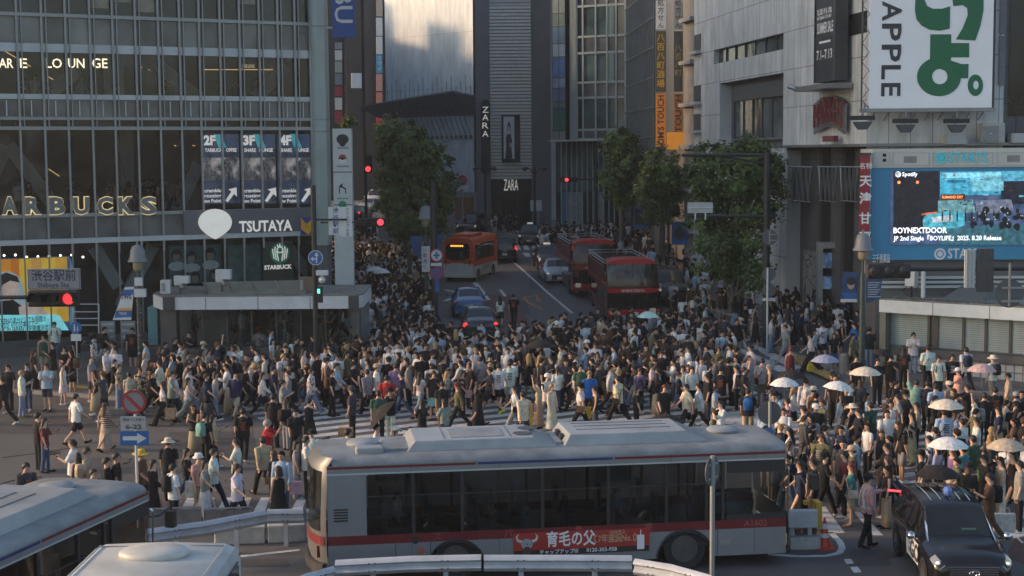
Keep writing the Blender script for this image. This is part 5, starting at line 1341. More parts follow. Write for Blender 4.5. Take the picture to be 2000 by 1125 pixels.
p = up(910,455,127); car(VAN,'van','black van passing behind the orange bus roof','van',p,heading(-12),(.012,.012,.013))
p = up(979,520,104.5); car(VAN,'car','dark tall car with red tail lights ahead of the orange bus','car',Vector((p.x,p.y + 4.5,gz(p.y))),heading(180 + 3),(.014,.014,.015),brake=True,lamps=False)
p = up(1076,535,99); car(TAXI,'taxi','black taxi driving down beside the back red bus','taxi',p,heading(5),BLACK_)
p = up(1092,558,91); car(SEDAN,'car','silver car squeezed beside the rear open top bus','car',p + Vector((.05,0,0)),heading(5),SILV,lamps=True)
p = up(906,640,76); car(SEDAN,'car','bright blue car at the stop line ahead of the dark car','car',Vector((p.x,p.y + 4.8,gz(p.y))),heading(180 + 4),BLUE_,lamps=False)
p = up(929,690,68.2); car(SEDAN,'car','dark grey saloon with lit red tail lights in the crowd','car',Vector((p.x,p.y + 4.8,gz(p.y))),heading(180 + 3),(.025,.026,.028),brake=True,lamps=False)
p = up(1318,600,80); car(VAN,'van','dark van half hidden by the front open top bus','van',p,heading(4),(.02,.021,.022))
p = up(726,405,170); car(VAN,'van','white van far away beside the glass building corner','van',p,heading(-10),(.45,.45,.45))
p = up(710,420,160); car(SEDAN,'car','silver car in front of the white van in the far left street','car',p,heading(-10),SILV)
p = up(713,440,150); car(SEDAN,'car','dark car lowest in the queue of the far left street','car',p,heading(170),(.03,.03,.033),brake=True)
# the big silver city bus across the foreground
M_BUSS = mat_panel('bus_silver',(.20,.205,.21),1.9,3.0,line=.008,off=0,dark=.5,rough=.38,var=.02,grime=.12)
M_BROOF = mat('bus_roof',(.20,.215,.22),.5,var=.4,scale=1.6,bump=.1)
M_BPOD = mat('bus_roof_unit',(.26,.28,.29),.4,var=.25,scale=1.5)
M_BRED = mat('bus_red',(.14,.013,.016),.35,var=.08)
M_BGL = mat_glass('bus_glass',tint=(.5,.52,.52),see=.55,body=(.010,.011,.012),spec=.45)
M_BDK = mat('bus_dark_inside',(.03,.031,.033),.8,var=.2)
M_SEAT = mat('bus_seat',(.025,.06,.075),.9,var=.3)
M_BLUEL = mat('bus_blue_line',(.015,.03,.14),.4)
def rrect(y0,y1,z0,z1,r,n=4):
 P = []
 for cy,cz,a in ((y1 - r,z1 - r,0),(y0 + r,z1 - r,90)):
  for k in range(n + 1): t = RAD(a + 90 * k / n); P.append((cy + r * math.cos(t),cz + r * math.sin(t)))
 return P + [(y0,z0),(y1,z0)]
class BusFrame:
 """x from the rear to the front, y from the near side (0) to the far side"""
 def __init__(s,rear,front,width=2.5):
  d = Vector((front[0] - rear[0],front[1] - rear[1],0)); s.L = d.length; d.normalize()
  s.rz = math.atan2(d.y,d.x); s.loc = Vector((rear[0],rear[1],gz(rear[1]))); s.W = width
def city_bus(label,rear,front,ads=True,pods=((1.9,5.25),(5.42,8.75))):
 B = BusFrame(rear,front); L,W = B.L,B.W
 t = thing('bus',label,'bus',B.loc,B.rz); M = local(t)
 def part(m,nm,mm,par=t,**k): return m.build(nm,mm,par,**k)
 def sq(m,x0,x1,z0,z1,y,uv=True):
  P = [M @ Vector(v) for v in ((x0,y,z0),(x1,y,z0),(x1,y,z1),(x0,y,z1))]
  m.quad(*P,uv=[(x0,z0),(x1,z0),(x1,z1),(x0,z1)]); return m
 ZB,ZT,ZR = 1.10,2.42,2.97
 wheels = (2.85,L - 2.35)
 for y,sgn in ((0,-1),(W,1)):
  m = MB()
  cuts = [0.12]
  for wx_ in wheels: cuts += [wx_ - .62,wx_ + .62]
  cuts += [L - .05]
  for k in range(0,len(cuts),2): sq(m,cuts[k],cuts[k + 1],.30,.90,y)
  for wx_ in wheels:
   P = [(wx_ - .62,.90),(wx_ + .62,.90)] ; arc = [(wx_ + .62 * math.cos(RAD(a)),.30 + .62 * math.sin(RAD(a)) * .93) for a in range(0,181,15)]
   for k in range(len(arc) - 1):
    (x1,z1),(x0,z0) = arc[k],arc[k + 1]
    m.quad(*[M @ Vector(v) for v in ((x0,y,z0),(x1,y,z1),(x1,y,.901),(x0,y,.901))],uv=[(x0,z0),(x1,z1),(x1,.9),(x0,.9)])
  part(m,'side_panel',M_BUSS)
  m = MB(); sq(m,.12,L - .05,.90,ZB,y); part(m,'red_band',M_BRED)
  m = MB(); sq(m,.12,L - .05,ZT,2.62,y); part(m,'cant_panel',M_BUSS)
  m = MB(); sq(m,.12,.95,ZB,ZT,y); part(m,'rear_quarter',M_BUSS)
  for (x0,x1,mm) in ((.12,3.3,M_BRED),(3.35,6.3,M_BLUEL),(6.35,L - .08,M_BRED)):
   m = MB(); sq(m,x0,x1,2.55,2.60,y + sgn * .004); part(m,'roof_stripe',mm)
  m = MB(); sq(m,.12,L - .1,ZT + .0,ZT + .035,y + sgn * .006); part(m,'gutter',M_ALUL)
  wn = [.95,1.95,3.0,4.75,6.2,7.5,8.4,L - 1.45]; wn = [x for x in wn if x < L - 1.5] + [L - 1.5]
  for k in range(len(wn) - 1):
   m = MB(); sq(m,wn[k] + .03,wn[k + 1] - .03,ZB,ZT,y); part(m,'window',M_BGL)
   m = MB(); m.box(wn[k + 1] - .035,wn[k + 1] + .035,y - .02 if sgn < 0 else y - .05,y + .05 if sgn < 0 else y + .02,ZB,ZT,M); part(m,'pillar',M_TRIM)
   m = MB(); m.box(wn[k] + .03,wn[k + 1] - .03,y + sgn * .001 - .004,y + sgn * .001 + .004,ZT - .50,ZT - .47,M); part(m,'window_bar',M_TRIM)
  m = MB(); sq(m,L - 1.42,L - .08,1.22,2.15,y); part(m,'cab_window',M_GLC)
  for z0,z1 in ((ZB,1.22),(2.15,ZT)): m = MB(); sq(m,L - 1.42,L - .08,z0,z1,y); part(m,'cab_trim',M_TRIM)
  for wx_ in wheels:
   m = MB(); m.tube([M @ Vector((wx_ + .63 * math.cos(RAD(a)),y + sgn * .01,.32 + .60 * math.sin(RAD(a)))) for a in range(0,181,12)],.03,5); part(m,'wheel_arch',M_TRIM)
   wheel(t,wx_,y - sgn * .06,.48,sgn,.28)
 prof = [(0,2.62),(.0,2.645),(.03,2.69),(.10,2.745),(.24,2.785),(.6,2.81),(1.25,2.82)]
 prof = prof + [(W - a,z_) for a,z_ in reversed(prof[:-1])]
 m = MB(); xs = [(.10,.999),(.5,1),(L - .35,1),(L - .12,.985),(L - .03,.94)]
 bul = lambda y: -.42 * max(0,1 - ((y - 1.25) / 1.25) ** 2) ** .6
 m.loft([[M @ Vector((x + (bul(y) * .8 + .14 if i_ == 0 else 0),W / 2 + (y - W / 2) * k,2.62 + (z_ - 2.62) * (k ** 4))) for y,z_ in prof] for i_,(x,k) in enumerate(xs)],cap=False,closed=False); part(m,'roof',M_BROOF,smooth=60)
 m = MB(); m.loft([[M @ Vector((x + (bul(y) if 0 < i_ < 6 else bul(y) * .8) + .1,y,z_)) for y in (.002,.08,.25,.6,1.25,1.9,2.25,2.42,W - .002)] for i_,(x,z_) in enumerate(((.14,.32),(.03,.36),(0,.9),(0,1.4),(.03,2.1),(.06,2.62),(.16,2.80)))],cap=False,closed=False); part(m,'rear_end',M_BUSS,smooth=60)
 m = MB(); m.loft([[M @ Vector((bul(y) + .1 - .012 + dx,y,z_)) for y in (.1,.25,.4,.7,1.25,1.8,2.1,2.25,2.4)] for z_,dx in ((1.2,0),(1.4,0),(2.1,.03),(2.5,.05))],cap=False,closed=False); part(m,'rear_window',M_CGL)
 m = MB(); m.loft([[M @ Vector((bul(y) + .1 - .008,y,z_)) for y in (.02,.1,.25,.6,1.25,1.9,2.25,2.48)] for z_ in (.90,1.1)],cap=False,closed=False); part(m,'rear_red_band',M_BRED)
 m = MB(); m.loft([[M @ Vector((bul(y) + .1 + dx,y,z_)) for y in (.02,.15,.4,.8,1.25,1.7,2.1,2.35,2.48)] for dx,z_ in ((0,.27),(-.06,.3),(-.06,.5),(0,.53))],cap=False,closed=False); part(m,'rear_bumper',M_TRIM)
 for y in (.16,2.22):
  m = MB(); m.box(bul(y) + .06,.3,y,y + .14,.62,.88,M); part(m,'tail_light',mat('tail_light_off',(.16,.012,.012),.25))
 m = MB(); m.loft([[M @ Vector((L + x,y,z_)) for y in (.02,.4,1.25,2.1,W - .02)] for x,z_ in ((-.12,.30),(.0,.34),(.02,.9),(.0,1.2))],cap=False,closed=False); part(m,'front_end',M_BUSS,smooth=60)
 m = MB(); m.loft([[M @ Vector((L + x - .10 * abs(y - 1.25) / 1.25,y,z_)) for y in (.04,.4,1.25,2.1,W - .04)] for x,z_ in ((.06,1.2),(.0,2.0),(-.06,2.62))],cap=False,closed=False); part(m,'windscreen',M_BGL,smooth=60)
 m = MB(); m.box(L - .16,L - .06,.1,W - .1,2.4,2.7,M); part(m,'destination_box',M_TRIM)
 m = MB(); m.box(L - .1,L + .07,.03,W - .03,.27,.42,M); part(m,'front_bumper',M_TRIM,bevel=.03)
 for y in (.12,W - .45):
  m = MB(); m.box(L - .02,L + .05,y,y + .33,.45,.70,M); part(m,'headlight',M_HEAD,bevel=.02)
 m = MB(); m.tube([M @ Vector((L - .1,0.02,2.1)),M @ Vector((L + .1,-.12,2.08)),M @ Vector((L + .45,-.2,2.2)),M @ Vector((L + .55,-.15,2.1))],.02,5); m.box(L + .45,L + .6,-.24,-.06,1.75,2.08,M); part(m,'mirror',M_TRIM)
 m = MB(); m.tube([M @ Vector((L - .02,-.02,1.2)),M @ Vector((L - .02,-.05,2.2)),M @ Vector((L - .02,.0,2.25))],.022,6); part(m,'grab_rail',M_CHR)
 m = MB(); m.box(.15,L - .1,.06,W - .06,.55,.62,M); part(m,'floor',M_BDK)
 m = MB(); m.box(.15,L - .3,.05,W - .05,2.58,2.61,M); part(m,'ceiling',mat('bus_ceiling',(.30,.31,.30),.8))
 for k in range(7):
  for y in (.25,W - .75):
   x = 1.3 + k * 1.0
   if x > L - 2.6: continue
   m = MB(); m.box(x,x + .45,y,y + .48,.95,1.07,M); m.box(x,x + .1,y,y + .48,1.07,1.65,M); part(m,'seat',M_SEAT,bevel=.03)
 for x in (2.2,3.9,5.4,6.9,8.2):
  if x < L - 1.6:
   m = MB(); m.tube([M @ Vector((x,.9,.6)),M @ Vector((x,.9,2.58))],.02,5); part(m,'pole',M_CHR)
 for (x0,x1,z0,z1) in ((6.35,7.25,1.55,1.9),(6.9,7.3,1.95,2.3),(2.15,2.5,1.9,2.2)):
  if x1 < L - 1.6:
   m = MB(); m.box(x0,x1,W - .2,W - .18,z0,z1,M); part(m,'hanging_notice',mat('notice_pale',(.26,.30,.28),.6))
 m = MB(); m.box(L - 2.0,L - 1.6,.2,.8,.9,1.7,M); part(m,'driver_seat',M_TRIM)
 m = MB(); m.tube([M @ Vector((L - .75 + .07 * math.sin(a),.5 + .22 * math.cos(a),1.25 + .2 * math.sin(a))) for a in [k * PI / 8 for k in range(17)]],.018,5); part(m,'steering_wheel',M_TRIM)
 def pod(x0,x1,y0,y1,h,s0,s1,nm,sy=.09):
  m = MB(); z0 = 2.74
  m.loft([[M @ Vector(v) for v in ((x0,y0,z0),(x1,y0,z0),(x1,y1,z0),(x0,y1,z0))],
    [M @ Vector(v) for v in ((x0,y0,z0 + .07),(x1,y0,z0 + .07),(x1,y1,z0 + .07),(x0,y1,z0 + .07))],
    [M @ Vector(v) for v in ((x0 + s0,y0 + sy,z0 + h),(x1 - s1,y0 + sy,z0 + h),(x1 - s1,y1 - sy,z0 + h),(x0 + s0,y1 - sy,z0 + h))]])
  q = MB(); q.box(x0 - .02,x1 + .02,y0 - .02,y1 + .02,z0 - .02,z0 + .045,M); part(q,'unit_base',M_ALUD)
  return part(m,nm,M_BPOD,bevel=.02)
 k_ = L / 10.5
 pd = pod(pods[0][0] * k_,pods[0][1] * k_,.40,2.15,.27,.18,.5,'roof_air_unit')
 m = MB()
 for (x,y) in ((4.55,.95),(4.75,1.55)): m.cyl(M @ Vector((x * k_,y,3.01)),.22,.015,20)
 m.build('roof_fan',M_ALUD,pd)
 for x in (2.75,3.2,4.25):
  m = MB(); m.box(x * k_,x * k_ + .012,.62,1.9,3.01,3.016,M); m.build('unit_seam',M_ALUD,pd)
 m = MB(); m.box(2.9 * k_,4.1 * k_,.72,1.75,3.01,3.022,M); m.build('unit_lid',M_BROOF,pd)
 pd2 = pod(pods[1][0] * k_,pods[1][1] * k_,.40,2.15,.30,.15,.5,'roof_equipment')
 for y in (1.0,1.4,1.75):
  m = MB(); m.box(5.8 * k_,8.0 * k_,y,y + .02,3.04,3.055,M); m.build('unit_rib',M_ALU,pd2)
 for y in (.85,1.35):
  m = MB(); m.box(5.42 * k_,5.5 * k_,y,y + .3,2.86,2.96,M); m.build('unit_grille',M_BLACK,pd2)
 m = MB(); m.box(7.2 * k_,7.55 * k_,.57,.60,2.9,2.94,M); m.build('unit_slot',M_BLACK,pd2)
 for x,y in ((.95,1.3),(9.35,1.4)):
  m = MB(); r = .36; m.loft([[M @ Vector((x * k_ + r * q * math.cos(a * PI / 12),y + r * q * math.sin(a * PI / 12),2.805 + z_)) for a in range(24)] for q,z_ in ((.92,0),(1,.03),(1,.07),(.85,.11),(.3,.13))]); part(m,'roof_vent',M_BPOD,smooth=50)
 m = MB(); m.box(.75,1.35,.35,.75,2.76,2.92,M); part(m,'roof_box',M_BPOD,bevel=.04)
 m = MB(); m.box(1.35,2.1 * k_,.5,1.9,2.78,2.86,M); part(m,'roof_duct',M_BROOF)
 m = MB(); m.box(5.27 * k_,5.41 * k_,.6,1.9,2.78,2.86,M); part(m,'roof_duct',M_BROOF)
 y = -.006
 for k in range(5):
  m = MB(); m.box(.25,.55,y - .004,.01,1.42 + k * .06,1.45 + k * .06,M); part(m,'air_slot',M_BLACK)
 for x in (1.55,2.3):
  m = MB(); m.box(x,x + .012,y,0,.32,.9,M); part(m,'hatch_seam',M_TRIM)
 m = MB(); m.box(1.62,2.2,y,0,.36,.52,M); part(m,'vent_grille',M_TRIM)
 m = MB(); m.box(L - 1.62,L - 1.61,y,0,.32,.9,M); part(m,'hatch_seam',M_TRIM)
 m = MB(); m.box(L - 1.55,L - 1.32,y - .01,0,.55,.67,M); part(m,'marker_lamp',M_POLG_)
 m = MB(); m.cyl(M @ Vector((1.98,-.012,.95)),.08,.02,14,M.to_3x3() @ Vector((0,1,0))); part(m,'filler_cap',M_TRIM)
 m = MB(); m.cyl(M @ Vector((2.1,-.01,.72)),.08,.014,14,M.to_3x3() @ Vector((0,1,0))); part(m,'orange_sticker',mat('sticker_orange',(.4,.12,.06),.5))
 def stext(body,size,x,z_,mm,par,dy=-.02,width=None,bold=.02):
  Ms = Matrix(((1,0,0,x),(0,0,-1,dy),(0,1,0,z_),(0,0,0,1)))
  return letters(MB(),body,size,M @ Ms,bold,width=width).build('lettering',mm,par)
 mfaint = mat('bus_faint_mark',(.30,.07,.07),.4)
 for ch,x in (('ス',2.45),('バ',4.0),('急',5.55),('東',7.1)): stext(ch,.2,x,1.0,mfaint,t,-.006)
 stext('A1602',.2,L - .75,1.0,mfaint,t,-.006)
 if ads:
  x0,x1 = 4.1,7.12
  m = MB(); m.box(x0,x1,-.016,-.002,.50,1.0,M); ad = part(m,'advert_panel',mat('advert_red',(.36,.03,.022),.4,var=.15,scale=2))
  m = MB(); m.box(x0 + .02,x1 - .02,-.019,-.016,.50,.62,M); m.build('advert_strip',M_TRIM,ad)
  mg = mat('advert_gold',(.50,.30,.18),.5)
  stext('育毛の父',.36,x0 + 1.27,.82,M_WHITE,ad,-.022,width=1.08,bold=.022)
  stext('7年連続No.1',.2,x0 + 2.27,.80,mg,ad,-.022,width=.8)
  stext('WEB売上',.09,x0 + 2.3,.94,mg,ad,-.022)
  for x in (1.84,2.68):
   m = MB(); sg_ = -1 if x < 2 else 1
   m.tube([M @ Vector((x0 + x + sg_ * .05 * math.sin(q * PI / 6) * 1.0,-.022,.72 + q * .03)) for q in range(7)],.012,4); m.build('laurel',mg,ad)
  stext('チャップアップⅢ',.11,x0 + 1.0,.56,M_WHITE,ad,-.022); stext('0120-303-958',.12,x0 + 1.95,.565,M_WHITE,ad,-.022)
  m = MB(); m.box(x1 - .28,x1 - .12,-.024,-.016,.54,.86,M); m.box(x1 - .21,x1 - .19,-.024,-.016,.86,.97,M); m.build('bottle_picture',M_WHITE,ad)
  m = MB(); cx,cz = x0 + .30,.78
  m.loft([[M @ Vector((cx + r_ * math.cos(a * PI / 8),-.02,cz - .02 + r_ * .9 * math.sin(a * PI / 8))) for a in range(16)] for r_ in (.13,.02)],cap=False); m.build('helmet',mat('advert_helmet',(.30,.33,.34),.4),ad)
  for s in (-1,1):
   m = MB(); m.tube([M @ Vector((cx + s * v,-.024,cz + w_)) for v,w_ in ((.11,.03),(.2,.06),(.23,.14),(.18,.21))],[.04,.035,.022,.006],6); m.build('horn',mat('advert_horn',(.42,.42,.38),.5),ad)
  m = MB(); m.loft([[M @ Vector((cx + r_ * math.cos(a * PI / 8),-.026,cz - .17 + r_ * 1.1 * math.sin(a * PI / 8))) for a in range(16)] for r_ in (.09,.02)],cap=False); m.build('bearded_face',mat('advert_beard',(.09,.045,.035),.6),ad)
 return t,M,L
nb_bus,MBUS,LBUS = city_bus('long silver and red city bus crossing the foreground with a red advert',(-4.08,31.0),(6.10,32.4))
city_bus('silver city bus nosing in from the bottom left corner',(-9.82,19.1),(-7.2,28.95),ads=False,pods=((2.6,5.0),(5.2,9.1)))
M_CREAMR = mat('bus_white_roof',(.40,.41,.39),.5,var=.25,scale=1.2)
wb = thing('bus','white roofed bus cut off by the bottom edge with an oval roof vent','bus',(-5.6,23.4,0),RAD(0))
M = local(wb)
def wbx(x0,x1,y0,y1,z0,z1,nm,mm,**k):
 m = MB(); m.box(x0,x1,y0,y1,z0,z1,M); return m.build(nm,mm,wb,**k)
m = MB(); m.loft([[M @ Vector((x,y,z_)) for x,z_ in ((-1.2,.35),(-1.2,2.75),(-1.12,2.93),(-.95,3.0),(0,3.03),(.95,3.0),(1.12,2.93),(1.2,2.75),(1.2,.35))] for y in (-9.5,-.5,-.2,0)]); m.build('body',M_CREAMR,wb,smooth=40)
for s in (-1,1):
 m = MB(); m.box(s * 1.215 - .012,s * 1.215 + .012,-9.3,-.3,1.1,2.78,M); m.build('window_band',M_CGL,wb)
 m = MB(); m.tube([M @ Vector((s * 1.0,-9.4,3.015)),M @ Vector((s * 1.0,-.15,3.015))],.018,4); m.build('roof_rail',M_ALUL,wb)
 for y in (-1.9,-7.0):
  mm_ = MB(); mm_.tube([M @ Vector((s * 1.15,y,.48)),M @ Vector((s * 1.24,y,.48))],.48,18); mm_.build('wheel',M_TYRE,wb)
m = MB(); m.box(-1.1,1.1,-.01,.02,1.3,2.7,M); m.build('end_window',M_CGL,wb)
m = MB(); m.loft([[M @ Vector((.55 * q * math.cos(a * PI / 12),-.75 + .40 * q * math.sin(a * PI / 12),3.01 + z_)) for a in range(24)] for q,z_ in ((.95,0),(1,.03),(1,.07),(.9,.11),(.3,.125))]); m.build('roof_vent',mat('vent_cream',(.46,.45,.41),.5),wb,smooth=50)
m = MB(); m.box(-1.0,1.0,-9.4,-9.38,3.0,3.02,M); m.box(-.98,.98,-.2,-.17,3.0,3.016,M); m.build('roof_seam',M_ALU,wb)
# orange community bus going away
ob_ = thing('minibus','orange and cream community bus climbing the main road','bus',Vector((-4.32,92.8,gz(92.8))),RAD(90 - 14))
M = local(ob_); gl = 0.0
LO,WO,HO = 6.4,1.95,2.95         # x forwards from the rear, y: +left .. right side is -y
M = M @ Matrix.Translation((0,-WO,.0));
M_ORA = mat('bus_orange',(.50,.075,.018),.4,var=.08); M_OCR = mat('bus_cream',(.48,.46,.41),.45,var=.08)
def ox(x0,x1,y0,y1,z0,z1,nm,mm,**k):
 m = MB(); m.box(x0,x1,y0,y1,z0,z1,M); return m.build(nm,mm,ob_,**k)
pf_ = lambda k,x,lift=0: [M @ Vector((x,WO / 2 + (y - WO / 2) * k,z_ + lift)) for y,z_ in ((0,1.15),(0,2.3),(.06,2.6),(.25,2.75),(WO / 2,2.8),(WO - .25,2.75),(WO - .06,2.6),(WO,2.3),(WO,1.15))]
m = MB(); m.loft([pf_(.96,.02),pf_(1,.12),pf_(1,LO - .5),pf_(.95,LO - .1),pf_(.85,LO)]); m.build('upper_body',M_ORA,ob_,smooth=40)
m = MB(); m.loft([[M @ Vector((x,WO / 2 + (y - WO / 2) * k,z_)) for y,z_ in ((0.03,.28),(0,.4),(0,1.15),(WO,1.15),(WO,.4),(WO - .03,.28))] for x,k in ((.02,.96),(.12,1),(LO - .5,1),(LO - .1,.95),(LO,.85))]); m.build('lower_body',M_OCR,ob_,smooth=40)
ox(.9,3.6,.35,WO - .35,2.76,2.98,'roof_unit',M_ORA,bevel=.06)
for y in (-.008,WO + .008):
 ox(.55,5.2,y - .006,y + .006,1.35,2.35,'side_window',M_CGL)
 ox(.1,LO - .4,y - .004,y + .004,.98,1.28,'orange_band',M_ORA)
 for x in (2.2,3.9): ox(x,x + .06,y - .012,y + .012,1.35,2.35,'window_pillar',M_TRIM)
 sgn = -1 if y < 0 else 1
 for wx_ in (1.2,4.9):
  m = MB(); m.tube([M @ Vector((wx_,y,.42)),M @ Vector((wx_,y + sgn * .015,.42))],.5,20); m.build('wheel_arch',M_OCR,ob_)
  m = MB(); m.tube([M @ Vector((wx_,y - sgn * .2,.40)),M @ Vector((wx_,y + sgn * .03,.40))],.40,20); wo = m.build('wheel',M_TYRE,ob_)
  m = MB(); m.tube([M @ Vector((wx_,y,.40)),M @ Vector((wx_,y + sgn * .035,.40))],[.24,.2],16); m.build('rim',M_RIM,wo)
m = MB(); pr_ = [(.22,1.5),(.18,2.15),(.3,2.42),(WO - .3,2.42),(WO - .18,2.15),(WO - .22,1.5),(WO - .6,1.38),(.6,1.38)]
m.loft([[M @ Vector((x,y,z_)) for y,z_ in pr_] for x in (.05,-.012)]); m.build('rear_window',M_CGL,ob_)
m = MB(); m.box(-.02,.02,.5,WO - .5,2.2,2.36,M); dsp = m.build('route_display',M_BLACK,ob_)
for k in range(7):
 m = MB(); m.box(-.026,-.02,.62 + k * .12,.70 + k * .12,2.23,2.33,M); m.build('led_text',mat('led_orange',(.6,.25,.02),.4,emit=1.2,ecol=(1,.4,.05)),dsp)
ox(-.012,.03,.62,1.45,1.0,1.2,'number_plate',M_OCR)
ox(-.06,.1,.05,WO - .05,.3,.52,'rear_bumper',M_OCR,bevel=.03)
for y in (.12,WO - .28):
 for z_ in (1.1,1.3):
  m = MB(); m.cyl(M @ Vector((-.015,y + .08,z_)),.075,.03,12,M.to_3x3() @ Vector((1,0,0))); m.build('tail_light',mat('tail_light_off',(.16,.012,.012),.25) if z_ > 1.2 else M_AMB,ob_)
m = MB(); Ms = M @ Matrix(((1,0,0,3.0),(0,0,-1,-.016),(0,1,0,.75),(0,0,0,1))); letters(m,'ハチ公バス',.34,Ms,.03); m.build('lettering',mat('letter_navy',(.03,.05,.14),.5),ob_)
m = MB(); Ms = M @ Matrix(((1,0,0,4.5),(0,0,-1,-.016),(0,1,0,.72),(0,0,0,1))); m.add([Ms @ Vector((.22 * math.cos(a * PI / 8),.26 * math.sin(a * PI / 8),0)) for a in range(16)],[tuple(range(16))]); m.build('dog_picture',mat('picture_tan',(.3,.22,.14),.6),ob_)
# open top double deckers coming down
M_DRED = mat('decker_red',(.40,.02,.022),.32,var=.12,scale=1.2); M_DDK = mat('decker_maroon',(.10,.018,.02),.35,var=.35,scale=1.0)
M_DGL = mat_glass('decker_glass',tint=(.7,.72,.70),see=.5,body=(.035,.035,.03),spec=.8)
def decker(label,loc,rz,lit):
 t = thing('open_top_bus',label,'bus',loc,rz,group='red open top tour buses'); M = local(t) @ Matrix.Translation((0,-1.25,0))     # x backwards from the nose
 L,W,H1,H2 = 10.4,2.5,1.92,2.82
 def bx_(x0,x1,y0,y1,z0,z1,nm,mm,par=None,**k):
  m = MB(); m.box(x0,x1,y0,y1,z0,z1,M); return m.build(nm,mm,par or t,**k)
 bx_(.25,L,0,W,.35,H1,'lower_body',M_DDK,bevel=.06)
 bx_(.5,L,0.01,W - .01,H1 + .002,H1 + .14,'deck',M_DRED)
 for y in (0,W - .07): bx_(2.0,L,y,y + .07,H1 + .15,H2,'parapet',M_DDK)
 bx_(L - .08,L,.08,W - .08,H1 + .15,H2,'rear_parapet',M_DDK)
 m = MB(); m.loft([[M @ Vector((x + .18 * ((y - 1.25) / 1.25) ** 2,y,z_)) for y in [W * k / 8 for k in range(9)]] for x,z_ in ((.12,.35),(0,.5),(0,.8))],cap=False,closed=False); m.build('front_panel',M_DRED,t,smooth=50)
 m = MB(); m.loft([[M @ Vector((x + .18 * ((y - 1.25) / 1.25) ** 2,y,z_)) for y in [W * k / 8 for k in range(9)]] for x,z_ in ((0,.8),(.03,1.62))],cap=False,closed=False); m.build('lower_windscreen',M_CGL,t,smooth=50)
 m = MB(); m.loft([[M @ Vector((x + .18 * ((y - 1.25) / 1.25) ** 2,y,z_)) for y in [W * k / 8 for k in range(9)]] for x,z_ in ((.0,1.62),(-.02,1.85))],cap=False,closed=False); m.build('front_band',M_DRED,t,smooth=50)
 m = MB(); Mn = M @ Matrix(((0,0,-1,-.03),(-1,0,0,1.25),(0,1,0,1.735),(0,0,0,1)))
 letters(m,'SKYBUS TOKYO',.16,Mn,.01); m.build('lettering',M_WHITE,t)
 m = MB(); m.loft([[M @ Vector((x + .22 * ((y - 1.25) / 1.25) ** 2,y,z_)) for y in [W * k / 8 for k in range(9)]] for x,z_ in ((-.02,1.85),(.0,2.5),(.16,3.10))],cap=False,closed=False); m.build('upper_windscreen',M_DGL,t,smooth=50)
 m = MB(); m.loft([[M @ Vector((x,y,z_)) for y,z_ in ((.08,3.05),(.15,3.18),(.5,3.27),(1.25,3.30),(2.0,3.27),(2.35,3.18),(2.42,3.05))] for x in (.15,.4,1.9,2.2)],cap=True); m.build('hood',M_DRED,t,smooth=40)
 for y in (.03,W - .1): bx_(.3,2.0,y,y + .06,H1 + .15,3.06,'upper_side_glass',M_DGL)
 for y in (-.006,W + .006):
  for k in range(5):
   bx_(1.6 + k * 1.7,3.15 + k * 1.7,y - .004,y + .004,1.0,1.7,'side_window',M_CGL)
  sgn = -1 if y < 0 else 1
  for wx_ in (2.3,8.2):
   m = MB(); m.tube([M @ Vector((wx_,y - sgn * .2,.48)),M @ Vector((wx_,y + sgn * .02,.48))],.48,18); wo = m.build('wheel',M_TYRE,t)
   m = MB(); m.tube([M @ Vector((wx_,y,.48)),M @ Vector((wx_,y + sgn * .03,.48))],[.3,.22],14); m.build('rim',M_RIM,wo)
 for z_,nm in ((3.12,'upper_rail'),(2.97,'mid_rail')):
  m = MB(); m.tube([M @ Vector(v) for v in ((2.1,.04,z_),(L - .04,.04,z_),(L - .04,W - .04,z_),(2.1,W - .04,z_))],.025,5); m.build(nm,M_ALUL,t)
 for k in range(8):
  for y in (.3,1.0,1.55,2.1):
   if k == 7 and y == 1.0: continue
   x = 2.6 + k * .95
   m = MB(); m.box(x,x + .4,y - .2,y + .2,2.42,2.5,M); m.box(x + .36,x + .43,y - .2,y + .2,2.5,2.9,M); m.build('seat',M_TRIM,t)
 for y in (.12,W - .42): bx_(-.02,.12,y,y + .3,.62,.85,'headlight',M_HEAD)
 bx_(-.06,.1,.1,W - .1,.32,.48,'bumper',M_TRIM,bevel=.03); bx_(-.075,-.06,1.0,1.5,.5,.68,'number_plate',M_PLATE)
 for s,y in ((-1,-.02),(1,W + .02)):
  m = MB(); m.tube([M @ Vector((.1,y,2.1)),M @ Vector((-.2,y + s * .2,2.15)),M @ Vector((-.25,y + s * .2,1.9))],.02,5); m.box(-.32,-.2,y + s * .2 - .1,y + s * .2 + .1,1.5,1.95,M); m.build('mirror',M_TRIM,t)
 return t,M
d1,MD1 = decker('red open top bus nearer the crowd with bright red hood',Vector((5.98,73,gz(73))),heading(2.5),1)
d2,MD2 = decker('second red open top bus tucked behind the nearer one',Vector((4.75,84.2,gz(84.2))),heading(3.5),0)
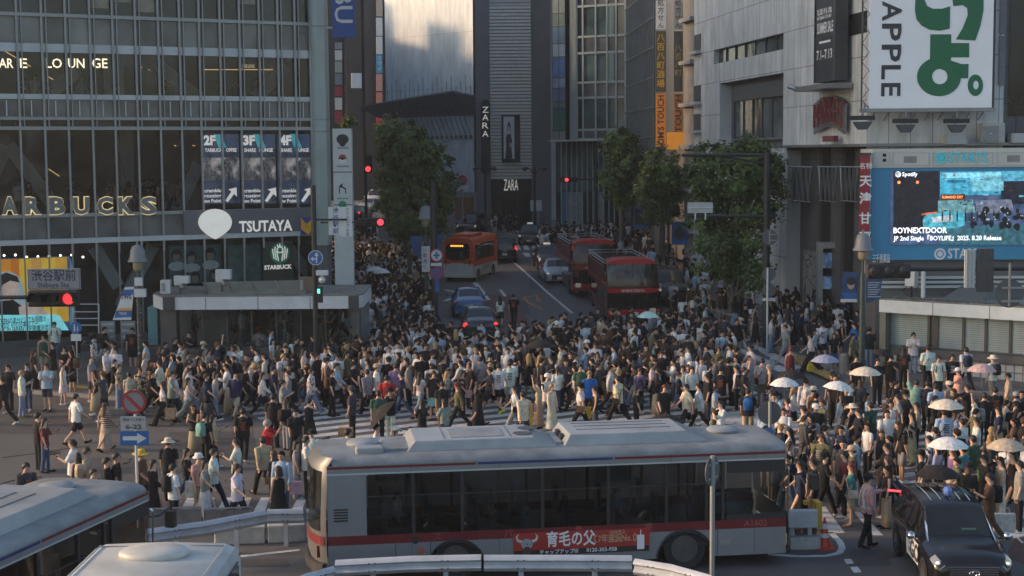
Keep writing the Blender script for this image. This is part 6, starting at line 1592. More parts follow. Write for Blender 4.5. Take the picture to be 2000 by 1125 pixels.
# people
M_SKIN = mat_obj('skin',rough=.6,scale=8,var=.08,bump=.05,spec=.35)
M_HAIR = mat_obj('hair',rough=.55,scale=40,var=.5,bump=.5,spec=.4)
M_CLOTH = mat_obj('cloth',rough=.9,scale=9,var=.22,bump=.6)
M_STRIPE = mat_obj('striped_cloth',rough=.9,pattern='stripe')
M_DOTS = mat_obj('dotted_cloth',rough=.9,pattern='dots')
M_PRINT = mat_obj('printed_cloth',rough=.9,pattern='print')
SKIN_MAT = M_SKIN
POSES = {   # thigh and knee of each leg, (forward, outward, elbow) of each arm
 's': ((0,0),(0,0),(4,7,12),(4,7,12)),'w': ((26,6),(-22,22),(-24,7,18),(22,7,28)),'v': ((-18,26),(20,10),(18,8,30),(-18,7,15)),
 'p': ((4,2),(-4,4),(28,6,92),(2,7,14)),'q': ((20,8),(-16,20),(32,6,85),(-14,7,18)),'x': ((3,2),(-3,3),(24,4,96),(24,4,96)),
 'u': ((3,2),(-3,3),(148,12,22),(8,7,30)),'c': ((4,3),(-4,4),(62,4,88),(62,4,88)),'h': ((2,0),(-2,2),(-8,26,60),(4,7,12)),'t': ((10,4),(-8,12),(55,8,40),(4,7,20)),'b': ((14,24),(2,10),(30,8,50),(25,8,60)),
}
def joints(pose,f):
 L,R,la,ra = POSES[pose]
 sh,hp = (.155,.082) if f else (.185,.09)
 J = {'pelvis': Vector((0,0,.90)),'waist': Vector((0,0,1.04)),'chest': Vector((0,-.005,1.24)),'neckb': Vector((0,.005,1.40)),'neck': Vector((0,-.005,1.475)),'head': Vector((0,-.02,1.555)),'crown': Vector((0,-.012,1.635)),'nose': Vector((0,-.118,1.565)),'chin': Vector((0,-.075,1.50))}
 low = 9
 for s,(th,kn),nm in ((-1,R,'r'),(1,L,'l')):
  hip = Vector((s * hp,0,.885)); a,b = RAD(th),RAD(th - kn)
  knee = hip + Vector((s * .008,-math.sin(a),-math.cos(a))) * .415
  ank = knee + Vector((0,-math.sin(b),-math.cos(b))) * .40
  tp = RAD(min(35,max(-45,(th - kn) * .9)))
  toe = ank + Vector((s * .025,-.16 * math.cos(tp) ,-.055 + .16 * math.sin(tp) * .8))
  J['hip' + nm],J['knee' + nm],J['ank' + nm],J['toe' + nm] = hip,knee,ank,toe
  low = min(low,ank.z - .075,toe.z - .02)
 for s,(fw,ab,el),nm in ((-1,ra,'r'),(1,la,'l')):
  S = Vector((s * sh,0,1.375)); a,o,e = RAD(fw),RAD(ab),RAD(fw + el)
  up_ = Vector((s * math.sin(o),-math.sin(a) * math.cos(o),-math.cos(a) * math.cos(o)))
  E = S + up_ * .275
  inn = -.55 if el > 60 else -.05
  fo = Vector((s * (math.sin(o) * .3 + inn),-math.sin(e),-math.cos(e))).normalized()
  Wr = E + fo * .235; H = Wr + fo * .07
  J['sh' + nm],J['el' + nm],J['wr' + nm],J['ha' + nm] = S,E,Wr,H; J['fo' + nm] = fo
 for k in J:
  if not k.startswith('fo'): J[k] = J[k] + Vector((0,0,-low))
 return J
def skin_mesh(verts,edges,radii,root,sub=1):
 me = bpy.data.meshes.new('body'); me.from_pydata([v[:] for v in verts],edges,[])
 ob = bpy.data.objects.new('body',me); C.objects.link(ob)
 md = ob.modifiers.new('skin','SKIN'); md.use_smooth_shade = True
 sv = me.skin_vertices[0].data
 for i,r in enumerate(radii):
  sv[i].radius = r if hasattr(r,'__len__') else (r,r); sv[i].use_root = (i == root)
 if sub:
  sd = ob.modifiers.new('sub','SUBSURF'); sd.levels = sd.render_levels = sub
 dg = bpy.context.evaluated_depsgraph_get()
 out = bpy.data.meshes.new_from_object(ob.evaluated_get(dg))
 r = ([v.co.copy() for v in out.vertices],[tuple(p.vertices) for p in out.polygons])
 bpy.data.objects.remove(ob); bpy.data.meshes.remove(me); bpy.data.meshes.remove(out)
 return r
_cache = {}
def body_mesh(pose,f):
 k = ('body',pose,f)
 if k in _cache: return _cache[k]
 J = joints(pose,f); g = .9 if f else 1.0
 order = ['pelvis','waist','chest','neckb','neck','head','crown','nose','chin']
 rad = {'pelvis': (.125,.10),'waist': (.105 * g,.085),'chest': (.13 * g,.10),'neckb': (.075 * g,.06),'neck': (.05 * g,.05),'head': (.078,.098),'crown': (.07,.085),'nose': (.012,.012),'chin': (.04,.03)}
 ed = [('pelvis','waist'),('waist','chest'),('chest','neckb'),('neckb','neck'),('neck','head'),('head','crown'),('head','nose')]
 order.remove('chin')
 for n in 'lr':
  order += [a + n for a in ('hip','knee','ank','toe','sh','el','wr','ha')]
  rad.update({'hip' + n: (.085,.085),'knee' + n: (.054 * g,.056),'ank' + n: (.036,.040),'toe' + n: (.034,.022),'sh' + n: (.052 * g,.052),'el' + n: (.037 * g,.037),'wr' + n: (.026 * g,.024),'ha' + n: (.036 * g,.018)})
  ed += [('pelvis','hip' + n),('hip' + n,'knee' + n),('knee' + n,'ank' + n),('ank' + n,'toe' + n),('neckb','sh' + n),('sh' + n,'el' + n),('el' + n,'wr' + n),('wr' + n,'ha' + n)]
 ix = {n: i for i,n in enumerate(order)}
 vs,fs = skin_mesh([J[n] for n in order],[(ix[a],ix[b]) for a,b in ed],[rad[n] for n in order],0)
 mb = MB(); mb.add(vs,fs)
 for n,s in (('l',1),('r',-1)):        # five bent fingers on each hand, the thumb off the side of the palm
  H,fo = J['ha' + n],J['fo' + n]
  sd = fo.cross(Vector((s,0,0))).normalized() if abs(fo.x) < .9 else Vector((0,0,1))
  pl_ = sd.cross(fo).normalized()
  for q,ln in ((-1.5,.058),(-.5,.068),(.5,.072),(1.5,.062)):
   a = H + sd * q * .017 + fo * .012; b = a + fo * ln * .55 + pl_ * .006; c = b + fo * ln * .42 + pl_ * .022
   mb.tube([a,b,c],[.0095,.0088,.006],4)
  a = H + sd * .030 - fo * .03; b = a + fo * .035 + sd * .022; c = b + fo * .03 + pl_ * .01
  mb.tube([a,b,c],[.011,.010,.007],4)
 me = mb.data('body',M_SKIN,smooth=180); _cache[k] = me
 return me
def ering(z,a,b,n=12,y=0.0,dz=0.0):
 return [Vector((a * math.cos(2 * PI * k / n),y + b * math.sin(2 * PI * k / n),z + dz * math.sin(2 * PI * k / n))) for k in range(n)]
def top_mb(pose,f,kind,n=12):
 J = joints(pose,f); up_ = J['pelvis'].z - .90; mb = MB()
 if kind == 'd':      # dress: bodice and skirt in one
  R = [(.46,.27,.20),(.62,.235,.175),(.88,.185,.14),(1.0,.145,.11),(1.2,.158,.125),(1.33,.15,.095),(1.385,.125,.07),(1.43,.06,.05)]
 elif kind == 'g':    # long gown
  R = [(.10,.29,.25),(.5,.235,.19),(.88,.18,.14),(1.0,.15,.115),(1.2,.162,.125),(1.33,.165,.1),(1.39,.14,.075),(1.44,.06,.05)]
 elif f: R = [(.84,.175,.13),(.92,.172,.128),(1.03,.155,.112),(1.2,.168,.13),(1.32,.172,.105),(1.385,.14,.078),(1.44,.062,.052)]
 else: R = [(.80,.195,.14),(.9,.192,.138),(1.04,.188,.132),(1.2,.2,.138),(1.32,.205,.12),(1.395,.165,.088),(1.45,.072,.062)]
 if kind == 'k': R = [(z_,a * (.94 if z_ > 1.3 else 1),b) for z_,a,b in R if z_ < 1.37] + [(1.40,.09,.065)]
 sway = .012 * (1 if pose in 'wq' else -1)
 mb.loft([ering(z_ + up_,a,b,n,y=(.0 if z_ > .9 else sway)) for z_,a,b in R])
 if kind in 'tsjhgc' or (kind == 'd' and False):
  for m in 'lr':
   S,E,W_ = J['sh' + m],J['el' + m],J['wr' + m]
   w_ = (.076,.074,.078) if not f else (.062,.06,.064)
   ins = S + Vector((-.05 if S.x > 0 else .05,0,-.005))
   if kind in 'tdc': mb.tube([ins,S,S + (E - S) * .55,S + (E - S) * .86],[w_[0] * .92,w_[0],w_[1],w_[2]],max(5,n - 4))
   else: mb.tube([ins,S,S + (E - S) * .5,E,E + (W_ - E) * .5,E + (W_ - E) * .93],[w_[0] * .92,w_[0] * .98,w_[1] * .9,.062,.055,.05],max(5,n - 4))
 return mb
def bottom_mb(pose,f,kind,n=10):
 J = joints(pose,f); up_ = J['pelvis'].z - .90; mb = MB(); hw = .15 if f else .158
 if kind in 'kl':
  if kind == 'k': R = [(1.02,.14,.105),(.9,.168,.128),(.75,.195,.15),(.50,.235,.18)]
  else: R = [(1.02,.14,.105),(.9,.165,.128),(.6,.205,.165),(.17,.255,.21)]
  return mb.loft([ering(z_ + up_,a,b,n + 2,y=.02 * (k if pose in 'wqv' else 0) * .4) for k,(z_,a,b) in enumerate(R)])
 mb.loft([ering(z_ + up_,a,b,n + 2) for z_,a,b in ((1.0,hw - .01,.105),(.92,hw,.115),(.84,hw + .008,.118),(.78,hw - .03,.10))])
 for m in 'lr':
  h,k,a = J['hip' + m],J['knee' + m],J['ank' + m]
  if kind == 's': mb.tube([h + Vector((0,0,.02)),h + (k - h) * .5,h + (k - h) * .93],[.092,.094,.098],n)
  elif kind == 'w': mb.tube([h + Vector((0,0,.02)),h + (k - h) * .5,k,k + (a - k) * .5,a + (a - k) * .10],[.095,.096,.098,.105,.112],n)
  else: mb.tube([h + Vector((0,0,.02)),h + (k - h) * .5,k,k + (a - k) * .5,a + (a - k) * .04],[.092,.083,.072,.066,.062],n)
 return mb
def shoe_mb(pose,f,m,n=8):
 J = joints(pose,f); a,t = J['ank' + m],J['toe' + m]; d = (t - a); h = Vector((d.x,d.y,0)).normalized(); mb = MB()
 heel = a + Vector((0,0,-.045)) - h * .05
 p = [heel - h * .012,heel + h * .02,a + Vector((0,0,-.04)) + h * .04,(a + Vector((0,0,-.055)) + t) / 2 + h * .02,t + h * .035,t + h * .07]
 return mb.tube(p,[.025,.042,.045,.042,.036,.018],n)
def hair_mb(pose,f,kind,n=12):
 J = joints(pose,f); c = J['head'] + Vector((0,.012,.03)); mb = MB()
 rings = []
 for i in range(7):
  el_ = RAD(-25 + 115 * i / 6); r = math.cos(el_)
  ring = []
  for k in range(n):
   a = 2 * PI * k / n; back = math.sin(a)      # +1 behind the head
   e2 = el_ + (RAD(46) * (1 - i / 6) * (1 if back < -.2 else .45 if back < .3 else -.1))
   r2 = math.cos(e2)
   ring.append(c + Vector((.096 * r2 * math.cos(a),.116 * r2 * math.sin(a),.122 * math.sin(e2))))
  rings.append(ring)
 mb.loft(rings)
 if kind in 'lo':
  up_ = J['pelvis'].z - .90; end = 1.22 if kind == 'l' else 1.40
  R = []
  for z_,w_,y,th in ((1.62,.088,.03,.05),(1.52,.100,.055,.055),(1.42,.108,.085,.045),(1.33,.112,.115,.035),(1.22,.09,.125,.025)):
   if z_ < end - .01: break
   R.append([Vector((w_ * math.cos(2 * PI * k / n),y + th * math.sin(2 * PI * k / n) - (.03 * abs(math.cos(2 * PI * k / n)) if z_ > 1.4 else .0),z_ + up_ + .01)) for k in range(n)])
  mb.loft(R)
 if kind == 'p':
  p = c + Vector((0,.11,.02)); mb.tube([p - Vector((0,.02,0)),p + Vector((0,.05,.0)),p + Vector((0,.07,-.10)),p + Vector((0,.05,-.22))],[.03,.04,.035,.012],8)
 if kind == 'o' : pass
 if kind == 'n':      # bun
  mb.sphere(c + Vector((0,.10,.09)),.055,8,6)
 if kind == 'a': mb.sphere(c + Vector((0,.02,.05)),(.17,.17,.15),12,8)
 for s in (-1,1):
  e = J['head'] + Vector((s * .034,-.098,.022)); mb.box(e.x - .014,e.x + .014,e.y - .006,e.y + .006,e.z - .005,e.z + .006)
  mb.box(e.x - .018,e.x + .018,e.y - .008,e.y + .004,e.z + .018,e.z + .024)
 return mb
def face_mb(pose,f):
 J = joints(pose,f); mb = MB()
 for s in (-1,1):
  e = J['head'] + Vector((s * .034,-.098,.022)); mb.box(e.x - .014,e.x + .014,e.y - .006,e.y + .006,e.z - .005,e.z + .006)
  mb.box(e.x - .018,e.x + .018,e.y - .008,e.y + .004,e.z + .016,e.z + .022)
 return mb
def hat_mb(pose,f,kind,n=14):
 J = joints(pose,f); c = J['head'] + Vector((0,.01,.075)); mb = MB()
 if kind == 'C':      # cap with a peak
  mb.loft([[c + Vector((.104 * q * math.cos(2 * PI * k / n),.122 * q * math.sin(2 * PI * k / n),z_)) for k in range(n)] for q,z_ in ((1.02,-.03),(1.02,.02),(.85,.065),(.45,.09),(.05,.095))])
  P = [Vector((.085 * math.cos(t),-.10 - .105 * math.sin(t),-.028 - .02 * math.sin(t))) for t in [PI * k / 8 for k in range(9)]]
  mb.add([c + p for p in P] + [c + p + Vector((0,0,.008)) for p in P],[tuple(range(9)),tuple(reversed(range(9,18)))])
 else:
  br = .20 if kind == 'H' else .15
  mb.loft([[c + Vector((q * math.cos(2 * PI * k / n),q * 1.08 * math.sin(2 * PI * k / n),z_ - .012 * math.cos(4 * PI * k / n) * (q > .12))) for k in range(n)] for q,z_ in ((.10,-.01),(br,-.035),(br,-.028),(.108,.0),(.100,.06),(.082,.085),(.02,.09))])
 return mb
def pack_mb(pose,f):
 J = joints(pose,f); c = J['chest'] + Vector((0,.205,-.02)); mb = MB()
 mb.loft([[c + Vector((w_ * x,d_ * y + .0,z_)) for x,y in ((-1,-1),(-.8,.8),(-.4,1),(.4,1),(.8,.8),(1,-1))] for z_,w_,d_ in ((-.21,.12,.06),(-.19,.145,.085),(.05,.145,.09),(.16,.12,.075),(.19,.06,.04))])
 for s in (-1,1):
  mb.tube([c + Vector((s * .09,-.07,.15)),J['neckb'] + Vector((s * .11,.02,.02)),J['chest'] + Vector((s * .115,-.13,.05)),J['chest'] + Vector((s * .13,-.10,-.14)),c + Vector((s * .12,-.06,-.17))],.017,5)
 return mb
def shoulder_bag_mb(pose,f):
 J = joints(pose,f); c = J['pelvis'] + Vector((.20,.03,.0)); mb = MB()
 mb.loft([[c + Vector((.045 * x,.13 * y * w_,z_)) for x,y in ((-1,-1),(1,-1),(1,1),(-1,1))] for z_,w_ in ((-.11,.9),(-.09,1),(.06,.95),(.09,.8))])
 mb.tube([c + Vector((0,-.11,.08)),J['chest'] + Vector((.02,-.14,.02)),J['neckb'] + Vector((-.12,0,.0)),J['chest'] + Vector((.02,.14,0)),c + Vector((0,.11,.08))],.012,4)
 return mb
def phone_mb(pose,f):
 J = joints(pose,f); h,fo = J['hal'],J['fol']; mb = MB()
 q = fo.to_track_quat('Y','Z').to_matrix().to_4x4(); q.translation = h + fo * .05 + Vector((0,0,.012))
 return mb.box(-.036,.036,-.075,.075,-.004,.004,q)
def piece(kind,fn,mtl,smooth=60):
 if kind not in _cache: _cache[kind] = fn().data(kind[0],mtl,smooth=smooth)
 return _cache[kind]
COL = {'w': ((.56,.55,.53),'white'),'k': ((.014,.014,.016),'black'),'g': ((.22,.22,.22),'grey'),'n': ((.018,.026,.055),'navy'),'b': ((.02,.10,.30),'bright blue'),'l': ((.30,.39,.48),'pale blue'),
  'e': ((.40,.31,.215),'beige'),'c': ((.55,.48,.37),'cream'),'r': ((.32,.02,.025),'red'),'o': ((.11,.11,.06),'olive'),'t': ((.05,.19,.19),'teal'),'p': ((.17,.12,.24),'purple'),
  'i': ((.50,.27,.27),'pink'),'y': ((.52,.36,.06),'yellow'),'m': ((.12,.025,.03),'maroon'),'u': ((.11,.06,.037),'brown'),'d': ((.05,.085,.15),'denim blue'),'j': ((.19,.26,.33),'faded denim'),
  's': ((.05,.052,.058),'charcoal'),'v': ((.03,.075,.05),'dark green'),'h': ((.26,.22,.15),'khaki'),'a': ((.18,.34,.28),'mint green')}
HAIRC = {'k': ((.012,.010,.009),'black'),'u': ((.055,.030,.018),'brown'),'y': ((.28,.19,.09),'blond'),'g': ((.25,.24,.23),'grey'),'r': ((.14,.03,.02),'reddish')}
TOPN = {'t': 't-shirt','s': 'shirt','j': 'jacket','k': 'tank top','d': 'dress','g': 'long gown','c': 't-shirt'}
BOTN = {'p': 'trousers','w': 'wide trousers','s': 'shorts','k': 'skirt','l': 'long skirt'}
PATN = {'=': ('striped',M_STRIPE),':': ('dotted',M_DOTS),'#': ('patterned',M_PRINT)}
ACT = {'s': 'standing','w': 'walking','v': 'walking','p': 'holding a phone','q': 'walking with a phone','x': 'with folded arms','u': 'raising one arm','c': 'taking a photo','h': 'hand on hip','t': 'reaching out','b': 'leaning'}
FACE = {'f': 0,'b': 180,'r': 90,'l': -90,'fr': 45,'fl': -45,'br': 135,'bl': -135}
SKINS = [(.50,.31,.215),(.56,.36,.26),(.44,.265,.18),(.53,.33,.23)]
PEOPLE = []
prn = random.Random(77)
def add_part(name,me,root,col,pm=None):
 o = bpy.data.objects.new(name,me); o.parent = root; o.color = (*col,1); C.objects.link(o)
 if pm is not None:
  o.material_slots[0].link = 'OBJECT'; o.material_slots[0].material = pm
 return o
def person(px,py,sex,top,bot,hair,face,pose='s',extra='',h=None,base=None,child=False,skin=None):
 """px, py: where the photo shows the top of the head"""
 f = sex == 'f'
 H = h or ((1.60 if f else 1.71) + prn.uniform(-.05,.05))
 k = H / 1.69
 if child: k = .66; H = 1.12
 p = G(px,py,H) if base is None else at(px,py,base)
 loc = Vector((p.x,p.y,p.z - H))
 rz = RAD(FACE[face] + prn.uniform(-14,14))
 body = bpy.data.objects.new('person',body_mesh(pose,f))
 body.location = loc; body.rotation_euler = (0,0,rz); body.scale = (k * prn.uniform(.95,1.06),) * 2 + (k,)
 sk = skin or SKINS[prn.randrange(4)]
 body.color = (*sk,1); C.objects.link(body)
 pat = PATN.get(top[-1]); tk,tc = top[0],COL[top[1]][0]
 j_ = lambda c: tuple(min(.85,x * prn.uniform(.9,1.1)) for x in c)
 nmt = {'d': 'dress','g': 'dress','j': 'jacket','k': 'tank_top'}.get(tk,'shirt')
 add_part(nmt,piece((nmt,'top',pose,f,tk),lambda: top_mb(pose,f,tk),M_CLOTH),body,j_(tc),pat[1] if pat else None)
 if tk == 'g': pass
 elif tk != 'd':
  bk,bc = bot[0],COL[bot[1]][0]
  nmb = {'s': 'shorts','k': 'skirt','l': 'skirt'}.get(bk,'trousers')
  add_part(nmb,piece((nmb,'bot',pose,f,bk),lambda: bottom_mb(pose,f,bk),M_CLOTH),body,j_(bc))
 shc = prn.choice(((.5,.5,.49),(.5,.5,.49),(.015,.015,.015),(.02,.02,.02),(.2,.15,.1)))
 if 'N' in extra: shc = (.45,.60,.05)
 for m in 'lr': add_part('shoe',piece(('shoe',pose,f,m),lambda: shoe_mb(pose,f,m),M_CLOTH),body,shc)
 hk,hc = hair[0],HAIRC[hair[1]] if len(hair) > 1 else ((.02,.02,.02),'')
 if hk == 'b': add_part('face_details',piece(('face_details',pose,f),lambda: face_mb(pose,f),M_HAIR),body,(.02,.015,.012))
 else: add_part('hair',piece(('hair',pose,f,hk),lambda: hair_mb(pose,f,hk),M_HAIR),body,hc[0])
 desc = []
 i = 0; bag = None
 ex = extra.split() if extra else []
 if tk in 'tc' and not pat and prn.random() < .4 and 'T' not in ex: ex = ex + [prn.choice(('T','F'))]
 for e in ex:
  c = COL[e[1]] if len(e) > 1 and e[1] in COL else COL['k']
  if e[0] in 'CHK':
   add_part({'C': 'cap','H': 'straw_hat','K': 'bucket_hat'}[e[0]],piece(({'C': 'cap','H': 'straw_hat','K': 'bucket_hat'}[e[0]],pose,f),lambda: hat_mb(pose,f,e[0]),M_CLOTH),body,c[0]); desc.append(c[1] + ' ' + {'C': 'cap','H': 'brimmed hat','K': 'bucket hat'}[e[0]])
  elif e[0] == 'B':
   add_part('backpack',piece(('backpack',pose,f),lambda: pack_mb(pose,f),M_CLOTH),body,c[0]); desc.append(c[1] + ' backpack')
  elif e[0] == 'S':
   add_part('shoulder_bag',piece(('shoulder_bag',pose,f),lambda: shoulder_bag_mb(pose,f),M_CLOTH),body,c[0]); desc.append(c[1] + ' shoulder bag')
  elif e[0] in 'TF':     # a print on the back or chest of the shirt
   sg_ = 1 if e[0] == 'T' else -1
   def pr():
    q = MB(); J = joints(pose,f); cc = J['chest']
    for r_ in range(5): q.box(-.09 + .02 * (r_ % 2),.09 - .02 * ((r_ + 1) % 3),*sorted((cc.y + sg_ * .142,cc.y + sg_ * .147)),cc.z + .02 - r_ * .055,cc.z + .045 - r_ * .055)
    return q
   add_part('shirt_print',piece(('shirt_print',pose,f,e[0]),pr,M_CLOTH),body,(.03,.03,.035) if max(tc) > .2 else prn.choice(((.5,.5,.48),(.3,.3,.3),(.35,.08,.06),(.1,.25,.12))))
 ph = None
 if pose in 'pq':      # held in the hand: a thing of its own
  ph = add_part('phone',piece(('phone',pose,f),lambda: phone_mb(pose,f),M_BLACK),None,(.02,.02,.02))
  ph.location,ph.rotation_euler,ph.scale = body.location,body.rotation_euler,body.scale
 PEOPLE.append(dict(phone=ph,o=body,px=px,py=py,loc=loc,top=(pat[0] + ' ' if pat else '') + COL[top[1]][1] + ' ' + TOPN[tk],bot='' if tk in 'dg' else COL[bot[1]][1] + ' ' + BOTN[bot[0]],hair='bald' if hk == 'b' else {'l': 'long ','p': 'ponytailed ','s': 'short ','n': 'tied up ','o': 'chin length ','a': 'big round '}[hk] + hc[1] + ' hair',act=ACT[pose],ex=desc,face=face,child=child,H=H))
 return body
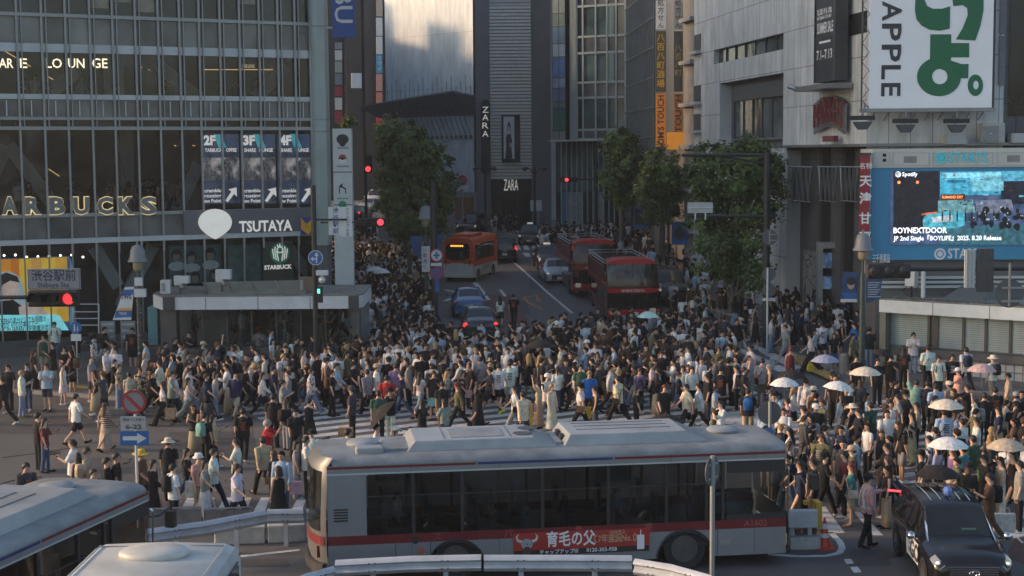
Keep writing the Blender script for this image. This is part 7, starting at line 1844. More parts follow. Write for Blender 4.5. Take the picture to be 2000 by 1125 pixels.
LIST = """
15 712 m tk pk sk f s|41 724 m sw pj sy r p Sk|52 710 m tk pd sk f s|4 732 m jk pk sk l w|90 711 m tl ss sk f x|122 709 f kw kw sk r p Sk|177 698 m tg ss bk r p
201 727 m ts sk su l c Cu|208 680 m tw pk sk r s|225 679 m tw pg sk f s|223 699 m tk pe sk r w|84 653 m kv sh sk f s|103 669 f tk sk sk l p|125 677 f tk pk lk f s|106 629 m tw pd sk f s Bk|203 636 m tk pj sk r w Bk
258 640 m tk sk sk f s|147 766 m tw sk sk br w|204 783 f te= le lu br w|73 806 m tk pk sk br s|86 818 f tm pd lk r p|252 727 f te wn sk b s|273 718 f se# lv sk f s|317 743 f tw wk lu l w Sk|311 704 m sw pk sk l q
182 652 m tw# pg ak r s|334 722 m tg pk sk r w|231 712 f te# wj sk r s|340 724 m sw pd sk r w|366 735 f kw wg lk r w Sw|368 716 m sw pj sk r w|372 704 m tk pk sk r s|396 704 m tk pk sk l w|420 726 f kl wj ok r s|459 724 m tn se bu b w
480 712 m tk pk sk r w|499 709 m tk pk ay r w|512 724 f sw pk lk r w|533 716 m tn pk sk r s Cn|564 704 f gk pk lk b s|607 717 m sw: pj sk r w|655 707 m sl pk sk r w|637 700 m ku pk sk r p Ck|533 770 m tk pk sk b s|558 782 f tk pg lu br s Bk
603 779 f dk pk sk b c|521 821 m tr pn sg r c Sk|474 794 m tk pk sk b w Sk|399 806 m tk pk sk br s Ba|416 811 f ke wk ok r p|505 641 m tw pk sk f x Cr|529 643 m tl pk sk r s Bs|563 644 f kk wd nk l s|368 648 m tk pk sk f p|424 670 m tn pk sr r u Cu
396 668 m tl pk sk r s Ce|341 656 m tk pk sk r w|359 673 m tg ps sk r w Bg|518 694 m sw pk sk l s Bk|553 692 m tw pk sy fr p Bk|593 681 f tw wv lk r s|611 688 m tw pg sk l x|635 678 m tw pk sk f s|453 673 f tw wk lk f s|465 673 f tw kk lk f p|406 683 f tg pk lk r p
578 655 m tk pk sk r w Bw|658 706 m sl pk sk r w|690 704 m tk wk sk fr w Ck|717 719 m sg pk sk bl w|687 755 m ts pk sk l s Ks|755 730 m tr pk sk b w|784 723 m tn pd sk l w|820 723 f tw wj lk br w|847 726 m tk ka sk f p|739 763 m tv pk sk b s
761 759 m jk pw sk f c Kk|824 782 f tk lk lk bl p|868 780 f tg wn ok bl p|894 745 f jo pk lu l w Km|933 741 f gk pk lk br w|957 714 m ts sk sk l w N|864 745 m tk pu sk b s|873 726 f tg kp ly r t|902 724 f tk pk lk r u|916 709 m tk pk sk fl s
938 697 m sg pk sk b s Sk|823 692 m tk pk sk f s|792 696 f tw pk ly f s|797 708 m tg pk sk r s|773 710 m tp pk sk b s|759 698 m tk pk sk b s Ck|735 712 m tw pk sk r s Ce|903 686 m sl# pk sk l s Bn|873 694 f tw pk lk b s|847 714 m tk pk sk f s Ck
796 640 f tw pk ok l w|741 657 m tw pk sk l w Ck|705 657 m tk pk sk l p|687 634 f dk pk sk l w|752 639 f du pk lu f s|773 630 m jk pk sk l w|731 628 m sl# pk sg b s Bk|857 637 m tk pk sk l w|943 626 m sl pk sk l w Sk|933 651 f tw pk lk l s|925 649 m sg pk sk b s
658 692 m tw pk sk f s Bk|646 679 m tl pn sk l s|970 659 f tm pk lk f x|957 692 m tk pk sk f s Ck|679 838 m jk ph sk br s|735 828 f tw pu sk r s|772 834 f tg pk lu r s Cw|802 834 m tk pk sk f s
974 706 m tw sk sk b w T|995 702 m tw sl sk b w T|1005 751 f tw wg sk l w Sk|1021 761 m sc pn sk bl w|1037 778 f ty py pk l s Bi|1052 747 f te le pk l u|1069 727 m tw pg sk fr w Cw|1089 714 f tw pn pk b w|1077 750 f sc lc ly fr s|1134 745 m tw pk sk l w Su Ck
1162 755 f kk ws nk l s|1151 725 m tb pk sy f s|1134 712 m tv ph sk f s|1207 731 m tc pk sk bl w Sk|1243 755 f tk pk lk r s|1249 720 f tp pk lu f s Sk|1298 748 m tk pk sr f w|1208 718 m tk pk sy r w|1167 688 f tw kh lk f s|1157 686 m kk pk sk r w
1123 653 f dk pk lu f s|1134 655 f dw pk sk l s|1147 665 m te ph sk l s Cw|1146 630 m sw pk sk fr p Sk|1177 622 m je pk sk f s Be|1202 626 f jk sk sk b w|1230 628 f tg: kk sk l t|1261 620 m tl pk sk l w|1220 671 f ju ph lu l s|1251 681 m td pn sk r w
1275 671 f ta ka lk r s Bk|1292 686 m tk pk sk f s|1282 665 f tk pk lu fl s|1096 671 m tw pk sk l w|1162 669 m tw pk sk f s|1058 685 m jo pk sk b s|1077 696 m tk pk sk l s|1009 659 m sw pk sy l s|1005 677 f tw kj sk fl p|1026 649 f sl# pk lk l s|1087 628 m tk pk sk f s Cw
993 655 m tv pk sk l s|1185 690 f tw wk lk r s|1285 720 f tl pw sk l p|1273 710 m tw pk sk r s Bk|1341 747 m tc sk sk l w|1365 746 m sw pk sk l w|1396 756 m tl su sk r t|1408 784 f sw pk sk fl p|1397 801 f to pk nk bl s Bw|1461 759 m tk se sk b s Bb
1408 718 m tk pk su f s Ck|1382 731 m tk ps sk l s|1425 695 m sl pk sk l w|1404 678 m to pk su f s|1384 671 f tw pk sk f s Sk|1344 676 m sw pk sk l s|1453 718 m tk# pk sk r u Bk|1439 714 f tw pk sk l s|1463 695 m tg pg sk b s|1489 700 m tg po sk b s Sk
1503 712 m kk pk sg l s|1466 671 m tw pk sk l w|1448 619 m tk pw sk l w Ce Bk|1534 631 m tg sg sk l w|1506 619 f tw wj sk r p|1476 615 f dk pk lk b w|1376 618 f tw wk sk br w|1544 678 f km pk nr b s|1583 650 f kw wk nk l w Sk|1606 626 m tw sk sk b w Sk|1625 628 f tw wj ok r s Sk
1538 778 m ti# pj sk l s|1570 795 f tw pk sk l t|1593 790 m tk pk su f s Cw|1602 844 m tk pk sk r s|1574 739 m sw pk sk b s Bw|1589 756 f ku pk sk b s Kc|1333 714 f sw pk lk f s|1351 716 f sw pk lk f s|1329 622 m tg wj sk r w|1762 627 m tw po sk fl p|1794 629 m tk pk sk r b
1784 650 m tw pj sk f x|1831 629 m ts pk sk l s|1842 616 m tw pk sk b s Bk|1698 640 m tk pj sk b h|1669 627 m tb sh sk l w Sg|1641 613 m tw sk sk f s|1672 694 m tk pk sk f s|1714 700 m tk pk sk f s|1740 693 m tk pk sk f p|1765 678 m tk pk lk b s|1813 675 m tw pk sk b s Sk
1833 695 m tw pk sk f s Bn|1860 692 m tk pk sk f s|1887 675 m tw pk sk b w Bn|1940 695 m tw sh sg bl s Bk Hc|1872 720 m ti pk su l t Cw|1854 746 m te ph sk bl s Bg Cc|1828 750 m tl pj sk b s|1790 742 m ta ph sk b u|1812 744 m tn= pk sk b s|1890 752 m tk pk sk l c
1906 780 m tw pk sk l u Bg|1923 767 m tk pk sk b s|1944 756 m tk pk sk b s|1970 729 f te ph sk l s|1665 790 f dk pk sk bl s Hc|1678 795 m tk sk sk l w|1645 770 f gw pk lk bl s|1701 782 m tv pd sk bl w|1754 767 m tg sd sk l w|1769 759 m tk pk sk l w Ck
1791 786 f se pk sk l s|1782 806 f te# le lk l p|1845 799 m tl pk sk b s Sk|1867 803 f tl pk lu r p|1880 818 m tw pk sk bl s|1908 816 f tw lu nk l s|1951 795 f tn ke lk l s|1983 788 m tk pn sk f s|1985 767 m tk pk sk b s Cg|1680 742 f ts lg lu b s Bs
1526 858 f ti pk lu r w|1542 858 f tg pk lu r w|1568 865 f sk: pk lk r s|1564 896 f tn lk lk l w|1589 895 m tk pk sk l s|1611 880 m tk pk sk r w Ck|1606 844 m to pk lu fl w Bk|1650 882 m tm pk sk l s|1665 872 m to# ph sk l s Ce|1663 904 f tt se lr l s Sc
1733 862 m sk pk sk l w|1735 892 f su lk lu bl p|1695 928 m si pk sk r t Ck|1800 880 f tk wk sk l s Ck|1815 851 f tl# wl sk l s|1832 869 f sl kk ok bl s Sk|1861 874 f tp kc lu l s|1882 865 m tt ph sk bl w|1901 851 m tv ph sk bl s|1923 884 m tk pk sk l w
1934 923 m tu pu sk l q Bk|1955 893 f se wc lk l s|1980 877 f dk pk lk l w|1993 901 m tg pk sk l s|50 904 m ts pk sk fr s Bk|142 860 m tw pk sk l p|152 885 f kk ps lk bl s Be|169 875 m te pk sk r s|207 894 m tk pk sk r s|226 885 m tk pk sk r s|181 916 f tk pk sk fr s
274 875 m tu pk sk r w Hy|298 894 f sk lk lk r w|328 857 m tk pk su b s Hc|337 906 m tw pk sk br s Bk|364 872 f tk pd lk r w Sn|387 887 f ti ph sk fr s Kw|399 894 f tg lw lk r w|416 872 m tw pn sk r w|462 858 m tw pk sk l p Sk|462 902 m tw pk sk r w Sk
513 849 m se pk sk bl w|534 880 f ts pu lu bl s Su|544 911 f dk pk ok bl s|578 861 f tg wg ok r s Sk|597 853 m tw pk sk r s|609 839 m tw pg sk f s Ck|977 577 f tw sk lk b w|1003 572 m tk pk sk b w
"""
for ent in LIST.replace('\n','|').split('|'):
 e = ent.split()
 if not e: continue
 kw = {}
 if e[0] == '1037': kw = dict(child=True)
 if e[0] in ('1396',): kw = dict(h=1.35)
 if e[0] == '177': kw = dict(skin=(.50,.30,.22))
 person(int(e[0]),int(e[1]),e[2],e[3],e[4],e[5],e[6],e[7] if len(e) > 7 else 's',' '.join(e[8:]),**kw)
def rider(M,x,y,top,hair,z_=2.05,act='riding the open top bus',face='f',pose='s'):
 pos = M @ Vector((x,y,z_)); q = pix(pos + Vector((0,0,.8)))
 b = person(q[0],q[1],'m' if hair[0] == 's' else 'f',top,'pk',hair,face,pose,'',h=1.0,base=pos.y)
 b.location = pos; b.scale = (.92,.92,.62); PEOPLE[-1]['loc'] = pos; PEOPLE[-1]['act'] = act; PEOPLE[-1]['bot'] = ''
for k,(x,y,tp,hr) in enumerate(((2.75,.55,'tg','sk'),(2.7,1.2,'tw','lk'),(3.6,.9,'tu','sk'),(3.7,1.75,'tk','lk'),(4.6,.5,'tm','sk'),(4.5,2.0,'tg','lu'))):
 rider(MD1,x,y,tp,hr)
rider(MBUS,LBUS - 1.75,.6,'sw','sk',.75,'driving the silver bus','r','t')
for x,y,tp,hr in ((1.65,1.0,'tw','lk'),(3.7,1.1,'tg','sk'),(6.6,.9,'sl','lu')): rider(MBUS,x,y,tp,hr,.72,'sitting inside the silver bus','r')
def relabel():
 marks = [((262,785),'the no stopping sign'),((1000,900),'the silver bus roof'),((480,640),'the glass kiosk'),((268,500),'the bell lamp by the cafe'),((1850,1000),'the black GO taxi'),((1600,1030),'the traffic cone'),((430,1000),'the white guardrail'),
    ((930,620),'the dark saloon car'),((1220,560),'the red open top bus'),((1850,660),'the roller shutters'),((1690,680),'the green lamp post'),((1500,640),'the dark signal mast'),((848,600),'the park street pole'),((1505,800),'the round grey sign back'),((148,690),'the blue pedestrian sign'),((60,640),'the big video screen'),((614,640),'the dark pole with cameras'),((1400,700),'the right hand zebra bars'),((1000,800),'the middle of the zebra'),((700,760),'the left end of zebra'),((1700,870),'the right zebra'),((1960,800),'the pink parasol'),((1780,800),'the cream parasols'),((200,860),'the open asphalt')]
 used = {}
 for P in PEOPLE:
  near = sorted(marks,key=lambda m: (m[0][0] - P['px']) ** 2 + (1.6 * (m[0][1] - P['py'])) ** 2)
  others = sorted((q for q in PEOPLE if q is not P),key=lambda q: (q['px'] - P['px']) ** 2 + (q['py'] - P['py']) ** 2)[:6]
  base = ('child' if P['child'] else 'person') + ' in ' + P['top']
  cand = []
  b2_ = (' and ' + P['bot']) if P['bot'] else ''
  exs = (' with ' + P['ex'][0]) if P['ex'] else ''
  cand.append(base + b2_ + (exs or ' ' + P['act']) + ' near ' + near[0][1])
  cand.append(base + b2_ + ' with ' + P['hair'] + ' near ' + near[0][1] if P['hair'] != 'bald' else base + b2_ + ' bald near ' + near[0][1])
  cand.append(base + ' ' + P['act'] + ', ' + P['hair'] + ', near ' + near[0][1])
  for o in others:
   side = 'behind' if o['py'] > P['py'] + 6 else 'in front of' if o['py'] < P['py'] - 6 else 'beside'
   cand.append(base + b2_ + ' ' + side + ' person in ' + o['top'] + (' and ' + o['bot'] if o['bot'] else ''))
   cand.append(base + exs + ' ' + side + ' person in ' + o['top'] + (' with ' + o['ex'][0] if o['ex'] else ''))
   cand.append(base + exs + ' ' + P['act'] + ' ' + side + ' person in ' + o['top'] + ' near ' + near[0][1].replace('the ','',1))
   cand.append(base + ', ' + P['hair'] + ', ' + side + ' person in ' + o['top'] + ' with ' + o['hair'])
  for o in others[:4]: cand.append(base + (' behind' if o['py'] > P['py'] else ' beside') + ' person in ' + o['top'])
  cand.append(base + ' near ' + near[0][1])
  lim = 12 if P['phone'] else 16
  pick = None
  for c in cand:
   if len(c.split()) <= lim and c not in used: pick = c; break
  if pick is None: pick = next(c for c in reversed(cand) if len(c.split()) <= lim)
  used[pick] = 1
  tag(P['o'],pick,'person','people crossing the junction')
  if P['phone']: tag(P['phone'],'phone held by the ' + pick,'phone','phones in hand')
# the rest of the crowd, one mass
def low_person(rng):
 """light figure for the far crowd: list of (verts, faces, colour)"""
 f = rng.random() < .48
 pose = rng.choice('sswvwvpqx')
 tk = rng.choice('tttsk' if f else 'ttttsj'); bk = rng.choice('pwksl' if f else 'ppppsw')
 out = []
 tcol = COL[rng.choice('wwwwwwkkkkkkkkkkkssgnlou')][0]; bcol = COL[rng.choice('kkkkkknsdjgeh')][0]
 skc = SKINS[rng.randrange(4)]; J = joints(pose,f)
 key = (pose,f,tk); k2_ = ('lowtop',) + key
 def c(kk,fn):
  if kk not in _cache: _cache[kk] = fn()
  return _cache[kk]
 t = c(k2_,lambda: top_mb(pose,f,tk,8)); out.append((t,tcol))
 b = c(('lowbot',pose,f,bk),lambda: bottom_mb(pose,f,bk,6)); out.append((b,bcol))
 def flesh():
  m = MB(); m.sphere(J['head'] + Vector((0,0,.03)),(.078,.095,.115),8,6); m.tube([J['neckb'],J['head']],.05,5)
  for n in 'lr':
   m.tube([J['sh' + n],J['el' + n],J['wr' + n],J['ha' + n] + J['fo' + n] * .05],[.045,.037,.026,.024],5)
   m.tube([J['hip' + n],J['knee' + n],J['ank' + n]],[.075,.052,.036],5)
  return m
 out.append((c(('lowskin',pose,f),flesh),skc))
 hk = rng.choice('llopn' if f else 'sssss')
 out.append((c(('lowhair',pose,f,hk),lambda: hair_mb(pose,f,hk,8)),HAIRC[rng.choice('kkkkkuuy' if f else 'kkkkkkku')][0]))
 def shoes():
  m = MB()
  for n in 'lr': q = shoe_mb(pose,f,n,5); m.add(q.v,q.f)
  return m
 out.append((c(('lowshoe',pose,f),shoes),rng.choice(((.5,.5,.49),(.015,.015,.015)))))
 if rng.random() < .2: out.append((c(('lowpack',pose,f),lambda: pack_mb(pose,f)),COL[rng.choice('kkgsnuw')][0]))
 return out,(1.60 if f else 1.71) / 1.69
def build_mass(name,spots,rng,label):
 V,Fc,cols = [],[],[]
 for (x,y,z_,rot) in spots:
  parts,k = low_person(rng); k *= rng.uniform(.95,1.05); cs_,sn = math.cos(rot) * k,math.sin(rot) * k
  for m,col in parts:
   o = len(V)
   V += [(x + v.x * cs_ - v.y * sn,y + v.x * sn + v.y * cs_,z_ + v.z * k) for v in m.v]
   Fc += [tuple(i + o for i in f) for f in m.f]
   cols += [col] * len(m.f)
 me = bpy.data.meshes.new(name); me.from_pydata(V,[],Fc)
 at_ = me.color_attributes.new('cloth_colour','FLOAT_COLOR','CORNER')
 buf = []
 for p,cc in zip(me.polygons,cols): buf += [*cc,1.0] * p.loop_total
 at_.data.foreach_set('color',buf)
 me.shade_smooth()
 m,t,p = _base(name + '_cloth'); a = t.nodes.new('ShaderNodeVertexColor'); a.layer_name = 'cloth_colour'; t.links.new(a.outputs[0],p.inputs['Base Color']); p.inputs['Roughness'].default_value = .85; p.inputs['Specular IOR Level'].default_value = .25
 me.materials.append(m)
 o = bpy.data.objects.new(name,me); C.objects.link(o); o['kind'] = 'stuff'; o['label'] = label; o['category'] = 'crowd'
 return o
def inside(x,y,poly):
 r = False
 for i in range(len(poly)):
  (x0,y0),(x1,y1) = poly[i],poly[i - 1]
  if (y0 > y) != (y1 > y) and x < (x1 - x0) * (y - y0) / (y1 - y0) + x0: r = not r
 return r
taken = {}
def free(x,y,d):
 for i in range(int((x - d) // 1),int((x + d) // 1) + 1):
  for j in range(int((y - d) // 1),int((y + d) // 1) + 1):
   for (a,b) in taken.get((i,j),()):
    if (a - x) ** 2 + (b - y) ** 2 < d * d: return False
 return True
def take(x,y): taken.setdefault((int(x // 1),int(y // 1)),[]).append((x,y))
for P in PEOPLE: take(P['loc'].x,P['loc'].y)
# crowd mass
crng = random.Random(21)
REG = [  # polygon of head positions in the photo, spacing in metres, facing choices, count limit
 ([(645,455),(700,445),(745,462),(800,480),(838,520),(846,590),(852,640),(790,650),(645,640)],.62,None,330),
 ([(655,420),(735,430),(735,455),(655,455)],.8,None,50),
 ([(640,630),(855,618),(940,640),(1010,622),(1180,600),(1290,596),(1440,618),(1450,700),(1300,722),(1000,705),(640,712)],.62,None,310),
 ([(905,402),(1005,404),(1010,424),(905,424)],.75,None,34),
 ([(1040,432),(1240,428),(1300,460),(1240,466),(1050,452)],.62,None,110),
 ([(1240,450),(1340,470),(1480,560),(1480,612),(1330,595),(1290,520)],1.2,None,60),
 ([(1500,560),(1590,558),(1690,612),(1700,660),(1560,640),(1500,610)],.85,None,40),
 ([(1480,745),(1640,725),(2010,760),(2010,905),(1700,905),(1500,870)],.8,None,130),
 ([(275,668),(640,655),(660,720),(300,735)],.65,None,95),
 ([(300,735),(640,735),(640,800),(380,800)],1.6,None,14),
 ([(290,862),(590,850),(590,900),(300,905)],1.0,None,12),
 ([(60,640),(260,650),(260,720),(60,720)],1.3,None,12),
 ([(360,612),(660,612),(660,640),(380,640)],1.1,None,16),
]
blocks_ = [((-2.9,.9),(67.5,82)),((4.2,7.6),(71.5,84)),((3.0,6.0),(83.5,95)),((-15.0,-6.0),(59.6,66)),((-4.6,-1.0),(91,102)),((7.2,9.6),(79,86)),((-4.4,6.6),(30.2,35.2)),((8.3,10.6),(29,34.4))]
SPOTS = []
for poly,dmin,_,lim in REG:
 xs_,ys_ = [p[0] for p in poly],[p[1] for p in poly]; n = 0
 for tr_ in range(lim * 14):
  if n >= lim: break
  x,y = crng.uniform(min(xs_),max(xs_)),crng.uniform(min(ys_),max(ys_))
  if not inside(x,y,poly): continue
  g = G(x,y,1.68)
  if any(a[0] - .3 < g.x < a[1] + .3 and b[0] - .3 < g.y < b[1] + .3 for a,b in blocks_): continue
  if not free(g.x,g.y,dmin): continue
  take(g.x,g.y); n += 1
  SPOTS.append((g.x,g.y,gz(g.y) + (.13 if (g.y > 66 and not -4 < g.x < 9) else 0),crng.choice((0,PI,PI / 2,-PI / 2,PI / 2,-PI / 2)) + crng.uniform(-.5,.5)))
near_ = sorted((s for s in SPOTS if s[1] < 62 and s[0] > 3 or s[1] < 58),key=lambda s: s[1])[:max(0,299 - len(PEOPLE))]
for s in near_:
 SPOTS.remove(s); f_ = crng.random() < .5; q_ = pix((s[0],s[1],s[2] + 1.66))
 person(q_[0],q_[1],'f' if f_ else 'm',crng.choice('tttsk' if f_ else 'tttts') + crng.choice('wwwwkkkkkkksgnlo') + crng.choice(('','','','#')),crng.choice('pwksl' if f_ else 'ppppsw') + crng.choice('kkkksndjgeh'),crng.choice('llopn' if f_ else 'ss') + crng.choice('kkkuu'),crng.choice(('l','r','bl','br','fl','fr','b')),crng.choice('swvwvpq'),crng.choice(('','','','Bk','Sk','Ck','Sw')))
build_mass('crowd',SPOTS,crng,'dense mass of smaller pedestrians filling the junction and far pavements')
sp2 = []
for k in range(30):
 s = QF.px(crng.uniform(0,385),400,-.8)[0]; p = QF.P(s,0,-crng.uniform(.5,1.6)); sp2.append((p.x,p.y,Z[427] - .12,crng.uniform(-.7,.7)))
for k in range(16):
 p = KF.P(crng.uniform(.8,KF.L - .6),0,-crng.uniform(1.0,3.8)); sp2.append((p.x,p.y,1.15,crng.choice((1.4,-1.4)) + crng.uniform(-.4,.4)))
for k in range(10):
 s = QF.px(crng.uniform(0,600),150,-.8)[0]; p = QF.P(s,0,-crng.uniform(.6,2.0)); sp2.append((p.x,p.y,Z[193] - .6,crng.uniform(-1.5,1.5)))
build_mass('cafe_crowd',sp2,crng,'people standing behind the glass of the cafe floors and the kiosk')
# umbrellas and bags
def umbrella(px,py,r,col,cname,label,tilt=(0,0),gz_=None):
 g = G(px,py,2.02); t = thing('umbrella',label,'umbrella',Vector((g.x,g.y,g.z - 1.0)))
 n = 8; R = Matrix.Translation(Vector((g.x,g.y,g.z))) @ Matrix.Rotation(RAD(tilt[0]),4,'X') @ Matrix.Rotation(RAD(tilt[1]),4,'Y')
 m = MB(); rings = []
 for q,z_ in ((.02,0),(.35,-.035),(.7,-.12),(1.0,-.25)):
  rings.append([R @ Vector((r * q * math.cos(2 * PI * k / 16) * (1 if k % 2 == 0 else .955),r * q * math.sin(2 * PI * k / 16) * (1 if k % 2 == 0 else .955),z_ + (.012 if k % 2 else 0) * q)) for k in range(16)])
 m.loft(rings,cap=False); o = m.build('canopy',M_CLOTH,t,col=col)
 m = MB()
 for k in range(8):
  a = 2 * PI * k / 8; m.tube([R @ Vector((0,0,-.02)),R @ Vector((r * .7 * math.cos(a),r * .7 * math.sin(a),-.135)),R @ Vector((r * math.cos(a),r * math.sin(a),-.26))],.006,3)
 m.build('ribs',M_ALUD,t)
 m = MB(); m.tube([R @ Vector((0,0,.06)),R @ Vector((0,0,-.85))],.010,5); m.build('shaft',M_ALU,t)
 m = MB(); m.tube([R @ Vector((0,0,-.83)),R @ Vector((0,0,-.95))],.018,6); m.build('handle',M_BLACK,t)
 return t
W_,CR_,BKU,LAV,PNK,BEI,MNT = (.62,.62,.60),(.58,.52,.42),(.022,.02,.02),(.25,.27,.38),(.45,.32,.31),(.42,.34,.26),(.40,.58,.52)
for a in ((1532,737,.48,W_,'','white parasol with a black clip left of the lavender one'),(1546,722,.5,BKU,'','black parasol behind the clipped white one'),(1612,692,.52,LAV,'','lavender parasol held above the yellow bag'),(1690,716,.55,CR_,'','cream parasol held over the people with paper bags'),
   (1640,744,.5,W_,'','white parasol held above the long white gown',(0,8)),(1728,682,.45,BKU,'','black and white parasol tilted beside the kiosk wall',(0,18)),(1918,710,.5,PNK,'','dusty pink parasol by the straw hat and backpack'),(1848,779,.52,CR_,'','cream parasol at the centre of the right hand crowd'),
   (1852,853,.52,W_,'','pale parasol above the teal shirt'),(1966,856,.5,BEI,'','beige parasol at the right edge of crowd'),(1832,908,.52,BKU,'','black parasol with pale rim above the taxi roof'),(1266,608,.5,MNT,'','mint parasol in front of the red bus'),
   (1300,808,.55,BKU,'','black parasol just behind the silver bus roof'),(735,800,.55,BKU,'','black parasol with white lace edge tipped sideways',(0,-48)),(732,520,.55,W_,'','white parasol in the shaded left pavement crowd'),(745,524,.5,W_,'','second white parasol just right of another in left crowd'),
   (633,608,.5,W_,'','white parasol beside the dark pole with cameras'),(1056,664,.6,BKU,'','black parasol in the middle of the packed crossing'),(765,592,.5,BKU,'','black parasol with a white edge near the park street sign',(0,-28)),(1085,520 - 10,.4,BKU,'','')):
 if a[5]: umbrella(a[0],a[1],a[2],a[3],a[4],a[5],*(a[6:] or ()))
def bag(px,py,h0,w_,hh,col,label,kind='shopping_bag',y=None):
 g = G(px,py,h0) if y is None else at(px,py,y)
 t = thing(kind,label,'bag',g); M = local(t)
 m = MB(); m.loft([[M @ Vector((x * w_ * q,y_ * .07 * q,z_)) for x,y_ in ((-.5,-1),(.5,-1),(.5,1),(-.5,1))] for z_,q in ((-hh,.92),(-hh + .03,1),(-hh * .3,1.0),(0,.96))]); m.build('body',M_CLOTH,t,col=col)
 m = MB(); m.tube([M @ Vector((-w_ * .25,0,-.02)),M @ Vector((-w_ * .2,0,.13)),M @ Vector((w_ * .2,0,.13)),M @ Vector((w_ * .25,0,-.02))],.008,4); m.build('handle',M_CLOTH,t,col=col)
for a in ((332,797,.62,.34,.38,(.33,.22,.13),'brown paper bag carried past the no stopping sign','paper_bag'),(1153,795,.72,.3,.36,(.5,.30,.03),'yellow bag held by the person with brown shoulder bag'),(795,670,.85,.4,.26,(.02,.08,.2),'blue bag held by a woman in white near the park street pole'),
   (578,940,.6,.30,.34,(.52,.30,.36),'pink and white bag carried beside the silver bus tail'),(1962,1003,.62,.5,.45,(.52,.50,.46),'large crumpled white bag carried behind the taxi','plastic_bag'),(378,940,.85,.42,.42,(.55,.53,.5),'full white plastic bag by the white bucket hat','plastic_bag'),
   (1368,658,.72,.2,.3,(.50,.42,.03),'small bright yellow bag by the road edge under trees'),(1583,712,.9,.2,.27,(.42,.33,.02),'yellow backpack shaped bag beneath the lavender parasol'),(1722,752,.7,.26,.30,(.33,.22,.13),'brown paper bag below the cream parasol','paper_bag'),(1661,748,.7,.24,.28,(.30,.20,.12),'smaller brown paper bag left of cream parasol','paper_bag'),
   (1744,725,1.0,.18,.35,(.38,.30,.2),'tan tote hanging from a person in black','tote_bag'),(1624,775,.8,.24,.34,(.5,.49,.46),'white tote near the gown and white parasol','tote_bag'),(675,835,1.62,.42,.25,(.33,.21,.11),'brown paper bag raised head high behind the bus','paper_bag'),(914,762,.9,.25,.26,(.5,.28,.33),'pink patterned bag held by a maroon cap','handbag'),
   (1508,700,.7,.2,.45,(.36,.37,.37),'pale suitcase standing by the signal mast','suitcase')):
 bag(*a)
# street furniture
M_POLE = mat('pole_dark',(.022,.024,.026),.5,.2,var=.15); M_POLG = mat('pole_grey',(.26,.27,.27),.5,.3,var=.15); M_POLGR = mat('pole_green',(.03,.045,.042),.5,.2,var=.2)
M_SBACK = mat('sign_back',(.11,.115,.12),.5,.4,var=.12,scale=2); M_SBLUE = mat('road_sign_blue',(.015,.10,.30),.4,var=.05); M_SRED = mat('road_sign_red',(.30,.02,.025),.4,var=.05); M_SWHT = mat('road_sign_white',(.50,.52,.52),.4,var=.05)
M_REDL = mat('signal_red',(.6,.02,.02),.3,emit=.9,ecol=(1,.05,.07)); M_REDD = mat('signal_red_soft',(.3,.01,.015),.3,emit=.25,ecol=(1,.05,.07)); M_GRNL = mat('signal_green',(.05,.5,.3),.3,emit=1.2,ecol=(.1,1,.6))
M_LENS = mat('signal_lens',(.02,.02,.021),.3)
def disc(mb,c,r,F,d0,d1,n=28):
 M = F.M(0,0,0); mb.loft([[M @ Vector((c[0] + r * math.cos(2 * PI * k / n),c[1] + r * math.sin(2 * PI * k / n),d)) for k in range(n)] for d in (d0,d1)]); return mb
def facing(p,yaw=0.0):
 f = Fr((p.x,p.y),u=(math.cos(yaw),math.sin(yaw))); return f
def post(par,p0,p1,r,m_,nm='post',n=10):
 m = MB(); m.tube([p0,p1],r,n); return m.build(nm,m_,par,smooth=50)
def signal(par,F,s,z_,lit,back=False,w=1.25,rev=False,d=0.0):
 """three lamp traffic signal head"""
 m = MB(); F.box(m,s - w / 2,s + w / 2,z_ - .2,z_ + .2,d - .12,d + .08); h = m.build('signal_head',M_BLACK,par,bevel=.05)
 for k in range(3):
  c = (s + (k - 1) * w * .31,z_)
  dd = 1 if not back else -1
  m = MB(); disc(m,c,.145,F,d + .081,d + .10); m.build('lens',M_REDL if lit == k else (M_REDD if lit == -k - 10 else M_LENS),h)
  M = F.M(0,0,0); m = MB(); m.loft([[M @ Vector((c[0] + .165 * math.cos(RAD(a)),c[1] + .165 * math.sin(RAD(a)),q)) for a in range(-20,201,20)] for q in (d + .08,d + .33)],cap=False,closed=False); m.build('visor',M_BLACK,h)
 return h
p = at(105,600,36.0); F = facing(p)
t = thing('traffic_signal','three lamp signal showing red under the station name board','traffic signal',p)
zc = at(105,583,36).z; signal(t,F,0,zc,-12)
m = MB(); disc(m,(.40,zc),.135,F,.10,.105); m.build('red_lens',M_REDL if False else mat('signal_red_mid',(.4,.01,.015),.3,emit=.5,ecol=(1,.06,.07)),t)
m = MB(); m.tube([F.P(-3,zc + .02,-.16),F.P(.6,zc + .02,-.16)],.05,8); m.build('mast_arm',M_POLE,t)
t = thing('name_board','grey station name board lettered Shibuya Sta. above the red signal','sign',F.P(0,zc + .3,0))
s0,s1 = F.px(53,550)[0],F.px(157,550)[0]; z0,z1 = F.px(105,566)[1],F.px(105,525)[1]
m = MB(); F.box(m,s0,s1,z0,z1,-.06,0); m.build('plate',mat('name_plate_grey',(.20,.21,.22),.5,var=.08),t,bevel=.015)
m = MB();
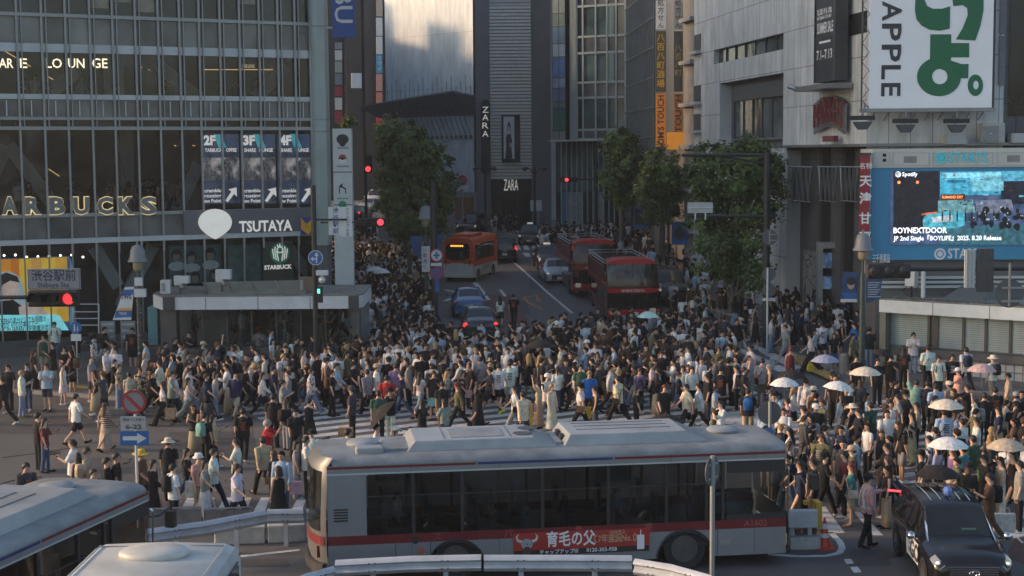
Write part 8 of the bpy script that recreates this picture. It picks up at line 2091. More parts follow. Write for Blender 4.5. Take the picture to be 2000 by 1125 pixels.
for (a,b,c,d_) in ((s0 + .02,s1 - .02,z1 - .035,z1 - .02),(s0 + .02,s1 - .02,z0 + .02,z0 + .035),(s0 + .02,s0 + .035,z0 + .035,z1 - .035),(s1 - .035,s1 - .02,z0 + .035,z1 - .035)): F.box(m,a,b,c,d_,.001,.003)
m.build('border',M_DKGREY,t)
letters(MB(),'渋谷駅前',.30,F.M((s0 + s1) / 2,z0 + (z1 - z0) * .65,.004),.01,width=(s1 - s0) * .84).build('lettering',mat('ink_navy',(.02,.025,.06),.5),t)
letters(MB(),'Shibuya Sta.',.17,F.M((s0 + s1) / 2,z0 + (z1 - z0) * .22,.004),.01,width=(s1 - s0) * .62).build('lettering',MATS['ink_navy'],t)
p = G(262,968); p = at(262,785,36.2); F = facing(p)
t = thing('road_sign','red and grey no stopping sign with 6-22 plate and blue arrow','road sign',Vector((p.x,p.y,0)))
post(t,Vector((p.x,p.y + .06,0)),Vector((p.x,p.y + .06,p.z + .3)),.035,M_SWHT)
q = lambda x,y: F.px(x,y)
c = q(261,785); r = (q(285,785)[0] - q(237,785)[0]) / 2
m = MB(); disc(m,c,r,F,-.02,0); m.build('disc',mat('sign_grey_face',(.17,.18,.19),.5),t)
M = F.M(0,0,0); m = MB(); m.loft([[M @ Vector((c[0] + rr_ * math.cos(2 * PI * k / 32),c[1] + rr_ * math.sin(2 * PI * k / 32),.004)) for k in range(32)] for rr_ in (r * .995,r * .80)],cap=False); m.build('red_ring',M_SRED,t)
m = MB(); m.loft([[M @ Vector((c[0] + a,c[1] + b,.0045)) for a,b in ((-r * .60 + e,r * .52 + e),(r * .52 + e,-r * .60 + e))] for e in (-.03,.03)],cap=False,closed=False); m.build('red_bar',M_SRED,t)
for y0,y1,x0,x1,mm,nm in ((813,841,236,284,M_SWHT,'plate'),(842,870,235,290,M_SBLUE,'arrow_plate')):
 a,b = q(x0,y1),q(x1,y0); m = MB(); F.box(m,a[0],b[0],a[1],b[1],-.02,0); m.build(nm,mm if mm is M_SBLUE else mat('plate_grey',(.30,.31,.31),.5),t)
a = q(261,820); letters(MB(),'路線バスを除く',.09,F.M(a[0],a[1],.003),.01,width=.52).build('lettering',M_INK,t)
a = q(261,834); letters(MB(),'6-22',.15,F.M(a[0],a[1],.003),.03,width=.40).build('lettering',M_INK,t)
pts = [q(x,y) for x,y in ((240,852),(268,852),(268,846),(286,856),(268,867),(268,860),(240,860))]; m = MB(); m.prism(pts[::-1],.001,.004,M); m.build('arrow',M_SWHT,t)
p = at(1391,920,29.2); F = facing(p,RAD(55)); t = thing('road_sign','slim grey pole with an oval looking sign back before the silver bus','road sign',Vector((p.x,p.y,0)))
post(t,Vector((p.x,p.y - .05,0)),Vector((p.x,p.y - .05,p.z + .32)),.05,M_POLG)
m = MB(); disc(m,(0,p.z),.30,F,-.01,.01); m.build('disc',M_SBACK,t)
m = MB(); F.box(m,-.2,.2,p.z - .16,p.z - .12,.012,.03); F.box(m,-.2,.2,p.z + .12,p.z + .16,.012,.03); m.build('bracket',M_POLG,t)
p = at(1503,806,36.8); F = facing(p); t = thing('road_sign','round grey sign back on a pole with blue sign below near zebra','road sign',Vector((p.x,p.y,0)))
post(t,Vector((p.x,p.y - .06,0)),Vector((p.x,p.y - .06,p.z + .3)),.04,M_POLG)
m = MB(); disc(m,(0,p.z),.30,F,-.01,.01); m.build('disc',M_SBACK,t)
F2 = facing(at(1500,855,36.6),RAD(50)); z_ = at(1500,858,36.6).z; m = MB(); disc(m,(0,z_),.30,F2,-.01,.01); m.build('blue_disc',M_SBLUE,t)
m = MB(); m.prism([(-.12,z_ - .12),(.04,z_ - .02),(.0,z_ + .04),(.17,z_ + .03),(.12,z_ - .13),(.08,z_ - .08),(-.06,z_ - .18)],.012,.016,F2.M()); m.build('arrow',M_SWHT,t)
p = at(148,640,57.5); F = facing(p); t = thing('road_sign','small blue walkers sign with a white plate on a thin pole','road sign',Vector((p.x,p.y,gz(57))))
post(t,Vector((p.x,p.y + .05,.2)),Vector((p.x,p.y + .05,p.z + .25)),.035,M_POLG)
m = MB(); disc(m,(0,p.z),.23,F,-.01,.01); m.build('disc',M_SBLUE,t)
m = MB()
for dx,sc_ in ((-.05,1),(.07,.6)): m.sphere(F.P(dx,p.z + .11 * sc_ - .03 * (1 - sc_),.012),.03 * sc_,8,5); F.box(m,dx - .03 * sc_,dx + .03 * sc_,p.z - .14,p.z + .07 * sc_ - .04 * (1 - sc_),.011,.014)
m.build('figures',M_SWHT,t)
m = MB(); F.box(m,-.2,.2,p.z - .52,p.z - .25,-.01,.01); m.build('plate',M_SWHT,t)
def bell_lamp(px,ytop,ybase,yd,label,pm=M_POLGR,banners=(),stickers=False):
 p = at(px,ytop,yd); b = at(px,ybase,yd); g = gz(yd) + .1
 t = thing('street_lamp',label,'street lamp',Vector((p.x,p.y,g)))
 k = (at(px + 18,ytop,yd).x - p.x) / .36
 m = MB(); m.loft([[Vector((p.x + r * math.cos(2 * PI * q / 16),p.y + r * math.sin(2 * PI * q / 16),p.z - z_)) for q in range(16)] for r,z_ in ((.03,-.12),(.05,0),(.20,.06),(.28,.22),(.31,.50),(.40,.66),(.38,.68))]); m.build('lamp_shade',mat('lamp_shade_grey',(.17,.18,.19),.5,var=.1),t,smooth=50)
 m = MB(); m.loft([[Vector((p.x + r * math.cos(2 * PI * q / 14),p.y + r * math.sin(2 * PI * q / 14),p.z - z_)) for q in range(14)] for r,z_ in ((.20,.68),(.19,.95),(.10,1.05))]); m.build('lantern',mat('lantern_glass',(.30,.26,.16),.3),t,smooth=50)
 m = MB(); m.tube([Vector((p.x,p.y,p.z - 1.02)),Vector((p.x,p.y,p.z - 1.5)),Vector((p.x,p.y,p.z - 1.6)),Vector((p.x,p.y,g + .9)),Vector((p.x,p.y,g + .85)),Vector((p.x,p.y,g))],[.05,.05,.10,.12,.17,.17],12); m.build('pole',pm,t,smooth=40)
 return t,p
t1,pl1 = bell_lamp(268,478,745,58.6,'bell shaped street lamp with sticker covered pole beside the tilted banner')
m = MB(); srng = random.Random(4)
SM = [mat('sticker_%s' % n_,c_,.6) for n_,c_ in (('white',(.4,.4,.4)),('red',(.3,.04,.05)),('grey',(.15,.15,.16)),('black',(.01,.01,.01)))]
for k in range(38):
 a = srng.uniform(PI * 1.05,PI * 1.95); z_ = gz(58) + srng.uniform(.9,3.2); w_ = srng.uniform(.03,.09); h_ = srng.uniform(.03,.09); m = MB()
 m.add([Vector((pl1.x + .124 * math.cos(a + da),pl1.y + .124 * math.sin(a + da),z_ + dz_)) for da,dz_ in ((-w_ * 4,0),(w_ * 4,0),(w_ * 4,h_),(-w_ * 4,h_))],[(0,1,2,3)]); m.build('sticker',SM[k % 4],t1)
for x,y,w_ in ((271,548,.3),(274,570,.45)):
 q_ = at(x,y,58.4); m = MB(); m.box(q_.x - w_ / 2,q_.x + w_ / 2,q_.y - .1,q_.y + .1,q_.z - .2,q_.z + .12); m.build('control_box',M_SWHT,t1)
F = facing(at(240,600,58.5)); t = thing('hanging_banner','white and blue tilted banner lettered TWS hanging from the bell lamp','banner',F.P(0,4,0))
PB = [F.px(x,y) for x,y in ((244,561),(262,560),(256,625),(220,625))]
def bq(pts,mm,nm,dd):
 m = MB(); m.add([F.P(*F.px(x,y),dd) for x,y in pts],[tuple(range(len(pts)))]); return m.build(nm,mm,t)
m = MB(); m.prism([F.px(x,y) for x,y in ((244,561),(262,560),(256,625),(220,625))][::-1],-.02,0,F.M()); m.build('cloth',mat('banner_cloth_white',(.50,.53,.55),.7),t)
bq([(241,566),(262,565),(261,575),(237,578)],M_SBLUE,'stripe',.003); bq([(227,607),(258,606),(257,619),(223,621)],M_SBLUE,'stripe',.003); bq([(229,603),(258,601),(258,606),(228,607)],MATS['sign_yellow'],'stripe',.004)
a = F.px(246,580); letters(MB(),'TWS',.26,F.M(a[0],a[1],.006),.03,width=.42).build('lettering',MATS['ink_navy'],t)
a = F.px(240,613); letters(MB(),'TWS',.16,F.M(a[0],a[1],.006),.02,width=.3).build('lettering',M_SWHT,t)
t2,pl2 = bell_lamp(831,402,640,74,'bell shaped street lamp beside the park street sign')
t3,pl3 = bell_lamp(1686,455,705,56.5,'green bell street lamp carrying blue banners near the shutters',M_POLGR)
p = at(848,500,72.5); F = facing(p); t = thing('signal_pole','tall dark pole with red bordered round signs beside the orange bus','pole',Vector((p.x,p.y,gz(72))))
post(t,Vector((p.x,p.y,gz(72))),Vector((p.x,p.y,at(848,355,72.5).z)),.16,M_POLE)
for y,ar in ((499,True),(534,False)):
 z_ = at(853,y,72.2).z; s = F.px(853,y)[0]
 m = MB(); disc(m,(s,z_),.33,F,.18,.2); m.build('disc',M_SWHT if ar else M_SBLUE,t)
 M = F.M(); m = MB(); m.loft([[M @ Vector((s + rr_ * math.cos(2 * PI * k / 28),z_ + rr_ * math.sin(2 * PI * k / 28),.204)) for k in range(28)] for rr_ in (.33,.26)],cap=False); m.build('red_ring',M_SRED,t)
 m = MB(); F.box(m,s - .05,s + .05,z_ - .17,z_ + .17,.203,.207); F.box(m,s - .16,s + .16,z_ - .05,z_ + .05,.2075,.2085) if ar else F.box(m,s - .2,s + .2,z_ - .03,z_ + .03,.2075,.2085); m.build('symbol',M_SBLUE if ar else M_SRED,t)
for (x0,x1,y0,y1,mm) in ((842,863,513,519,M_SWHT),(850,858,546,570,M_SBLUE)):
 a,b = F.px(x0,y1),F.px(x1,y0); m = MB(); F.box(m,a[0],b[0],a[1],b[1],.18,.19); m.build('plate',mm,t)
t = thing('name_board','white vertical street name board with blue and red characters','sign',at(831,530,73)); F = facing(at(831,500,73)); a,b = F.px(824,531),F.px(839,481)
m = MB(); F.box(m,a[0],b[0],a[1],b[1],-.06,0); m.build('plate',M_SWHT,t)
m = MB(); letters_v(m,'公園通り',.24,F,(a[0] + b[0]) / 2 - .05,b[1] - .06,.004,1.2,.01); m.build('lettering',mat('ink_blue_red',(.16,.05,.12),.5),t)
def flag(label,pts,yd,cols,d=0,txt=None):
 F = facing(at(pts[0][0],pts[0][1],yd)); t = thing('hanging_banner',label,'banner',at(pts[0][0],pts[-1][1],yd))
 m = MB(); m.prism([F.px(x,y) for x,y in pts][::-1],-.02,0,F.M()); m.build('cloth',cols,t)
 return t,F
M_FLAG = mat('flag_navy',(.025,.055,.14),.7,var=.6,scale=2.5)
t,F = flag('dark blue banner left of the park street sign',[(800,462),(823,461),(823,503),(808,500)],73.5,M_FLAG)
t,F = flag('dark blue banner right of the park street sign',[(842,460),(864,457),(863,495),(843,498)],74.5,M_FLAG)
t,F = flag('blue portrait banner on the left arm of green lamp',[(1646,530),(1678,532),(1674,590),(1641,590)],56.7,M_FLAG)
for pts,mm,dd in (([(1654,590),(1674,590),(1675,572),(1644,572)],M_SBLUE,.004),([(1642,584),(1674,584),(1674,590),(1641,590)],M_SWHT,.006),(ell(1662,556,7,9),MATS['poster_skin'],.004),(ell(1662,549,9,8),MATS['poster_hair'],.006)):
 m = MB(); m.add([F.P(*F.px(x,y),dd) for x,y in pts],[tuple(range(len(pts)))]); m.build('print',mm,t)
t,F = flag('blue text banner on the right arm of green lamp',[(1692,545),(1724,540),(1718,585),(1691,592)],56.9,mat('flag_blue',(.04,.075,.16),.7,var=.3,scale=4))
m = MB()
for k in range(7): a = F.px(1707,552 + k * 4.6); F.box(m,a[0] - .25,a[0] + .25 - .06 * (k % 3),a[1] - .015,a[1] + .015,.002,.005)
m.build('lettering',M_SWHT,t)
for x0,x1,y0,y1,yd,lab in ((1312,1342,433,478,92,'blue portrait banner hanging under the right trees'),(1240,1262,407,447,108,'blue banner farther up the right pavement'),(1272,1292,405,440,110,'small blue banner beside farther one up the road')):
 t,F = flag(lab,[(x0,y0),(x1,y0),(x1,y1),(x0,y1)],yd,M_FLAG)
 m = MB(); q_ = F.px((x0 + x1) / 2,(y0 + y1) / 2); m.add([F.P(q_[0] + .3 * math.cos(a * PI / 8),q_[1] + .4 * math.sin(a * PI / 8),.004) for a in range(16)],[tuple(range(16))]); m.build('portrait',MATS['poster_hair'],t)
 m = MB(); F.box(m,F.px(x0,y1)[0],F.px(x1,y1)[0],F.px(x0,y1)[1] + .0,F.px(x0,y1 - 8)[1],.002,.006); m.build('caption_strip',M_SBLUE,t)
 post(t,F.P(-.2,gz(yd),-.1),F.P(-.2,F.px(x0,y0)[1] + .6,-.1),.07,M_POLE,'pole')
p = at(614,500,57.8); F = facing(p); t = thing('signal_pole','thick dark pole with blue arrow disc and white cameras at the cafe corner','pole',Vector((p.x,p.y,gz(57.8))))
post(t,Vector((p.x,p.y,gz(57))),Vector((p.x,p.y,at(614,362,57.8).z)),.105,M_POLE)
c = F.px(617,503); m = MB(); disc(m,c,.29,F,.12,.14); m.build('disc',M_SBLUE,t)
M = F.M(); m = MB(); m.loft([[M @ Vector((c[0] + rr_ * math.cos(2 * PI * k / 28),c[1] + rr_ * math.sin(2 * PI * k / 28),.143)) for k in range(28)] for rr_ in (.29,.265)],cap=False); m.build('rim',M_SWHT,t)
m = MB(); m.prism([(c[0] + a,c[1] + b) for a,b in ((.02,-.2),(.07,-.2),(.07,.08),(.13,.08),(.045,.22),(-.04,.08),(.02,.08),(.02,-.02),(-.08,-.02),(-.08,.05),(-.2,-.045),(-.08,-.14),(-.08,-.07),(.02,-.07))],.141,.146,M); m.build('arrow',M_SWHT,t)
a = F.px(630,536); m = MB()
F.box(m,a[0] - .22,a[0] + .25,a[1] - .02,a[1] + .18,.05,.3); m.build('camera',M_SWHT,t,bevel=.02)
m = MB(); m.sphere(F.P(a[0],a[1] - .2,.15),.14,10,6); F.box(m,a[0] - .06,a[0] + .06,a[1] - .16,a[1] - .02,.1,.2); m.build('camera_mount',M_SWHT,t)
a,b = F.px(618,590),F.px(631,559); m = MB(); F.box(m,a[0],b[0],a[1],b[1],.1,.3); h = m.build('pedestrian_signal',M_BLACK,t)
m = MB(); s_ = (a[0] + b[0]) / 2; F.box(m,s_ - .05,s_ + .05,b[1] - .25,b[1] - .08,.301,.31); m.build('green_figure',M_GRNL,h)
m = MB(); m.tube([F.P(.1,F.px(620,429)[1],0),F.P(1.3,F.px(620,429)[1],0)],.04,6); m.build('arm',M_POLE,t)
for x0,x1,y0,y1,tx,lab in ((642,664,404,459,'渋谷駅前','white vertical board with blue station characters'),(665,687,404,462,'スクランブル式','white vertical board with scramble crossing characters')):
 Fb = facing(at(x0,y0,57.9)); tb = thing('name_board',lab,'sign',at(x0,y1,57.9)); a,b = Fb.px(x0,y1),Fb.px(x1,y0)
 m = MB(); Fb.box(m,a[0],b[0],a[1],b[1],-.04,0); m.build('plate',M_SWHT,tb)
 n_ = len(tx); sz = min(.26,(b[1] - a[1]) / (n_ * 1.12)); m = MB(); letters_v(m,tx,sz,Fb,(a[0] + b[0]) / 2 + .05,b[1] - .03,.004,1.1,.015); m.build('lettering',mat('ink_blue',(.02,.06,.2),.5),tb)
p = at(669,350,68.0); F = facing(p); t = thing('sign_pylon','tall pale pylon of shop emblems between corner column and trees','sign',Vector((p.x,p.y,gz(68))))
a,b = F.px(653,460),F.px(686,251)
m = MB(); F.box(m,a[0],b[0],a[1] - 4,b[1],-.5,0); m.build('body',mat('pylon_pale',(.40,.43,.42),.5,var=.08),t)
for y in (336,400):
 z_ = F.px(669,y)[1]; m = MB(); F.box(m,a[0],b[0],z_ - .02,z_ + .02,.001,.008); m.build('joint',M_ALUD,t)
pe = [(669 + 12 * math.sin(k * PI / 10),272 - 10 * math.cos(k * PI / 10) + (4 if abs(k - 10) < 2 else 0)) for k in range(20)]
def pyp(pts,mm,nm,dd=.006):
 m = MB(); m.add([F.P(*F.px(x,y),dd) for x,y in pts],[tuple(range(len(pts)))]); return m.build(nm,mm,t)
pyp(pe,M_BLACK,'bubble_emblem'); pyp(ell(669,310,8,8.5),M_SWHT,'round_emblem',.004); pyp(ell(669,310,8,8.5,16,PI,2 * PI),M_SRED,'round_emblem_top',.007); pyp([(661,309),(677,309),(677,311),(661,311)],M_BLACK,'round_emblem_bar',.009); pyp(ell(669,310,2.6,2.8,12),M_BLACK,'round_emblem_dot',.011)
pyp([(662,378),(662,364),(669,357),(669,364),(676,368),(676,378),(674,378),(674,370),(668,367),(664,366),(664,378)],M_BLACK,'house_emblem')
pyp(ell(669,400,8,8),MATS['emblem_green'],'green_emblem');
for tx,y,hh,x0,x1 in (('TSUTAYA',289,2.2,658,681),('CARD LOUNGE',325,1.5,658,681),('SHARE LOUNGE',388,1.3,658,680)): sign_letters(t,tx,x0,x1,y + hh,y - hh,F,.008,M_INK,.02)
sign_letters(t,'150',672,685,456,446,F,.008,M_INK,.02)
p = at(722,434,66); F = facing(p); t = thing('traffic_signal','three lamp signal showing red in front of the left tree','traffic signal',p); signal(t,F,.1,p.z,2,w=1.25)
m = MB(); m.tube([F.P(-2.2,p.z,-.16),F.P(.5,p.z,-.16)],.045,6); m.build('mast_arm',M_POLE,t)
p = at(719,330,110); F = facing(p); t = thing('traffic_signal','far red light on a dark post left of the round tree','traffic signal',p); m = MB(); disc(m,(0,p.z),.2,F,.0,.05); m.build('red_lens',M_REDL,t); m = MB(); F.box(m,-.3,.3,p.z - .3,p.z + 1.0,-.25,-.01); m.build('head',M_BLACK,t); post(t,F.P(-.2,gz(110),-.15),F.P(-.2,p.z + 2.5,-.15),.1,M_POLE)
p = at(1108,351,118); F = facing(p); t = thing('traffic_signal','far red signal on an arm before the green tower','traffic signal',p); signal(t,F,-.05,p.z,1,w=1.7); m = MB(); m.tube([F.P(-.5,p.z,-.16),F.P(2.5,p.z,-.16)],.06,6); m.build('mast_arm',M_POLE,t); post(t,F.P(2.3,gz(118),-.16),F.P(2.3,p.z + 1.4,-.16),.14,M_POLE)
for px_,yd in ((947,124),(1044,122)):
 p = at(px_,327,yd); t = thing('street_lamp','black twin lantern street lamp %s' % ('between the hoarding and ribbed tower' if px_ < 1000 else 'between ribbed tower and green tower'),'street lamp',Vector((p.x,p.y,gz(yd))),group=None)
 post(t,Vector((p.x,p.y,gz(yd))),Vector((p.x,p.y,p.z)),.1,M_POLE)
 for s in (-1,1):
  m = MB(); m.tube([p + Vector((0,0,-.6)),p + Vector((s * .4,0,-.1)),p + Vector((s * .8,0,.05))],.05,5); m.sphere(p + Vector((s * .8,0,-.12)),(.24,.24,.17),10,5); m.build('lantern',M_POLE,t)
p = at(1497,450,66.0); F = facing(p); t = thing('signal_mast','dark signal mast with two long arms over the right trees','mast',Vector((p.x,p.y,gz(66))))
post(t,Vector((p.x,p.y,gz(66))),Vector((p.x,p.y,F.px(1497,297)[1])),.15,M_POLE)
for y,x0,x1 in ((303,1332,1510),(422,1345,1510)):
 m = MB(); m.tube([F.P(F.px(x0,y)[0],F.px(x0,y)[1],0),F.P(F.px(x1,y)[0],F.px(x1,y)[1],0)],.075,8); m.build('arm',M_POLE,t)
m = MB(); m.tube([F.P(F.px(1410,303)[0],F.px(1410,305)[1],0),F.P(F.px(1497,320)[0],F.px(1497,320)[1],0)],.05,6); m.build('brace',M_POLE,t)
a,b = F.px(1343,416),F.px(1392,395); m = MB(); F.box(m,a[0],b[0],a[1],b[1],-.05,.05); m.build('sign_back',mat('board_pale',(.36,.38,.38),.5),t)
m = MB(); F.box(m,a[0] + .3,a[0] + .36,a[1] - .3,a[1],0,.08); F.box(m,b[0] - .36,b[0] - .3,a[1] - .3,a[1],0,.08); F.box(m,a[0],b[0],(a[1] + b[1]) / 2 - .02,(a[1] + b[1]) / 2 + .02,.052,.09); m.build('sign_bracket',M_SWHT,t)
c = F.px(1502,463); m = MB(); disc(m,c,.35,F,.16,.18); m.build('disc',M_SBACK,t)
m = MB(); F.box(m,c[0] - .03,c[0] + .3,c[1] - .16,c[1] - .11,.182,.2); F.box(m,c[0] - .03,c[0] + .3,c[1] + .1,c[1] + .15,.182,.2); F.box(m,c[0] - .04,c[0] + .02,c[1] - .3,c[1] + .3,.183,.21); m.build('bracket',M_POLG,t)
p = at(1499,560,63.5); F = facing(p); t = thing('road_sign','thin white pole with two grey round sign backs below the mast','road sign',Vector((p.x,p.y,gz(63))))
post(t,Vector((p.x,p.y,gz(63))),Vector((p.x,p.y,F.px(1499,523)[1])),.045,M_SWHT)
for y in (536,567): m = MB(); disc(m,(.08,F.px(1499,y)[1]),.29,F,-.08,-.06); m.build('disc',M_SBACK,t)
m = MB(); F.box(m,-.2,.35,F.px(1499,588)[1],F.px(1499,582)[1],-.08,-.05); m.build('plate',M_SWHT,t)
p = at(1735,530,46); F = facing(p); t = thing('traffic_signal','black signal head seen from behind on an arm at the right','traffic signal',p)
zc = F.px(1735,530)[1]; m = MB(); F.box(m,F.px(1692,530)[0],F.px(1778,530)[0],zc - .23,zc + .23,-.15,.1); m.build('signal_head',M_BLACK,t,bevel=.06)
for k in range(3):
 m = MB(); m.sphere(F.P(F.px(1707 + k * 29,530)[0],zc,.06),(.2,.12,.19),12,6); m.build('lamp_back',M_BLACK,t)
m = MB(); m.tube([F.P(F.px(1775,527)[0],zc + .05,-.05),F.P(F.px(2100,527)[0],zc + .05,-.05)],.065,8); m.build('mast_arm',M_POLE,t)
m = MB(); m.tube([F.P(F.px(1705,515)[0],zc + .2,0),F.P(F.px(1760,512)[0],zc + .28,0),F.P(F.px(1775,520)[0],zc + .1,0)],.025,5); m.build('cable',M_BLACK,t)
for x0,x1,y0,y1,mm,lab in ((1882,1904,487,562,M_ALUL,'tall pale ribbed sign back on the right signal arm'),(1905,1940,485,570,mat('board_back_dark',(.075,.072,.075),.5,var=.15),'tall dark sign back beside the pale ribbed one')):
 Fb = facing(at(x0,y0,45.8)); a,b = Fb.px(x0,y1),Fb.px(x1,y0); m = MB(); Fb.box(m,a[0],b[0],a[1],b[1],.02,.08)
 for k in range(3): s = a[0] + (b[0] - a[0]) * (k + .5) / 3; Fb.box(m,s - .012,s + .012,a[1] + .02,b[1] - .02,.08,.11)
 o = m.build('sign_board',mm,None,loc=Fb.P(a[0],a[1],0)); tag(o,lab,'sign')
p = at(1971,573,44); F = facing(p); t = thing('road_sign','large round grey sign back hanging at the right edge','road sign',p)
m = MB(); disc(m,(0,p.z),.43,F,-.01,.01); m.build('disc',M_SBACK,t)
m = MB(); F.box(m,-.03,.03,p.z - .38,p.z + .9,.012,.05); F.box(m,-.25,.6,p.z + .14,p.z + .2,.051,.07); F.box(m,-.25,.6,p.z - .26,p.z - .2,.051,.07); m.build('bracket',M_POLG,t)
zr = KF.px(400,580)[1]
def roof_box(x,y,w_,h_,label,kind,cat,two=False):
 d = -1.0; a = KF.px(x,y,d); t = thing(kind,label,cat,KF.P(a[0],zr,d))
 if kind == 'control_box':
  m = MB(); KF.box(m,a[0] - w_ / 2,a[0] + w_ / 2,zr + .05,zr + h_,d - .3,d); m.build('case',M_SWHT if 'brown' not in label else mat('box_brown',(.13,.10,.075),.7),t,bevel=.02)
  m = MB(); KF.box(m,a[0] - w_ / 2 + .06,a[0] - w_ / 2 + .2,zr + .15,zr + h_ - .12,d + .002,d + .02); m.build('door',M_POLG,t)
 else:
  m = MB(); m.tube([KF.P(a[0],zr,d),KF.P(a[0],zr + h_ * .55,d)],.05,6); m.build('stand',M_ALUD,t)
  m = MB(); KF.box(m,a[0] - .25,a[0] + .06,zr + h_ * .5,zr + h_,d - .15,d + .05); m.build('housing',M_SWHT,t,bevel=.02)
  m = MB(); KF.box(m,a[0] + .04,a[0] + .42,zr + h_ * .62,zr + h_ * 1.0,d - .1,d + .3); m.build('camera',M_SWHT,t,bevel=.02)
  m = MB(); m.sphere(KF.P(a[0] + .1,zr + h_ * .45,d),.13,8,5); m.build('joint',M_ALU,t)
roof_box(323,567,.42,.62,'white control box at the left end of the kiosk roof','control_box','box'); roof_box(352,560,.4,.8,'white security camera beside the control box on kiosk roof','security_camera','camera'); roof_box(433,545,.4,1.05,'white security camera on a taller stand behind the mossy skylight','security_camera','camera'); roof_box(597,555,.6,.7,'brown box at the right end of the kiosk roof','control_box','box')
zr2 = K2.px(1760,586)[1]
for x,lab in ((1780,'white box camera on the right kiosk roof'),(1803,'slim antenna with cables on the right kiosk roof')):
 a = K2.px(x,570,-1); t = thing('security_camera' if x < 1800 else 'antenna',lab,'camera' if x < 1800 else 'antenna',K2.P(a[0],zr2,-1))
 m = MB(); K2.box(m,a[0] - .2,a[0] + .2,zr2 + .5,zr2 + 1.1,-1.2,-.8) if x < 1800 else m.tube([K2.P(a[0],zr2,-1),K2.P(a[0],zr2 + 1.2,-1)],.09,8); m.build('housing',M_SWHT,t)
 m = MB(); m.tube([K2.P(a[0],zr2,-1),K2.P(a[0],zr2 + .55,-1)],.05,6); m.tube([K2.P(a[0] - .2,zr2 + .5,-1),K2.P(a[0] - .35,zr2 + .25,-1),K2.P(a[0] - .1,zr2 + .05,-1)],.02,4); m.build('stand',M_BLACK,t)
for x0,x1,lab in ((197,224,'grey route notice board left of the lamp pole'),(236,264,'second grey route notice board touching the lamp pole')):
 Fb = facing(at(x0,640,62.5)); t = thing('notice_board',lab,'notice board',Vector((Fb.o.x,62.5,gz(62)))); a,b = Fb.px(x0,664),Fb.px(x1,627)
 m = MB(); Fb.box(m,a[0],b[0],a[1],b[1],-.06,0); m.build('board',mat('notice_grey',(.16,.19,.19),.6,var=.2),t)
 m = MB()
 for k in range(3): z_ = a[1] + (b[1] - a[1]) * (k + .3) / 3; Fb.box(m,a[0] + .05,b[0] - .05,z_,z_ + .1,.001,.004)
 m.build('lettering',mat('notice_pale2',(.30,.33,.32),.6),t)
 m = MB(); m.tube([Fb.P(a[0] + .03,gz(62),-.03),Fb.P(a[0] + .03,a[1],-.03)],.03,5); m.tube([Fb.P(b[0] - .03,gz(62),-.03),Fb.P(b[0] - .03,a[1],-.03)],.03,5); m.build('legs',M_POLG,t)
Fb = facing(at(140,620,63)); t = thing('metal_rack','pale tubular rack beside the big video screen','rack',Vector((Fb.o.x,63,gz(63)))); m = MB()
for y in (594,609,622,635): a,b = Fb.px(143,y),Fb.px(193,y); m.tube([Fb.P(*a),Fb.P(*b)],.025,5)
m.build('bars',M_ALUL,t)
m = MB()
for x in (143,193): a,b = Fb.px(x,594),Fb.px(x,672); m.tube([Fb.P(*a),Fb.P(*b)],.03,5)
m.build('uprights',M_ALUL,t)
# guardrails, barriers, cone
M_RAIL = mat('guardrail_white',(.44,.46,.48),.5,.1,var=.22,scale=2.5); M_CONC = mat('barrier_concrete',(.33,.335,.32),.85,var=.3,scale=3)
def w_beam(pts,label,post_h=True,base=True,hgt=.34):
 """w section steel rail along points (x, y, top z)"""
 P = [Vector(p) for p in pts]; t = thing('guardrail',label,'guardrail',Vector((P[0].x,P[0].y,0)))
 prof = [(0,0),(.05,-.03),(.09,-.09),(.03,-.14),(.03,-.20),(.09,-.25),(.05,-.31),(0,-hgt),(-.02,-hgt),(.02,-.31),(.06,-.25),(.0,-.2),(.0,-.14),(.06,-.09),(.02,-.03),(-.02,0)]
 rings = []
 for i,p in enumerate(P):
  d = (P[min(i + 1,len(P) - 1)] - P[max(i - 1,0)]); d.z = 0; d.normalize(); n = Vector((d.y,-d.x,0))
  rings.append([p + n * a + Vector((0,0,b)) for a,b in prof])
 m = MB(); m.loft(rings); m.build('beam',M_RAIL,t,smooth=30)
 L = sum((b - a).length for a,b in zip(P,P[1:])); k = 0
 for a,b in zip(P,P[1:]):
  n_ = max(1,int((b - a).length / 1.9))
  for j in range(n_):
   p = a + (b - a) * ((j + .5) / n_); m = MB(); m.box(p.x - .05,p.x + .05,p.y + .04,p.y + .14,.0,p.z - .06); m.build('post',M_RAIL,t)
   d = (b - a).normalized(); nn = Vector((d.y,-d.x,0)); m = MB()
   for e in (-.06,.06):
    for z_ in (-.09,-.25): m.sphere(p + d * e + nn * .085 + Vector((0,0,z_)),.018,6,4)
   m.build('bolts',M_ALUD,t)
 return t
def concrete(p0,p1,w_,h,label):
 a,b = Vector(p0),Vector(p1); d = (b - a).normalized(); n = Vector((-d.y,d.x,0)); t = MB()
 t.loft([[q + n * x + Vector((0,0,z_)) for x,z_ in ((-w_ / 2,0),(w_ / 2,0),(w_ * .45,h),(-w_ * .45,h))] for q in (a,b)])
 o = t.build('concrete_barrier',M_CONC,None,loc=a,bevel=.03); return tag(o,label,'barrier')
b0,b1,b2 = at(283,1034,32.2),at(518,996,34.2),at(592,994,34.4)
w_beam([b0,at(400,1018,33.2),b1],'long white steel guardrail sloping up behind the left buses')
w_beam([at(521,995,34.25),b2],'short white guardrail section touching the tail of silver bus')
w_beam([at(655,1094,29.6),at(800,1086,29.5),at(940,1083,29.4)],'white guardrail along the bottom edge, left section')
w_beam([at(945,1084,29.4),at(1090,1084,29.4),at(1234,1085,29.4)],'white guardrail along the bottom edge, middle section')
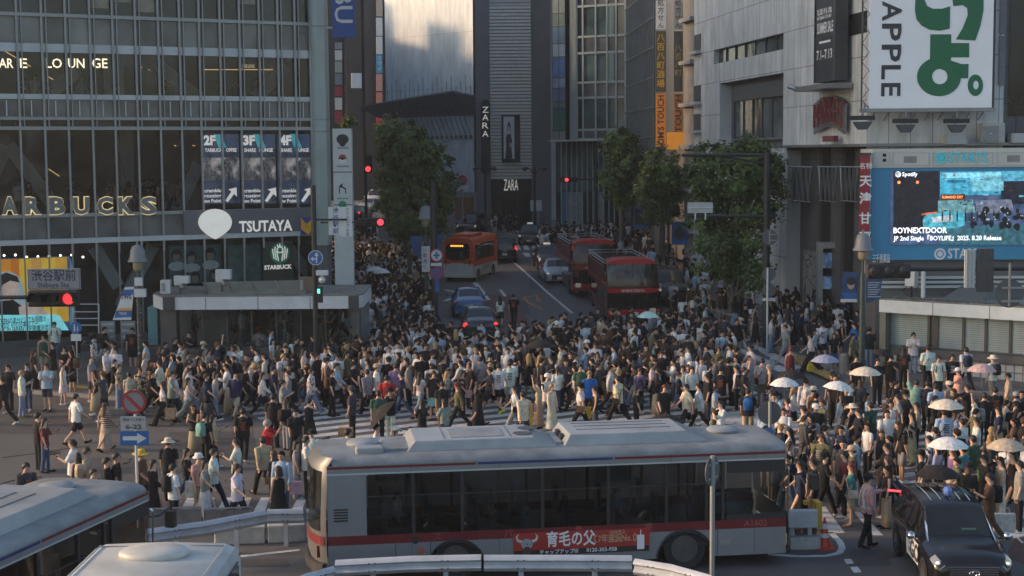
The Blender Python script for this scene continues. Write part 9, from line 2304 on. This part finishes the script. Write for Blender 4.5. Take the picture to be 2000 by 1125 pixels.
w_beam([at(1240,1091,29.3),at(1310,1102,28.8),at(1390,1124,28.0)],'white guardrail along the bottom edge, right bending section')
w_beam([at(560,1135,28.8),at(600,1120,29.2),at(652,1106,29.6)],'white guardrail bottom edge, far left bending section')
g0,g1,g2 = G(420,1062),G(519,1058),G(596,1054)
concrete((g0.x,g0.y,0),(g1.x,g1.y,0),.4,.42,'dirty white concrete kerb block under the left guardrail'); concrete((g1.x + .05,g1.y,0),(g2.x,g2.y,0),.4,.42,'white concrete kerb block nearest the bus tail')
for x0,x1,lab in ((285,392,'grey metal fence panel next to the left bus front'),(398,490,'grey metal fence panel in the middle of left guardrail')):
 a,b = at(x0,998,35.6),at(x1,994,35.8); F = Fr(a.xy,b.xy); t = thing('fence_panel',lab,'fence',Vector((a.x,a.y,0)))
 m = MB(); F.box(m,0,F.L,.12,a.z,-.02,.02); m.build('panel',mat('fence_grey',(.15,.145,.14),.7,.2,var=.3,scale=3),t)
 m = MB(); m.tube([F.P(0,0),F.P(0,a.z + .04),F.P(F.L,a.z + .04),F.P(F.L,0)],.03,6); m.build('frame',M_ALU,t)
g = G(1570,1068); F = facing(g,RAD(2)); bs_ = lambda x,y: F.px(x,y)
a,b = bs_(1538,1068),bs_(1598,1044); o = concrete(F.P(a[0],0,0),F.P(b[0],0,0),.6,b[1],'short white concrete block beside the traffic cone')
t = thing('barricade','white and yellow roadside barricade board at the bus nose','barricade',F.P((a[0] + b[0]) / 2,b[1],0))
p0,p1 = bs_(1534,1028),bs_(1594,992); m = MB(); F.box(m,p0[0],p1[0],p0[1],p1[1],.05,.22); m.build('board',M_RAIL,t,bevel=.03)
m = MB(); F.box(m,p0[0] + .1,p0[0] + .2,b[1] - .02,p0[1] + .1,-.2,.04); F.box(m,p1[0] - .2,p1[0] - .1,b[1] - .02,p0[1] + .1,-.2,.04); F.box(m,p0[0],p1[0],b[1] + .15,b[1] + .19,-.2,.0); m.build('legs',M_RAIL,t)
m = MB(); F.box(m,p1[0] - .02,p1[0] + .12,p0[1] - .05,p1[1] + .14,-.3,.1); F.box(m,p0[0] + .5,p1[0] - .1,p1[1] + .01,p1[1] + .1,-.4,-.25); m.build('yellow_pad',mat('pad_yellow',(.50,.30,.03),.6,var=.2),t)
m = MB()
for k in range(3): F.box(m,p0[0] + .25 + k * .18,p0[0] + .38 + k * .18,b[1] + .02,b[1] + .24,-.15,0)
m.build('weights',mat('weight_brown',(.10,.05,.045),.7),t)
g = G(1610,1070); t = thing('traffic_cone','orange and white traffic cone beside the concrete block','traffic cone',g)
cn = lambda z_: .165 - .20 * z_ + .0
for z0,z1,mm,nm in ((.03,.26,'o','cone_band'),(.26,.36,'w','white_band'),(.36,.46,'o','cone_band'),(.46,.58,'w','white_band'),(.58,.72,'o','cone_tip')):
 m = MB(); m.tube([g + Vector((0,0,z0)),g + Vector((0,0,z1))],[cn(z0),cn(z1)],18); m.build(nm,mat('cone_orange',(.50,.055,.025),.5) if mm == 'o' else M_SWHT,t)
m = MB(); m.box(g.x - .21,g.x + .21,g.y - .21,g.y + .21,g.z,g.z + .035); m.build('base',MATS['cone_orange'],t)
P = next(q for q in PEOPLE if q['px'] == 1695); gp = P['loc']; P['ex'] = ['reflective vest and red baton']
J = joints('t',False); Rg = Matrix.Translation(gp) @ Matrix.Rotation(P['o'].rotation_euler.z,4,'Z') @ Matrix.Scale(P['o'].scale.z,4); q0 = Rg @ (J['hal'] + J['fol'] * .05); q1 = q0 + Vector((.50,-.16,-.02)); m = MB(); m.tube([q0,q1],.026,8); t = thing('signal_baton','glowing red signal baton held out by the traffic guard','baton',q0); m.build('tube',mat('baton_red',(.6,.03,.03),.3,emit=.9,ecol=(1,.08,.10)),t)
m = MB(); m.tube([q0 - (q1 - q0) * .25,q0],.022,8); m.build('grip',M_BLACK,t)
c = J['chest']; m = MB()
for s in (-1,1): m.tube([Vector((s * .17,-.13,c.z - .30)),Vector((s * .09,-.145,c.z)),Vector((s * .09,-.10,c.z + .14)),Vector((s * .085,.0,c.z + .185)),Vector((s * .09,.10,c.z + .12)),Vector((s * .1,.145,c.z - .05)),Vector((s * .17,.13,c.z - .3))],.026,5)
m.loft([ering(z_,.205,.152,14) for z_ in (c.z - .33,c.z - .26)],cap=False)
vm = m.data('reflective_vest',mat('vest_reflective',(.45,.45,.43),.4),smooth=50); vo = bpy.data.objects.new('reflective_vest',vm); vo.parent = P['o']; C.objects.link(vo)
for x,y0,y1,lab in ((1649,690,730,'short stone bollard in front of the green lamp'),(1472,622,662,'stone bollard by the foot of the signal mast')):
 g = G(x,y1); zt = at(x,y0,g.y).z; t = MB(); t.tube([g,Vector((g.x,g.y,zt - .08)),Vector((g.x,g.y,zt))],[.2,.2,.12],14); tag(t.build('bollard',mat('bollard_stone',(.22,.19,.17),.8,var=.2),None,loc=g,smooth=40),lab,'bollard')
for x0,y0,x1,y1,lab in ((1345,628,1470,668,'low grey roadside fence below the right trees'),(1230,530,1290,570,'low grey roadside fence farther up under trees'),(860,470,900,455,'white roadside fence by the far crossing')):
 a,b = G(x0,y0),G(x1,y1); t = thing('roadside_fence',lab,'fence',a); m = MB()
 for h in (.45,.85): m.tube([a + Vector((0,0,h + .1)),b + Vector((0,0,h + .1))],.035,6)
 m.build('rail',M_POLG,t); m = MB()
 n_ = 5
 for k in range(n_): p = a + (b - a) * (k / (n_ - 1)); m = MB(); m.tube([p,p + Vector((0,0,1.0))],.045,6); m.build('post',M_POLG,t)
for x,lab in ((1047,'white pedestrian information board near far pavement crowd'),):
 Fb = facing(at(1040,400,128)); t = thing('information_board',lab,'sign',Vector((Fb.o.x,128,gz(128)))); a,b = Fb.px(1036,412),Fb.px(1058,391); m = MB(); Fb.box(m,a[0],b[0],a[1],b[1],-.1,0); m.build('board',M_SWHT,t); post(t,Fb.P(.5,gz(128),-.05),Fb.P(.5,a[1],-.05),.05,M_POLG)
Fb = facing(at(903,355,133)); t = thing('road_sign','round red stop style sign with notice above the far hoarding','road sign',Vector((Fb.o.x,133,gz(133)))); z_ = Fb.px(903,352)[1]; m = MB(); disc(m,(0,z_),.45,Fb,-.05,0); m.build('disc',M_SRED,t); m = MB(); disc(m,(0,z_),.22,Fb,.001,.01); m.build('centre',M_SBACK,t); m = MB(); Fb.box(m,-.5,.6,z_ - .85,z_ - .45,-.05,0); m.build('plate',M_SWHT,t); post(t,Fb.P(0,gz(133),-.1),Fb.P(0,z_,-.1),.06,M_POLG)
# trees
def mat_leaf(name,c0,c1):
 m,t,p = _base(name); N,L = t.nodes,t.links
 a = N.new('ShaderNodeVertexColor'); a.layer_name = 'leaf_tone'
 mx = N.new('ShaderNodeMix'); mx.data_type = 'RGBA'; L.new(a.outputs[0],mx.inputs[0]); mx.inputs[6].default_value = (*c0,1); mx.inputs[7].default_value = (*c1,1)
 L.new(mx.outputs[2],p.inputs['Base Color']); p.inputs['Roughness'].default_value = .55; p.inputs['Specular IOR Level'].default_value = .35
 tr = N.new('ShaderNodeBsdfTranslucent'); L.new(mx.outputs[2],tr.inputs[0]); ms = N.new('ShaderNodeMixShader'); ms.inputs[0].default_value = .25; L.new(p.outputs[0],ms.inputs[1]); L.new(tr.outputs[0],ms.inputs[2]); L.new(ms.outputs[0],N['Material Output'].inputs['Surface'])
 return m
M_LEAF = mat_leaf('plane_leaves',(.048,.082,.028),(.155,.235,.062)); M_BARK = mat('bark',(.085,.075,.06),.9,var=.4,scale=6,bump=.6)
def tree(label,yd,blobs,base_px,seed,leaf=.16,dens=1.0,kind='street_tree'):
 """blobs: (px, py, rx_px, ry_px) lobes of the crown in the photo; real depth comes with each lobe"""
 r = random.Random(seed); k = yd / F_PX; g = G(*base_px) if base_px[1] else None
 bp_ = at(base_px[0],base_px[1],yd); base = Vector((bp_.x,yd,gz(yd)))
 t = thing(kind,label,'tree',base); M_ = []
 V,Fc,T = [],[],[]; limbs = MB(); ctr = at(blobs[0][0],blobs[0][1],yd)
 limbs.tube([base,base + Vector((.05,0,(ctr.z - base.z) * .45)),base + (ctr - base) * .8],[.24,.17,.09],9)
 for bx_,by_,rx,ry in blobs:
  c = at(bx_,by_,yd + r.uniform(-.6,.6)); a,b = rx * k,ry * k; dep = (a + b) * .5
  fork = base + (ctr - base) * r.uniform(.4,.6); limbs.tube([fork,(fork + c) / 2 + Vector((r.uniform(-.2,.2),r.uniform(-.2,.2),.1)),c],[.10,.06,.025],6)
  nc = int(26 * dens * max(.5,a * b))
  for _ in range(nc):
   th,ph = r.uniform(0,2 * PI),math.acos(r.uniform(-1,1)); rad = r.random() ** .35
   d = Vector((math.sin(ph) * math.cos(th),math.sin(ph) * math.sin(th),math.cos(ph)))
   cc = c + Vector((d.x * a,d.y * dep,d.z * b)) * rad; cr = r.uniform(.22,.5) * (1.0 if rad < .9 else .75); tone0 = r.uniform(0,.75)
   for _ in range(48):
    q = cc + Vector((r.gauss(0,1),r.gauss(0,1),r.gauss(0,.8))) * cr * .55
    nrm = (d + Vector((r.uniform(-1,1),r.uniform(-1,1),r.uniform(-.3,1.2)))).normalized(); u = nrm.orthogonal().normalized(); u = Matrix.Rotation(r.uniform(0,2 * PI),3,nrm) @ u; v = nrm.cross(u); s = leaf * r.uniform(.4,.9)
    o = len(V); V += [(q + u * s)[:],(q + v * s * .62)[:],(q - u * s * .8)[:],(q - v * s * .62)[:]]; Fc.append((o,o + 1,o + 2,o + 3)); T.append(min(1,max(0,tone0 + r.uniform(-.2,.3))))
 me = bpy.data.meshes.new('crown'); inv = local(t).inverted(); me.from_pydata([(inv @ Vector(v))[:] for v in V],[],Fc)
 ca = me.color_attributes.new('leaf_tone','FLOAT_COLOR','CORNER'); buf = []
 for q in T: buf += [q,q,q,1] * 4
 ca.data.foreach_set('color',buf); me.materials.append(M_LEAF)
 o = bpy.data.objects.new('crown',me); o.parent = t; C.objects.link(o)
 limbs.build('trunk',M_BARK,t,smooth=60)
 return t
tree('big dark round street tree beside the shrouded building',97,[(795,300,55,65),(770,265,40,40),(830,320,50,55),(860,370,34,50),(790,390,55,65),(845,420,40,40),(765,340,32,60)],(812,520),1,leaf=.20)
tree('smaller low street tree below the big round one',90,[(790,440,42,32),(835,440,30,30)],(800,560),9,leaf=.17)
tree('rounded lighter street tree in front of the green tower',108,[(1212,300,36,50),(1205,275,24,26),(1230,330,28,42),(1200,350,28,40),(1222,385,24,26)],(1214,480),2,leaf=.22)
tree('street tree between the rounded one and the signal arm',97,[(1292,330,40,46),(1275,370,34,42),(1315,360,30,46),(1290,410,36,34)],(1292,500),3,leaf=.20)
tree('leafy tree crossed by the signal arm before the white building',74,[(1440,340,80,58),(1370,350,34,50),(1505,350,28,60),(1380,440,40,50),(1400,310,42,36),(1480,330,46,48),(1390,390,40,50),(1450,420,58,55),(1500,390,30,55),(1420,470,50,44),(1470,290,36,26)],(1440,600),4,leaf=.165)
tree('low bushy tree under the signal mast beside the road',70,[(1430,530,46,40),(1390,495,40,44),(1465,495,40,46),(1480,540,24,30)],(1430,640),5,leaf=.15)
tree('small tree top showing behind the pylon sign',100,[(676,238,12,10)],(676,420),6,leaf=.18)
relabel()
hz = MB(); hz.box(-420,420,-70,920,-1.5,62); ho = hz.build('added_haze',M_BLACK); ho['kind'] = 'stuff'; ho.data.materials.clear()  # thin volume added to lift the dark tones for a faded look
hm = bpy.data.materials.new('added_haze'); hm.use_nodes = True; hn = hm.node_tree; hn.nodes.clear(); hv = hn.nodes.new('ShaderNodeVolumePrincipled'); hv.inputs['Color'].default_value = (.86,.88,.9,1); hv.inputs['Density'].default_value = .0004; hv.inputs['Anisotropy'].default_value = .3
hn.links.new(hv.outputs[0],hn.nodes.new('ShaderNodeOutputMaterial').inputs['Volume']); ho.data.materials.append(hm)
